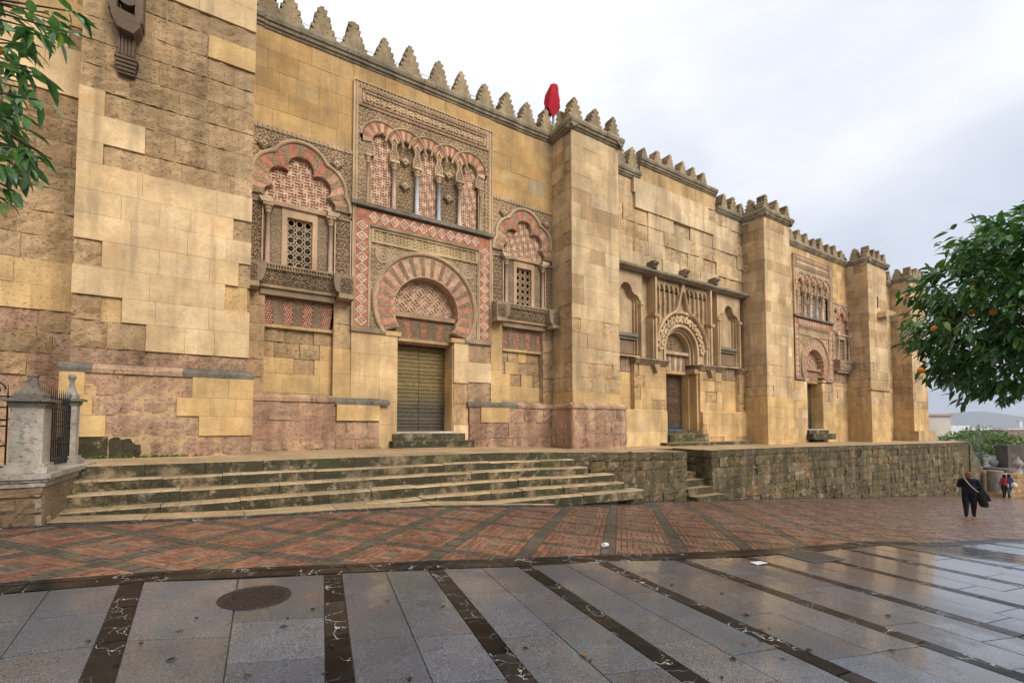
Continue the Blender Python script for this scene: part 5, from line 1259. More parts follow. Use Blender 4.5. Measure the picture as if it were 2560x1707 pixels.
# tympanum relief
ty = arc(0, 5.2, 0.95, 0, 180, 30)
mb = MB(T, GD + (0.3,)); mb.box(-1.2, 1.2, 4.2, 6.2, -0.95, -0.72); mb.build('tympanum', M['plain'], p2)
def relief(u, v): return 0.5 * arab(0.2)(u, v) + 0.5 * np.exp(-((u / 0.22) ** 2 + ((v - 5.62) / 0.26) ** 2))
carve('tympanum_relief', p2, T, (-0.95, 0.95, 5.22, 6.16), relief, -0.56, 0.13, M['plain'], mix(GD, CARVD, 0.3) + (0.2,), poly=ty, res=0.03)
mb = MB(T, mix(GS, PALE, 0.3) + (0.3,)); mb.prism(rect(-1.0, 1.0, 5.08, 5.22), -0.75, -0.40); mb.build('lintel_beam', M['plain'], p2)
for k in range(9):
    f0, f1 = k / 9, (k + 1) / 9; mb = MB(T); q = [(-0.98 + 1.96 * f0, 5.08), (-0.98 + 1.96 * f1, 5.08), (-0.85 + 1.7 * f1, 4.28), (-0.85 + 1.7 * f0, 4.28)]
    mb.prism(q[::-1], -0.75, -0.58 - 0.02 * (k % 2), c=(mix(GS, PALE, 0.4) if k % 2 else mix(CARVD, ROSE, 0.3)) + (0.3,)); mb.build('lintel_block', M['plain'], p2)
for sx in (-1, 1):
    mb = MB(T, OCHRE + (0.25,)); mb.prism(rect(*sorted((sx * 1.12, sx * 1.26)), 0.5, 4.2), -1.0, -0.10); mb.prism(rect(*sorted((sx * 1.0, sx * 1.14)), 0.5, 4.2), -1.0, -0.5); mb.build('jamb', M['stone'], p2)
    mb = MB(T, GD + (0.4,)); mb.prism(rect(*sorted((sx * 0.9, sx * 1.3)), 4.18, 4.40), -1.0, -0.04); mb.build('impost', M['plain'], p2)
mb = MB(T, OCHRE + (0.25,)); mb.prism(rect(-1.1, 1.1, 4.16, 4.30), -1.0, -0.55); mb.build('door_head', M['stone'], p2)
wood = (0.10, 0.062, 0.036)
for sx in (-1, 1):
    x0, x1 = (0.006, 1.02) if sx > 0 else (-1.02, -0.006); z = 1.46; k = 0
    mb = MB(T, wood); mb.box(x0, x1, 1.46, 4.2, -0.98, -0.93); lf = mb.build('door_leaf', M['paint'], p2)
    while z < 4.15:
        mb = MB(T); mb.bev(x0 + 0.004, x1 - 0.004, z + 0.004, z + 0.116, -0.93, -0.905 + 0.004 * (k % 2), 0.006, vary(wood, 0.2)); mb.build('door_board', M['paint'], p2); z += 0.12; k += 1
mb = MB(T, (0.025, 0.045, 0.15)); mb.box(-0.95, 0.9, 1.45, 1.58, -0.9, -0.80); mb.build('blue_door_guard', M['paint'], p2)
for (x0, x1, z0, z1, d1) in ((-1.25, 1.2, 1.25, 1.445, -0.05), (-1.3, 1.5, 1.0, 1.245, 0.25), (-1.8, 4.4, 0.66, 0.88, 0.75)):
    mb = MB(T, (0.46, 0.34, 0.18, 0.25)); mb.box(x0, x1, z0 - 0.2, z1, -1.0, d1); mb.build('door_step', M['step'], p2)
# side windows with ogee-trefoil heads
for cx_, lat in ((-3.75, False), (3.72, True)):
    TW = front(GC + cx_, 14.0)
    def tref(s_):
        return [(0.68 * s_, 4.72), (0.68 * s_, 7.05)] + [(0.42 * s_ + 0.28 * s_ * math.cos(R(a)), 7.10 + 0.28 * s_ * math.sin(R(a))) for a in range(0, 91, 15)] + [(0.30 * s_ * math.cos(R(a)), 7.48 + 0.34 * s_ * math.sin(R(a))) for a in range(10, 171, 16)] + [(-0.42 * s_ + 0.28 * s_ * math.cos(R(a)), 7.10 + 0.28 * s_ * math.sin(R(a))) for a in range(90, 181, 15)] + [(-0.68 * s_, 7.05), (-0.68 * s_, 4.72)]
    for s_, d1, c in ((1.22, 0.0, GS), (1.10, -0.10, GD), (1.0, -0.20, GS)):
        mb = MB(TW, c + (0.2,)); mb.prism(rect(-0.995, 0.995, 4.66, 8.415) if s_ > 1.2 else [(q[0] * 1.1, q[1] * 1.012) for q in tref(s_)], -0.5, d1, holes=[tref(s_)] if s_ > 1.2 else [tref(s_ * 0.995)]); mb.build('window_arch', M['plain'], p2)
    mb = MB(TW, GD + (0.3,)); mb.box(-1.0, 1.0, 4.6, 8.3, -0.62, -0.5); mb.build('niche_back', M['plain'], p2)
    mb = MB(TW, GREY + (0.4,)); mb.prism(rect(-0.82, 0.82, 5.56, 5.70), -0.5, -0.06); mb.prism(rect(-0.76, 0.76, 5.44, 5.56), -0.5, -0.14); mb.build('window_sill', M['plain'], p2)
    if lat:
        lattice(p2, TW, -0.62, 0.10, 5.74, 7.24, -0.44, (0.40, 0.28, 0.17, 0.1), 0.03, 0.24)
    mb = MB(TW, mix(CARVD, ROSE, 0.3) + (0.3,)); mb.prism(rect(-0.76, 0.76, 4.68, 5.42), -0.5, -0.24); mb.build('apron_panel', M['plain'], p2)
    for sx in (-1, 1):
        mb = MB(TW, GS + (0.2,))
        for dx in (0.0, 0.09): mb.prism(rect(*sorted((sx * (0.84 + dx), sx * (0.89 + dx))), 4.66, 7.2), -0.1, 0.06 - dx * 0.3)
        mb.prism(rect(*sorted((sx * 0.80, sx * 1.02)), 7.0, 7.12), -0.1, 0.10); mb.build('window_shaft', M['plain'], p2)
# ------------------------------------------------------------ place the ashlar
def flush_stones():
    STONES.sort(key=lambda t: -t[0]); rest = {}
    for i, (s_, fn, part, T_, mt) in enumerate(STONES):
        if i < 300:
            mb = MB(T_); fn(mb); mb.build('stone', M[mt], part)
        else:
            k = (part.name, mt)
            if k not in rest: rest[k] = (MB(), part, mt)
            mb = rest[k][0]; mb.T = T_; fn(mb)
    for (mb, part, mt) in rest.values(): mb.build('masonry', M[mt], part, kind='stuff')
flush_stones()
# ------------------------------------------------------------ terrace, steps and retaining walls
ter = empty('stone_terrace', (8, 10.5, 0.8)); tag(ter, 'raised stone terrace with mossy steps and rough retaining wall below the facade', 'terrace')
TZ = [(-6, 0.93), (6, 0.92), (8.0, 0.865), (10, 0.80), (13.84, 0.715), (16.2, 0.72), (20, 0.71), (40, 0.52), (50, 0.5)]
tz = lambda x: interp(x, TZ)
mb = MB(c=(0.46, 0.33, 0.185, 0.35)); xs = [-6 + 0.5 * k for k in range(40)] + [13.84, 13.841, 15.299, 15.3] + [16.5 + 0.75 * k for k in range(40)]; xs = sorted(set(xs))
def yf(x): return 12.2 if 13.84 < x < 15.3 else 10.47
for x0, x1 in zip(xs, xs[1:]):
    m_ = (x0 + x1) / 2; ya = yf(m_); ys = [ya, ya + 0.5, 12.5, 14.6]
    for y0, y1 in zip(ys, ys[1:]): mb.add([(x0, y0, tz(x0)), (x1, y0, tz(x1)), (x1, y1, tz(x1) + 0.012 * (y1 - 10.5)), (x0, y1, tz(x0) + 0.012 * (y1 - 10.5))], [(0, 1, 2, 3)])
mb.build('terrace_floor', M['floor'], ter)
# terrace flagstones along the edge
x = -2.6
while x < 8.2:
    x2 = min(8.4, x + rnd.uniform(0.8, 1.4)); mb = MB(lambda u, v, d: (u, v, tz(u) + d)); quad(mb, [(x + 0.004, 10.44), (x2 - 0.004, 10.44), (x2 - 0.004, 10.95), (x + 0.004, 10.95)], -0.22, 0.008 + rnd.uniform(0, 0.006), 0.014, vary((0.45, 0.33, 0.18), 0.12) + (0.4,)); mb.build('edge_slab', M['step'], ter); x = x2
# five steps below the top edge: each a run of worn blocks
DZ = lambda x: -0.055 * float(smooth(5, 9.5, np.array(x)))
EDGE = [(10.19, 0.715, 8.45), (9.87, 0.515, 8.7), (9.55, 0.312, 9.4), (9.25, 0.10, 9.5), (8.95, -0.085, 9.9)]
for k, (y, z, xe) in enumerate(EDGE):
    st = None; x = -2.2
    tread = MB(c=(0.35, 0.25, 0.135, 0.35)); 
    while x < xe - 0.01:
        x2 = min(xe, x + rnd.uniform(0.8, 1.7))
        if xe - x2 < 0.4: x2 = xe
        gl = min(gz(x, y), gz(x2, y)) - 0.1; zt = z + DZ(x)
        if zt > gz((x + x2) / 2, y) - 0.03:
            h = 0.24; jz = rnd.uniform(-0.012, 0.008); jy = rnd.uniform(-0.02, 0.02)
            mb = MB(lambda u, v, d, y=y, z=z, jz=jz: (u, v, z + DZ(u) + d + jz)); n = max(2, int((x2 - x) / 0.22)); c = vary((0.45, 0.33, 0.185), 0.14) + (0.5,)
            P = []; F = []
            for i in range(n + 1):
                u = x + 0.004 + (x2 - x - 0.008) * i / n; e = rnd.uniform(-0.022, 0.012)
                P += [(u, y + 0.012 + jy + e * 0.4, -h), (u, y + jy + e * 0.6, -0.10 + rnd.uniform(-0.03, 0.03)), (u, y + jy + e, -0.028), (u, y + 0.03 + jy + e, 0.0), (u, y + 0.40, 0.004)]
            for i in range(n):
                for j in range(4): F.append((i * 5 + j, (i + 1) * 5 + j, (i + 1) * 5 + j + 1, i * 5 + j + 1))
            F += [(0, 1, 2, 3, 4), tuple(n * 5 + j for j in (4, 3, 2, 1, 0))]
            mb.add(P, F, c); mb.build('step_block', M['step'], ter)
        x = x2
# pavement-level slab strip in front of the lowest step
x = -2.14
while x < 6.6:
    x2 = min(6.7, x + rnd.uniform(0.8, 1.5)); mb = MB(GT); quad(mb, [(x + 0.004, base(x)), (x2 - 0.004, base(x2)), (x2 - 0.004, 9.35), (x + 0.004, 9.35)], -0.05, 0.022 + rnd.uniform(0, 0.01), 0.01, vary((0.45, 0.32, 0.175), 0.12) + (0.4,)); mb.build('foot_slab', M['step'], ter); x = x2
# retaining wall one (runs out of the steps to the corner by the little stair), wall two (to the far end)
def P_rub(u, v):
    r = rnd.random()
    if r < 0.2: return (0.52, 0.385, 0.225), rnd.uniform(0.4, 0.8), 'terrace', rnd.uniform(-0.01, 0.03)
    if r < 0.35: return (0.46, 0.28, 0.125), rnd.uniform(0.5, 0.9), 'terrace', rnd.uniform(-0.02, 0.02)
    return mix((0.42, 0.305, 0.175), (0.31, 0.225, 0.13), rnd.random()), rnd.uniform(0.6, 1.0), 'terrace', rnd.uniform(-0.03, 0.02)
TST = []
def rubble(part, Tf, u0, u1, topf, botf, h=0.36, L=0.72, lim=None):
    v = None; zt = max(topf(u0), topf(u1)); zb = min(botf(u0), botf(u1)); k = 0; z1 = zt
    first = True
    while z1 > zb:
        hh = 0.27 if first else h * rnd.uniform(0.6, 1.4); z0 = z1 - hh; u = u0
        while u < u1 - 1e-6:
            e = u + (L * 1.7 if first else L) * rnd.uniform(0.5, 1.6)
            if u1 - e < L * 0.35: e = u1
            m_ = (u + e) / 2
            dz = topf(m_) - zt
            if z1 + dz > botf(m_) - 0.05:
                c, w, mt, x_ = P_rub(m_, z0) if not first else (mix((0.26, 0.19, 0.11), (0.33, 0.24, 0.14), rnd.random()), 0.5, 'terrace', 0.015)
                rg = random.Random(int(u * 991 + z0 * 577))
                def fn(mb, u=u, e=e, z0=z0 + dz, z1=z1 + dz, c=c, w=w, x_=x_, rg=rg): mb.rough(u + 0.003, e - 0.003, z0 + 0.003, z1 - 0.003, -0.12, x_, 0.010 + 0.02 * w, vary(c, 0.10, rg) + (w,), (max(2, min(5, int((e - u) / 0.14))), 3), rg, 0.012)
                TST.append((view_size(Tf(m_, z0, 0), e - u), fn, part, Tf))
            u = e
        z1 = z0; first = False
def wallcore(name, P, z0, z1):
    mb = MB(c=(0.28, 0.21, 0.125, 0.6)); n = len(P); mb.add([(p[0], p[1], z0) for p in P] + [(p[0], p[1], z1(p[0])) for p in P], [(i, (i + 1) % n, n + (i + 1) % n, n + i) for i in range(n)] + [tuple(range(n, 2 * n))]); return mb.build(name, M['terrace'], ter)
rw1 = wallcore('retaining_wall', [(6, 10.62), (13.74, 10.52), (13.74, 14), (6, 14)], -2, lambda x: tz(x) - 0.03)
rubble(rw1, front(0, 10.47), 8.3, 13.84, lambda u: tz(u) + 0.004, lambda u: gz(u, 10.4))
rw2 = wallcore('retaining_wall', [(15.38, 10.58), (45.5, 10.58), (45.5, 14), (15.38, 14)], -5, lambda x: tz(x) - 0.03)
rubble(rw2, front(0, 10.5), 15.3, 44.0, lambda u: tz(u) + 0.004, lambda u: gz(u, 10.4), 0.38, 0.75)
rubble(rw2, sideL(15.3), 10.5, 12.3, lambda u: tz(15.3), lambda u: gz(15.3, 10.4), 0.34, 0.5)
wallcore('stair_back', [(13.7, 12.2), (15.4, 12.2), (15.4, 14), (13.7, 14)], -2, lambda x: tz(x) - 0.03)
# rubble footing where the steps die into the wall
for k in range(14):
    x0 = 9.3 + k * 0.17 + rnd.uniform(-0.05, 0.05); y0 = 9.35 + 0.09 * k + rnd.uniform(-0.15, 0.1); s_ = rnd.uniform(0.18, 0.34)
    mb = MB(); mb.rough(0, s_, 0, s_ * 0.8, 0, s_ * 0.75, 0.06, vary((0.24, 0.175, 0.10), 0.2) + (0.9,), (3, 3), rnd, 0.05)
    zz = gz(x0, y0); mb.v = [(x0 + p[0], y0 + p[1], zz - 0.04 + p[2]) for p in mb.v]; mb.build('footing_stone', M['terrace'], ter)
# little stair in the gap
for k in range(6):
    y0 = 10.1 + 0.36 * k; z0 = gz(15, 10.2) + 0.24 * (k + 1)
    x2 = 15.42 if k == 0 else 15.3
    mb = MB(lambda u, v, d: (u, v, d)); mb.box(13.86, x2, y0, y0 + 0.42 if k < 5 else 12.2, -2.0, z0, (0.38, 0.27, 0.15, 0.4)); mb.build('stair_step', M['step'], ter)
TST.sort(key=lambda t: -t[0]); rest = {}
for i, (s_, fn, part, T_) in enumerate(TST):
    if i < 290: mb = MB(T_); fn(mb); mb.build('stone', M['terrace'], part)
    else:
        if part.name not in rest: rest[part.name] = (MB(), part)
        rest[part.name][0].T = T_; fn(rest[part.name][0])
for mb, part in rest.values(): mb.build('masonry', M['terrace'], part, kind='stuff')
# far end: broad flights down to the lower street
for k in range(9):
    mb = MB(c=(0.36, 0.27, 0.17, 0.5)); mb.box(45.5 + 0.35 * k, 45.85 + 0.35 * k, 10.5, 14.2, -5, tz(45) - 0.25 * (k + 1)); mb.build('end_step', M['terrace'], ter)
# weeds and moss tufts at the foot of the walls
rr = random.Random(3); mb = MB(c=(0.05, 0.09, 0.015))
spots = [(rr.uniform(-2.4, -0.6), 12.55, 0.93, 0.10) for _ in range(26)] + [(rr.uniform(0.6, 4.0), 13.8, 0.96, 0.07) for _ in range(16)] + [(rr.uniform(-2.3, 8), rr.choice([10.36, 10.05, 9.75]), None, 0.05) for _ in range(20)] + [(rr.uniform(8.5, 40), 10.44, 'w', 0.09) for _ in range(30)]
for (x, y, z, s_) in spots:
    if z is None: z = {10.36: 0.72, 10.05: 0.52, 9.75: 0.31}[y] + DZ(x)
    elif z == 'w': z = rr.uniform(gz(x, 10.4), tz(x))
    for j in range(14):
        a = rr.uniform(0, 6.28); l = s_ * rr.uniform(0.4, 1.1); w_ = l * 0.22; b = Vector((math.cos(a), math.sin(a) * 0.7, rr.uniform(0.3, 1.2))).normalized() * l; n_ = Vector((-math.sin(a), math.cos(a), 0)) * w_
        o_ = Vector((x + rr.uniform(-s_, s_), y + rr.uniform(-0.3, 0.3) * s_, z)); p_ = [o_, o_ + b * 0.5 + n_, o_ + b, o_ + b * 0.5 - n_]; mb.add([tuple(q) for q in p_], [(0, 1, 2, 3)])
wd = mb.build('weeds', M['lemon'], None); tag(wd, 'small green weeds and moss tufts along the foot of walls and steps', 'weeds', kind='stuff')
# ------------------------------------------------------------ railing with stone piers (left)
rl = empty('stone_railing', (-2.5, 9.2, 0.25)); tag(rl, 'low stone wall with pale capped piers and black iron railing at left edge', 'railing')
WH = (0.50, 0.44, 0.36)
def pier(parent, cx, cy, w, z0, z1, ball):
    T = lambda u, v, d: (cx + u, cy + v, d); h = w / 2; mb = MB(T, WH + (0.25,))
    mb.box(-h, h, -h, h, z0 + 0.12, z1); sh = mb.build('pier_shaft', M['white'], parent)
    mb = MB(T, WH + (0.3,))
    for (a, b, e) in ((z0, z0 + 0.08, 0.07), (z0 + 0.08, z0 + 0.13, 0.035)): mb.box(-h - e, h + e, -h - e, h + e, a, b)
    mb.build('pier_base', M['white'], parent)
    mb = MB(T, GREY + (0.4,))
    for (a, b, e) in ((z1, z1 + 0.03, 0.015), (z1 + 0.03, z1 + 0.08, 0.03), (z1 + 0.08, z1 + 0.12, 0.085)): mb.box(-h - e, h + e, -h - e, h + e, a, b)
    mb.build('pier_cap', M['cornice'], parent)
    mb = MB(T, (WH if ball else GREY) + (0.35,))
    def ringsq(s0, z): return [(-s0, -s0, z), (s0, -s0, z), (s0, s0, z), (-s0, s0, z)]
    prof = [(h * 0.92, z1 + 0.12), (h * 0.92, z1 + 0.19), (h * 0.62, z1 + 0.24), (h * 0.40, z1 + 0.31), (h * 0.30, z1 + 0.40), (h * 0.28, z1 + 0.43), (h * 0.36, z1 + 0.44), (h * 0.34, z1 + 0.46)]
    P = [q for s0, z in prof for q in ringsq(s0, z)]; F = []
    for i in range(len(prof) - 1):
        for k in range(4): F.append((i * 4 + k, i * 4 + (k + 1) % 4, (i + 1) * 4 + (k + 1) % 4, (i + 1) * 4 + k))
    F.append(tuple(range((len(prof) - 1) * 4, len(prof) * 4))); mb.add(P, F); mb.build('pier_finial', M['white'] if ball else M['cornice'], parent)
    if ball:
        mb = MB(T, WH + (0.2,)); r = h * 0.62; mb.lathe([(0.02, 0)] + [(r * math.sin(R(a)), r - r * math.cos(R(a))) for a in range(15, 181, 15)], 0, 0, 14, z0=z1 + 0.45); mb.build('ball_finial', M['white'], parent, smoothing=True)
XR = -2.15   # right-hand face of the wall
YR = 8.78
# base wall: street front and return beside the steps
mb = MB(c=(0.27, 0.19, 0.115, 0.5)); mb.box(-7, XR, YR + 0.06, 11.2, -0.2, 0.80); mb.build('base_wall', M['stone'], rl)
rg = random.Random(4)
for T_, u0, u1 in ((front(0, YR), -6.0, XR), (sideR(XR), YR, 10.6)):
    z = 0.12
    for h in (0.30, 0.22, 0.17):
        u = u0
        while u < u1 - 0.01:
            e = min(u1, u + rg.uniform(0.35, 0.8)); e = u1 if u1 - e < 0.2 else e
            mb = MB(T_); mb.rough(u + 0.006, e - 0.006, z + 0.006, z + h - 0.006, -0.08, 0.0, 0.035, vary((0.33, 0.22, 0.135) if T_(0, 0, 0)[1] == YR else (0.42, 0.34, 0.25), 0.15, rg) + (0.85,), (4, 3), rg, 0.02); mb.build('stone', M['stone'], rl); u = e
        z += h
for (a, b, e) in ((0.79, 0.86, 0.02), (0.86, 0.90, 0.05), (0.90, 0.97, 0.09)):
    mb = MB(c=WH + (0.35,)); mb.box(-7, XR + e, YR - e, 11.2, a, b - 0.003); mb.build('coping_moulding', M['white'], rl)
pier(rl, -2.36, YR + 0.24, 0.33, 0.97, 1.88, False)
pier(rl, -2.37, 10.95, 0.19, 0.97, 1.98, True)
# iron railing: along the return (between the piers) and off to the left
def rail(parent, A_, B_, z0, z1, n, spear=True):
    A_ = Vector(A_); B_ = Vector(B_)
    for zz in (z0 + 0.06, z0 + 0.35, z0 + 0.62, z0 + 0.70, z1 - 0.12):
        mb = MB(); mb.tube([(A_.x, A_.y, zz), (B_.x, B_.y, zz)], 0.012, 5); mb.build('rail', M['iron'], parent)
    for k in range(n + 1):
        p = A_ + (B_ - A_) * k / n; mb = MB(); mb.tube([(p.x, p.y, z0), (p.x, p.y, z1)], 0.011, 5)
        mb.tube([(p.x, p.y, z1), (p.x, p.y, z1 + 0.02), (p.x, p.y, z1 + 0.20)], 0.020, 5, None, 0.002); mb.build('bar', M['iron'], parent)
rail(rl, (-2.36, 9.2, 0), (-2.36, 10.85, 0), 1.0, 2.02, 16)
rail(rl, (-2.60, 9.02, 0), (-6.0, 9.02, 0), 1.0, 2.0, 9)
mb = MB()
for sgn in (1, -1):
    pts = []
    for a in range(0, 500, 20):
        r = 0.11 - 0.018 * a / 100; pts.append((-2.72 + r * math.cos(R(a)) * sgn * 0.9 - (0.12 if sgn < 0 else 0), 9.02, 2.13 + r * math.sin(R(a))))
    mb.tube(pts, 0.010, 5)
mb.tube([(-2.55, 9.02, 2.03), (-3.2, 9.02, 2.03)], 0.012, 5); mb.build('scroll', M['iron'], rl)
# ------------------------------------------------------------ red cloth over a tripod on the roof
rc = cam_pt(1386, 272, 19.2); fl = empty('flag_stand', tuple(rc)); tag(fl, 'bundled red cloth hanging on a grey metal tripod above the parapet corner', 'flag')
mb = MB(c=(0.30, 0.31, 0.33))
mb.tube([(rc.x, rc.y, rc.z - 0.7), (rc.x, rc.y, rc.z + 1.0)], 0.06, 8); mb.tube([(rc.x + 0.45, rc.y - 0.1, rc.z - 0.6), (rc.x + 0.03, rc.y, rc.z + 0.6)], 0.035, 6); mb.tube([(rc.x - 0.1, rc.y + 0.5, rc.z - 0.6), (rc.x, rc.y, rc.z + 0.6)], 0.035, 6); mb.build('tripod', M['cloth'], fl)
mb = MB(c=(0.40, 0.018, 0.03)); rg = random.Random(8); n = 22; rows = [(1.10, 0.04, 0.05), (1.04, 0.13, 0.05), (0.88, 0.19, 0.04), (0.6, 0.24, 0.0), (0.3, 0.29, -0.03), (0.05, 0.25, -0.09), (-0.15, 0.19, -0.16)]
P = []
for i, (z, r, ox) in enumerate(rows):
    for k in range(n):
        a = 2 * math.pi * k / n; q = r * 1.05 * (1 + 0.38 * math.sin(a * 5 + i * 0.5) + rg.uniform(-0.18, 0.18)); P.append((rc.x + ox + q * math.cos(a), rc.y + q * math.sin(a) * 0.8, rc.z + 0.22 + z * 1.15 + (0.22 * math.sin(a * 2 + 1) if i == len(rows) - 1 else 0)))
mb.add(P, [(i * n + k, i * n + (k + 1) % n, (i + 1) * n + (k + 1) % n, (i + 1) * n + k) for i in range(len(rows) - 1) for k in range(n)] + [tuple(range(n))]); mb.build('cloth', M['cloth'], fl, smoothing=True)
# a pigeon on the far battlements
bp_ = Vector((45.6, 12.98, 13.72)); mb = MB(c=(0.03, 0.03, 0.035)); mb.lathe([(0.01, -0.16), (0.05, -0.12), (0.075, -0.02), (0.06, 0.07), (0.028, 0.12), (0.035, 0.16), (0.01, 0.2)], 0, 0, 8); mb.v = [(bp_.x + v[2] * 0.85, bp_.y + v[1], bp_.z + v[0] + v[2] * 0.6) for v in mb.v]; pg = mb.build('pigeon', M['cloth'], smoothing=True); tag(pg, 'small dark pigeon perched on the farthest battlement', 'bird')

# ------------------------------------------------------------ orange trees
def leaf_mesh(name, L=0.10, W=0.045, mat='leaf', fold=0.25, curl=0.25):
    mb = MB(); n = 4; P = [(0, 0, 0)]
    for i in range(1, n):
        t = i / n; w_ = W * math.sin(math.pi * t ** 0.8); z = -curl * L * t * t
        P += [(L * t, -w_ * 0.5, z + fold * w_ * 0.5), (L * t, 0, z), (L * t, w_ * 0.5, z + fold * w_ * 0.5)]
    P.append((L, 0, -curl * L)); F = [(0, 1, 2), (0, 2, 3)]
    for i in range(n - 2):
        b = 1 + 3 * i; F += [(b, b + 3, b + 4, b + 1), (b + 1, b + 4, b + 5, b + 2)]
    b = 1 + 3 * (n - 2); e = len(P) - 1; F += [(b, e, b + 1), (b + 1, e, b + 2)]
    mb.add(P, F); me = mb.mesh(name, (0, 0, 0)); me.materials.append(M[mat]); return me, P, F
def leaf_frame(dirv, rg, droop=0.35):
    d = Vector(dirv).normalized(); d.z -= droop * rg.random(); d.normalize()
    up = Vector((0, 0, 1)) + Vector((rg.uniform(-.5, .5), rg.uniform(-.5, .5), 0)); y = up.cross(d)
    if y.length < 1e-3: y = Vector((1, 0, 0))
    y.normalize(); z = d.cross(y); return Matrix((d, y, z)).transposed()
def leafy(parent, leaves, P, F, me, n_obj, mat, stuffname='foliage'):
    """leaves = (matrix, position, scale); the nearest and largest become objects of their own"""
    leaves.sort(key=lambda t: -view_size(t[1], t[2]))
    for (m, p, s_) in leaves[:n_obj]:
        o = link('leaf', me, parent, p); o.rotation_euler = m.to_euler(); o.scale = (s_, s_, s_)
    V = []; FF = []; Pn = np.array(P)
    for (m, p, s_) in leaves[n_obj:]:
        b = len(V); a = (np.array(m) @ (Pn * s_).T).T + np.array(p); V += a.tolist(); FF += [[b + i for i in f] for f in F]
    if V:
        mb = MB(); mb.v = V; mb.f = FF; mb.c = [(1, 1, 1, 0)] * len(V); mb.m = [0] * len(FF); return mb.build(stuffname, M[mat], parent, kind='stuff')
lm, LP, LF = leaf_mesh('leaf', 0.112, 0.041)
# near tree at the left: only an overhanging branch is in view
rg = random.Random(21)
tl = empty('orange_tree', (-2.9, 4.2, gz(-2.9, 4.2))); tag(tl, 'near orange tree whose leafy branch overhangs the top left corner', 'tree')
B0 = Vector((-2.9, 4.2, gz(-2.9, 4.2)))
top = B0 + Vector((0.15, 0.0, 2.2)); mb = MB(); mb.tube([B0, B0 + Vector((0.05, 0.02, 1.1)), top], 0.13, 10, None, 0.09); mb.build('trunk', M['bark'], tl, smoothing=True)
twigs = []
pix = [(150, 70), (120, 40), (165, 15), (95, 20), (60, 60), (30, 30), (100, 80), (60, 110), (20, 100), (45, 160), (85, 185), (30, 190), (60, 225), (80, 250), (25, 240), (10, 150), (45, 290), (20, 300), (65, 330), (35, 345), (15, 380), (60, 385), (95, 390), (120, 405), (80, 420), (40, 430), (10, 450), (55, 455), (30, 490), (15, 520), (5, 340), (-20, 260), (-20, 120), (-20, 400)]
for (px, py) in pix: twigs.append(cam_pt(px - 18, py - 22, rg.uniform(2.05, 2.75)))
for k in range(120): twigs.append(cam_pt(rg.uniform(-900, -40), rg.uniform(-700, 520), rg.uniform(1.9, 4.2)))
leaves = []; brm = MB(); hub = top + Vector((0.1, -0.3, 0.9))
for p in twigs:
    a = hub + Vector((rg.uniform(-.2, .2), rg.uniform(-.2, .2), rg.uniform(-.3, .5))); mid = (a + p) / 2 + Vector((0, 0, 0.18)); brm.tube([a, mid, p], 0.014, 5, None, 0.004)
    out = (p - hub).normalized()
    for j in range(rg.randint(7, 11)):
        t = rg.uniform(-0.14, 0.02); d = out * 0.55 + Vector((rg.gauss(0, .75), rg.gauss(0, .75), rg.gauss(-0.35, .5))); leaves.append((leaf_frame(d, rg, 0.6), p + out * t, rg.uniform(0.75, 1.2)))
brm.build('branches', M['bark'], tl)
leafy(tl, leaves, LP, LF, lm, 260, 'leaf')
mb0 = MB(); mb0.lathe([(0.002, -0.036)] + [(0.033 * math.sin(R(a)), -0.032 * math.cos(R(a))) for a in range(20, 161, 20)] + [(0.002, 0.036)], 0, 0, 12); ome = mb0.mesh('orange', (0, 0, 0), True); ome.materials.append(M['orange'])
link('orange', ome, tl, cam_pt(-60, 90, 2.3))
# tree at the right
tr_ = Vector((7.55, 0.95, 0)); tr_.z = gz(7.55, 0.95)
to = empty('orange_tree', tuple(tr_)); tag(to, 'orange tree with round glossy crown and fruit at the right edge', 'tree')
mb = MB(); mb.tube([tr_, tr_ + Vector((0.03, 0.02, 1.2)), tr_ + Vector((0.0, 0.0, 2.4))], 0.12, 10, None, 0.09); mb.build('trunk', M['bark'], to, smoothing=True)
CC = Vector((7.84, 0.79, 2.88)); leaves = []; brm = MB(); rg = random.Random(33)
rx = Vector((math.cos(YAW), -math.sin(YAW), 0)); fx = FWD
for k in range(1400):
    while True:
        v = Vector((rg.gauss(0, 1), rg.gauss(0, 1), rg.gauss(0, 1))).normalized()
        if v.z > -0.75: break
    bump_ = 1 + 0.10 * math.sin(v.x * 7 + 1) * math.cos(v.y * 6) + 0.07 * math.sin(v.z * 9 + v.x * 4)
    s_ = (rg.uniform(0.80, 1.0) if rg.random() < 0.72 else rg.uniform(0.45, 0.8)) * bump_
    if rg.random() < 0.05: s_ *= 1.13
    z = v.z * s_ * 1.28; z = max(z, -1.15 + rg.uniform(-0.05, 0.1))
    p = CC + rx * (v.x * s_ * 1.62) + fx * (v.y * s_ * 1.6) + Vector((0, 0, z))
    out = (p - CC + Vector((0, 0, 0.2))).normalized()
    if k % 7 == 0: brm.tube([CC + Vector((0, 0, -0.6)), (CC + p) / 2 + Vector((0, 0, 0.1)), p], 0.012, 4, None, 0.003)
    for j in range(rg.randint(9, 13)):
        d = out * 0.7 + Vector((rg.gauss(0, .65), rg.gauss(0, .65), rg.gauss(-0.15, .45))); leaves.append((leaf_frame(d, rg, 0.7), p + out * rg.uniform(-0.14, 0.04) + Vector((rg.uniform(-.04, .04), rg.uniform(-.04, .04), rg.uniform(-.05, .05))), rg.uniform(0.85, 1.4)))
brm.build('branches', M['bark'], to)
leafy(to, leaves, LP, LF, lm, 300, 'leaf')
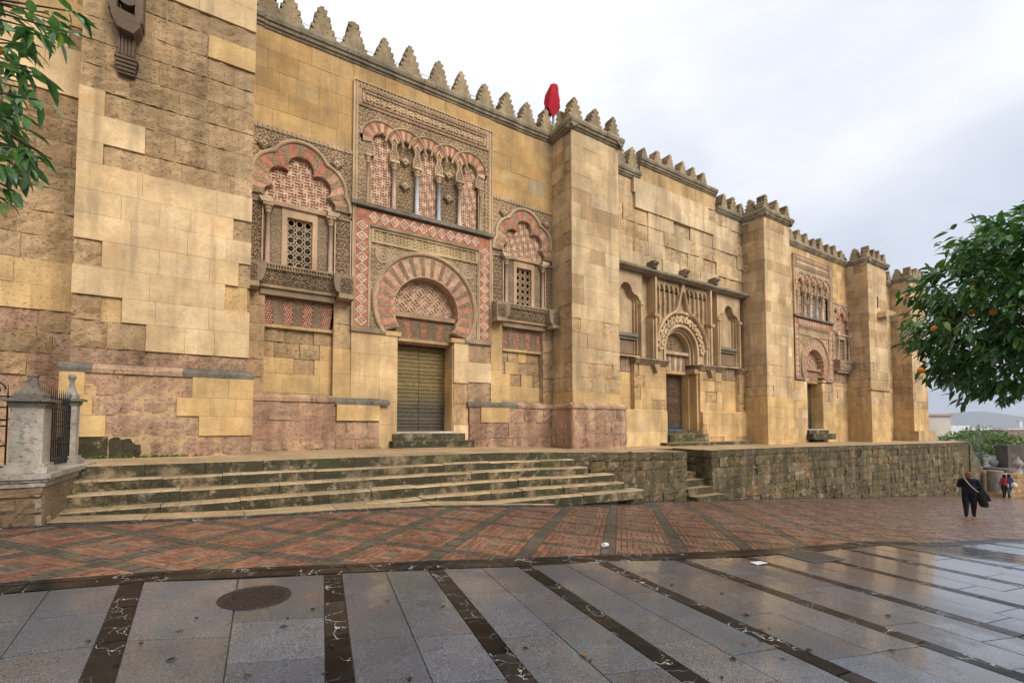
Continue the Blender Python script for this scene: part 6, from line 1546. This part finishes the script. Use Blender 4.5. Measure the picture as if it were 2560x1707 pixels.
for (px, py) in ((2306, 925), (2345, 820), (2450, 705), (2440, 778), (2495, 778), (2545, 920)):
    c_ = cam_pt(px, py, 1.0) - Vector(CAM); dd = (CC - Vector(CAM)).dot(FWD)
    # set the fruit on the near skin of the crown
    for t in np.linspace(2.6, dd, 60):
        q = Vector(CAM) + c_ * t; e = q - CC
        if (e.dot(rx) / 1.62) ** 2 + (e.dot(fx) / 1.6) ** 2 + (e.z / 1.28) ** 2 < 0.72: break
    link('orange', ome, to, q)
# ------------------------------------------------------------ people
def skin_body(joints, edges, root):
    me = bpy.data.meshes.new('tmp'); me.from_pydata([j[0] for j in joints], edges, []); o = bpy.data.objects.new('tmp', me); col.objects.link(o)
    md = o.modifiers.new('s', 'SKIN'); md.use_smooth_shade = True
    for i, j in enumerate(joints):
        sv = me.skin_vertices[0].data[i]; r = j[1]; sv.radius = r if isinstance(r, tuple) else (r, r); sv.use_root = i == root
    o.modifiers.new('u', 'SUBSURF').levels = 2
    dg = bpy.context.evaluated_depsgraph_get(); m2 = bpy.data.meshes.new_from_object(o.evaluated_get(dg)); bpy.data.objects.remove(o); bpy.data.meshes.remove(me); return m2
def person(loc, H, face, label, top_c, leg_c, shoe_c, hair_c, pose, coatlen=0.0, hood=None):
    """a walking figure seen from behind; face = heading (radians about z, 0 = +Y)"""
    e = empty('person', tuple(loc)); tag(e, label, 'person'); k = H / 1.66
    J = []; E = []
    def j(x, y, z, r): J.append(((x * k, y * k, z * k), (r[0] * k, r[1] * k) if isinstance(r, tuple) else r * k)); return len(J) - 1
    def ed(*a): E.extend(zip(a, a[1:]))
    w = pose.get('w', 1.0)
    pel = j(0, 0, 0.90, (0.165 * w, 0.125 * w)); wai = j(0, 0.01, 1.05, (0.15 * w, 0.115 * w)); che = j(0, 0.02, 1.24, (0.165 * w, 0.115 * w)); shb = j(0, 0.015, 1.37, (0.12 * w, 0.085)); nk = j(0, 0.02, 1.44, 0.052); hd = j(0, 0.035, 1.53, 0.085); ht = j(0, 0.03, 1.61, 0.07)
    ed(pel, wai, che, shb, nk, hd, ht)
    for s in (-1, 1):
        st = pose['legs'][0 if s < 0 else 1]; b = pose.get('bend', (0, 0))[0 if s < 0 else 1]
        hip = j(s * 0.095, 0, 0.84, 0.105 * w); kn = j(s * 0.10, st * 0.45 + b * 0.5, 0.47, 0.068 * w); ak = j(s * 0.10, st - b * 0.2, 0.13, 0.060); he = j(s * 0.10, st - 0.05, 0.055, 0.055); toe = j(s * 0.125, st + 0.15, 0.045, 0.046)
        ed(pel, hip, kn, ak, he, toe)
        el, ha = pose['arms'][0 if s < 0 else 1]; sh = j(s * 0.165 * w, 0.015, 1.325, 0.066 * w); e_ = j(*el, 0.052 * w); h_ = j(*ha, 0.036); dv = (Vector(ha) - Vector(el)).normalized(); f_ = Vector(ha) + dv * 0.09; hh = j(f_.x, f_.y, f_.z, 0.028)
        ed(shb, sh, e_, h_, hh)
    me = skin_body(J, E, pel); cols = [top_c, leg_c, shoe_c, (0.45, 0.26, 0.18)]
    for i, c in enumerate(cols):
        m = bpy.data.materials.get('clothes_%d_%s' % (i, '_'.join('%.2f' % q for q in c))) or simple('clothes_%d_%s' % (i, '_'.join('%.2f' % q for q in c)), c, 0.85, 0.2, 0, 0.18, 18, 0.006); me.materials.append(m)
    hands = [Vector(pose['arms'][i][1]) * k for i in (0, 1)]
    for p in me.polygons:
        z = p.center.z / k; p.use_smooth = True
        hnd = min((p.center - h).length for h in hands) < 0.06 * k or min((p.center - (h + (h - Vector(pose['arms'][i][0]) * k).normalized() * 0.08 * k)).length for i, h in enumerate(hands)) < 0.07 * k
        arm = abs(p.center.x) > 0.2 * k
        p.material_index = 3 if (z > 1.43 or hnd) else (2 if z < 0.14 else (1 if z < 0.88 - coatlen and not arm else 0))
    b = link('body', me, e, loc); b.rotation_euler = (0, 0, face)
    mb = MB(c=hair_c); mb.lathe([(0.06, -0.15), (0.088, -0.11), (0.098, -0.05), (0.098, 0.02), (0.085, 0.065), (0.05, 0.095), (0.01, 0.105)], 0, 0, 14); rg = random.Random(3)
    mb.v = [(v[0] * k * rg.uniform(0.88, 1.12), (v[1] * 0.95 + 0.005) * k * rg.uniform(0.88, 1.12) - 0.012 * k, v[2] * k + 1.555 * k) for v in mb.v]
    h = mb.build('hood' if hood else 'hair', M['cloth'], e, org=(0, 0, 0), smoothing=True); h.location = (0, 0, 0); h.rotation_euler = (0, 0, face)
    return e
def held(name, parent_loc, face, mb, mat, label, cat):
    o = mb.build(name, mat, None, org=(0, 0, 0), smoothing=True); o.location = parent_loc; o.rotation_euler = (0, 0, face); tag(o, label, cat); return o
DK = (0.010, 0.011, 0.018)
q = gpt(2416, 1290); fc = math.atan2(-(q.x), q.y)
woman = person((q.x, q.y, q.z), 1.64, fc, 'red-haired person in dark sweater and trousers seen from behind on the brick paving', DK, (0.012, 0.012, 0.016), (0.012, 0.011, 0.011), (0.17, 0.072, 0.032),
    {'legs': (-0.05, 0.09), 'bend': (0, 0.03), 'w': 1.42, 'arms': (((-0.275, 0.02, 1.07), (-0.13, 0.24, 1.22)), ((0.295, -0.02, 1.07), (0.20, 0.18, 0.97)))}, 0.12)
mb = MB(c=(0.40, 0.38, 0.35)); mb.tube([(-0.13, -0.04, 1.42), (-0.06, -0.155, 1.30), (0.06, -0.19, 1.12), (0.18, -0.18, 0.98), (0.23, -0.08, 0.93)], 0.016, 5); mb.tube([(-0.13, -0.04, 1.42), (-0.08, 0.13, 1.3), (0.12, 0.18, 1.05), (0.23, 0.02, 0.93)], 0.014, 5)
held('shoulder_bag', (q.x, q.y, q.z), fc, mb, M['cloth'], 'pale bag strap slung across the back of the red-haired person', 'bag')
mb = MB(c=(0.014, 0.015, 0.014)); rg = random.Random(2); P = []; n = 12
for i, (z, r, ox) in enumerate(((1.06, 0.07, 0.27), (0.98, 0.11, 0.29), (0.82, 0.125, 0.30), (0.66, 0.13, 0.32), (0.50, 0.12, 0.36), (0.40, 0.10, 0.39))):
    for k in range(n): a = 2 * math.pi * k / n; s_ = r * (1 + 0.2 * math.sin(3 * a + i)); P.append((ox + s_ * math.cos(a), 0.02 + 0.7 * s_ * math.sin(a), z))
mb.add(P, [(i * n + k, i * n + (k + 1) % n, (i + 1) * n + (k + 1) % n, (i + 1) * n + k) for i in range(5) for k in range(n)] + [tuple(range(n)), tuple(reversed(range(5 * n, 6 * n)))]); mb.tube([(0.36, 0.02, 0.95), (0.45, 0.03, 0.78), (0.50, 0.03, 0.62)], 0.06, 8, None, 0.05)
held('black_jacket', (q.x, q.y, q.z), fc, mb, M['cloth'], 'black jacket hanging folded over the arm of the red-haired person', 'jacket')
q2 = gpt(2504, 1242); f2 = fc + 0.5
person((q2.x, q2.y, q2.z), 1.62, f2, 'distant person in red jacket walking beside a figure in blue', (0.20, 0.02, 0.03), (0.014, 0.014, 0.018), (0.01, 0.01, 0.01), (0.012, 0.009, 0.008), {'legs': (-0.10, 0.18), 'arms': (((-0.26, -0.08, 1.12), (-0.34, -0.02, 0.92)), ((0.24, 0.03, 1.12), (0.25, 0.16, 1.0)))})
q3 = gpt(2523, 1242) + Vector((0.3, 0.2, 0)); q3.z = gz(q3.x, q3.y)
person((q3.x, q3.y, q3.z), 1.68, f2, 'distant person in dark blue hooded jacket and jeans carrying pale bags', (0.02, 0.03, 0.10), (0.05, 0.075, 0.13), (0.02, 0.018, 0.018), (0.016, 0.02, 0.07), {'legs': (-0.16, 0.24), 'arms': (((-0.26, -0.02, 1.12), (-0.26, 0.10, 0.9)), ((0.25, 0.03, 1.12), (0.22, 0.12, 0.92)))}, 0.08, True)
for (dx, lab, c) in ((-0.30, 'pale canvas tote bag held between the two distant walkers', (0.50, 0.44, 0.36)), (0.22, 'second pale bag hanging at the side of the blue hooded walker', (0.55, 0.50, 0.43))):
    mb = MB(c=c); mb.lathe([(0.05, 0.0), (0.19, 0.06), (0.21, 0.2), (0.16, 0.36), (0.03, 0.44)], dx, -0.05, 12, z0=0.66); mb.tube([(dx - 0.1, -0.05, 1.05), (dx - 0.04, -0.05, 1.3), (dx + 0.04, -0.05, 1.3), (dx + 0.1, -0.05, 1.05)], 0.012, 5)
    held('tote_bag', (q3.x, q3.y, q3.z), f2, mb, M['cloth'], lab, 'bag')
# ------------------------------------------------------------ beyond the end of the street
pc = gpt(2482, 1238); cp = empty('stone_pillar', tuple(pc)); tag(cp, 'short round grey stone pillar standing beside the low wall', 'pillar')
mb = MB(c=(0.34, 0.30, 0.26, 0.3)); mb.lathe([(0.44, 0.0), (0.44, 1.9), (0.38, 1.92), (0.0, 1.93)], pc.x, pc.y, 18, z0=pc.z - 0.05); mb.build('shaft', M['white'], cp, smoothing=False)
mb = MB(c=TAN + (0.5,)); mb.box(pc.x - 0.55, pc.x + 0.5, pc.y - 0.55, pc.y + 0.5, pc.z - 0.1, pc.z + 0.28); mb.build('foot_block', M['stone'], cp)
lw = empty('low_wall', (48, 11.6, gz(48, 11))); tag(lw, 'low sandstone wall closing the street end below the orange trees', 'wall')
rg = random.Random(9)
for (xa, ya, xb, yb, zt) in ((45.6, 10.6, 48.6, 11.6, -1.3), (48.6, 11.6, 49.4, 9.9, -1.75), (49.4, 9.9, 52.5, 6.5, -1.9)):
    L = math.hypot(xb - xa, yb - ya); ux, uy = (xb - xa) / L, (yb - ya) / L
    Tw = lambda u, v, d, xa=xa, ya=ya, ux=ux, uy=uy: (xa + ux * u + uy * d, ya + uy * u - ux * d, v)
    zb = gz(xb, 10) - 0.2; mb = MB(Tw, TAN + (0.5,)); mb.box(0, L, zb, zt - 0.02, -0.45, -0.04); mb.build('wall_core', M['stone'], lw)
    z = zt
    while z > zb:
        u = 0
        while u < L - 0.01:
            e = min(L, u + rg.uniform(0.4, 0.9)); mb = MB(Tw); mb.rough(u + 0.01, e - 0.01, z - 0.36, z - 0.01, -0.1, 0, 0.03, vary(mix(TAN, OCHRE, rg.random()), 0.12, rg) + (0.6,), (3, 2), rg, 0.02); mb.build('stone', M['stone'], lw); u = e
        z -= 0.37
# dark monument wall at the right edge, with urns
mw = empty('monument_wall', (58, 6.5, gz(58))); tag(mw, 'dark weathered stone wall with pale urns at the right edge', 'wall')
Tm = front(0, 7.5)
P0 = cam_pt(2512, 1112, 42); z_b = gz(60)
def camwall(px0, px1, py0, py1, dep, th, c, nm, mat, par):
    a = cam_pt(px0, py1, dep); b = cam_pt(px1, py1, dep); t = cam_pt(px0, py0, dep); mb = MB(c=c)
    f = FWD * th; P = [a, b, b + f, a + f]; z1 = t.z; mb.add([(p.x, p.y, a.z) for p in P] + [(p.x, p.y, z1) for p in P], [(0, 1, 5, 4), (1, 2, 6, 5), (2, 3, 7, 6), (3, 0, 4, 7), (4, 5, 6, 7)]); return mb.build(nm, M[mat], par)
camwall(2516, 2720, 1112, 1178, 40, 1.0, (0.10, 0.095, 0.09, 0.7), 'wall_block', 'merlon', mw); camwall(2516, 2720, 1176, 1240, 39.3, 2.0, (0.22, 0.20, 0.18, 0.5), 'wall_base', 'merlon', mw); camwall(2510, 2724, 1172, 1179, 39.1, 2.3, (0.26, 0.24, 0.21, 0.4), 'coping', 'white', mw)
for k, (px, py, dep) in enumerate(((2479, 1172, 41), (2540, 1176, 38.6))):
    b = cam_pt(px, py, dep); mb = MB(c=(0.52, 0.50, 0.46, 0.3)); mb.lathe([(0.28, -0.7), (0.28, 0.0), (0.16, 0.05), (0.12, 0.2), (0.30, 0.45), (0.34, 0.7), (0.2, 0.85), (0.22, 0.92), (0.08, 1.0), (0.1, 1.15), (0.02, 1.25)], b.x, b.y, 12, z0=b.z); mb.build('urn', M['white'], mw, smoothing=True)
# far trees
def far_tree(c, rx_, rz_, nl, mat, label, seed, leafscale=1.6, fruit=0):
    rg = random.Random(seed); e = empty('garden_tree', (c.x, c.y, c.z - rz_ - 1.2)); tag(e, label, 'tree', 'trees beyond the street end')
    mb = MB(); mb.tube([(c.x, c.y, c.z - rz_ - 2.2), (c.x + 0.05, c.y, c.z)], 0.16, 7, None, 0.08); mb.build('trunk', M['bark'], e)
    me, P, F = leaf_mesh('leaf', 0.16, 0.08, mat); V = []; FF = []; Pn = np.array(P); lv = []
    for k in range(nl):
        v = Vector((rg.gauss(0, 1), rg.gauss(0, 1), rg.gauss(0, 1))).normalized(); s_ = rg.uniform(0.5, 1.05) * (1 + 0.15 * math.sin(v.x * 5 + seed) * math.cos(v.z * 6)); p = c + Vector((v.x * rx_ * s_, v.y * rx_ * s_, v.z * rz_ * s_)); lv.append((leaf_frame(v + Vector((rg.gauss(0, .5), rg.gauss(0, .5), rg.gauss(0, .5))), rg, 0.6), p, rg.uniform(0.8, 1.4) * leafscale))
    leafy(e, lv, P, F, me, 0, mat, 'crown')
    for k in range(fruit):
        v = Vector((rg.gauss(0, 1), rg.gauss(0, 1) - 1.2, rg.gauss(0, .7))).normalized(); o = link('orange', ome, e, c + Vector((v.x * rx_, v.y * rx_, v.z * rz_))); o.scale = (2, 2, 2)
far_tree(cam_pt(2390, 1112, 44), 1.9, 1.1, 1500, 'lemon', 'leftmost bright green orange tree beyond the low wall', 1, fruit=4)
far_tree(cam_pt(2450, 1102, 48), 2.3, 1.35, 1700, 'lemon', 'tallest bright green orange tree in the row beyond the low wall', 2, fruit=9)
far_tree(cam_pt(2528, 1112, 47), 2.2, 1.2, 1500, 'lemon', 'bright green orange tree behind the dark monument wall', 3, fruit=5)
far_tree(cam_pt(2416, 1136, 41), 1.15, 1.5, 1300, 'olive', 'grey-green olive-like bush in front of the orange trees', 4, 1.1)
# low city on the plain, and hills
def house(px0, px1, py0, dep, c, label, name='white_building'):
    a = cam_pt(px0, 1065, dep); b = cam_pt(px1, 1065, dep); zt = cam_pt(px0, py0, dep).z; f = FWD * max(8.0, (b - a).length * 0.6)
    e = empty(name, ((a.x + b.x) / 2, (a.y + b.y) / 2, -12)); tag(e, label, 'building', 'low buildings across the river')
    P = [a, b, b + f, a + f]; mb = MB(c=c); mb.add([(p.x, p.y, -12.3) for p in P] + [(p.x, p.y, zt) for p in P], [(0, 1, 5, 4), (1, 2, 6, 5), (2, 3, 7, 6), (3, 0, 4, 7), (4, 5, 6, 7)]); mb.build('wall', M['render'], e)
    u = (b - a).normalized(); n = max(1, int((b - a).length / 7)); zz = zt - 1.2
    mb = MB(c=mix(c, (0.3, 0.16, 0.1), 0.6)); Q = [a - u * 0.3 - FWD * 0.3, b + u * 0.3 - FWD * 0.3, b + u * 0.3 + f, a - u * 0.3 + f]; mb.add([(p.x, p.y, zt + 0.01) for p in Q] + [(p.x, p.y, zt + 0.5) for p in Q], [(0, 1, 5, 4), (1, 2, 6, 5), (2, 3, 7, 6), (3, 0, 4, 7), (4, 5, 6, 7)]); mb.build('roof', M['render'], e)
house(2322, 2377, 1040, 100, (0.52, 0.47, 0.40), 'tall cream block rising beside the end of the facade', 'cream_building')
rg = random.Random(14); labs = ['widest white flat-roofed building just right of the cream block', 'low white building in the middle of the far town', 'white building beneath the hanging orange leaves', 'small white block at the far right of the town', 'grey-roofed long hall in front of the white town', 'pinkish-roofed hall at the right in front of the white town', 'tiny white tower standing out at the far right of the town']
house(2374, 2432, 1062, 420, (0.66, 0.67, 0.68), labs[0]); house(2428, 2478, 1069, 560, (0.70, 0.70, 0.70), labs[1]); house(2470, 2520, 1072, 640, (0.66, 0.66, 0.66), labs[2]); house(2515, 2600, 1070, 700, (0.62, 0.62, 0.62), labs[3])
house(2440, 2510, 1078, 260, (0.22, 0.21, 0.22), labs[4], 'long_hall'); house(2508, 2580, 1076, 250, (0.30, 0.21, 0.19), labs[5], 'long_hall'); house(2549, 2556, 1052, 800, (0.68, 0.68, 0.68), labs[6])
mb = MB(c=(0.10, 0.12, 0.09)); n = 60
hp = [cam_pt(1500 + 60 * i, 1065 - (22 + 10 * math.sin(i * 0.5) + 6 * math.sin(i * 1.3)), 6500) for i in range(n)]
mb.add([(p.x, p.y, p.z) for p in hp] + [(p.x, p.y, -30) for p in hp] + [(p.x + FWD.x * 3000, p.y + FWD.y * 3000, -30) for p in hp], [(i, i + 1, n + i + 1, n + i) for i in range(n - 1)] + [(i, 2 * n + i, 2 * n + i + 1, i + 1) for i in range(n - 1)])
hl = mb.build('hills', M['earth']); tag(hl, 'long low line of hills beyond the distant town', 'hills', kind='structure')
# market tent glimpsed below the trees
te = cam_pt(2352, 1150, 52); tn = empty('white_tent', tuple(te)); tag(tn, 'white peaked awning half hidden past the end of the terrace', 'tent')
mb = MB(c=(0.72, 0.70, 0.66)); a = 1.5; mb.add([(te.x - a, te.y - a, te.z + 0.3), (te.x + a, te.y - a, te.z + 0.3), (te.x + a, te.y + a, te.z + 0.3), (te.x - a, te.y + a, te.z + 0.3), (te.x, te.y, te.z + 1.4)], [(0, 1, 4), (1, 2, 4), (2, 3, 4), (3, 0, 4), (0, 1, 2, 3)]); mb.build('canopy', M['cloth'], tn)
for sx, sy in ((-1, -1), (1, -1), (1, 1), (-1, 1)): mb = MB(c=(0.4, 0.4, 0.4)); mb.tube([(te.x + sx * a * 0.95, te.y + sy * a * 0.95, te.z - 2), (te.x + sx * a * 0.95, te.y + sy * a * 0.95, te.z + 0.3)], 0.03, 5); mb.build('pole', M['cloth'], tn)

# ------------------------------------------------------------ damp winter air
mb = MB(); mb.box(-3000, 11500, -8500, 8500, -40, 260)
hz = mb.build('haze', None) if False else None
hm = bpy.data.materials.new('haze'); hm.use_nodes = True; ht = hm.node_tree; ht.nodes.clear()
ho = ht.nodes.new('ShaderNodeOutputMaterial'); hv = ht.nodes.new('ShaderNodeVolumePrincipled'); hv.inputs['Density'].default_value = 0.00011; hv.inputs['Color'].default_value = (0.80, 0.87, 1.0, 1); hv.inputs['Anisotropy'].default_value = 0.2
ht.links.new(hv.outputs[0], ho.inputs['Volume'])
hz = mb.build('haze', hm); tag(hz, 'thin bluish damp air over the street and the plain', 'haze', kind='stuff')
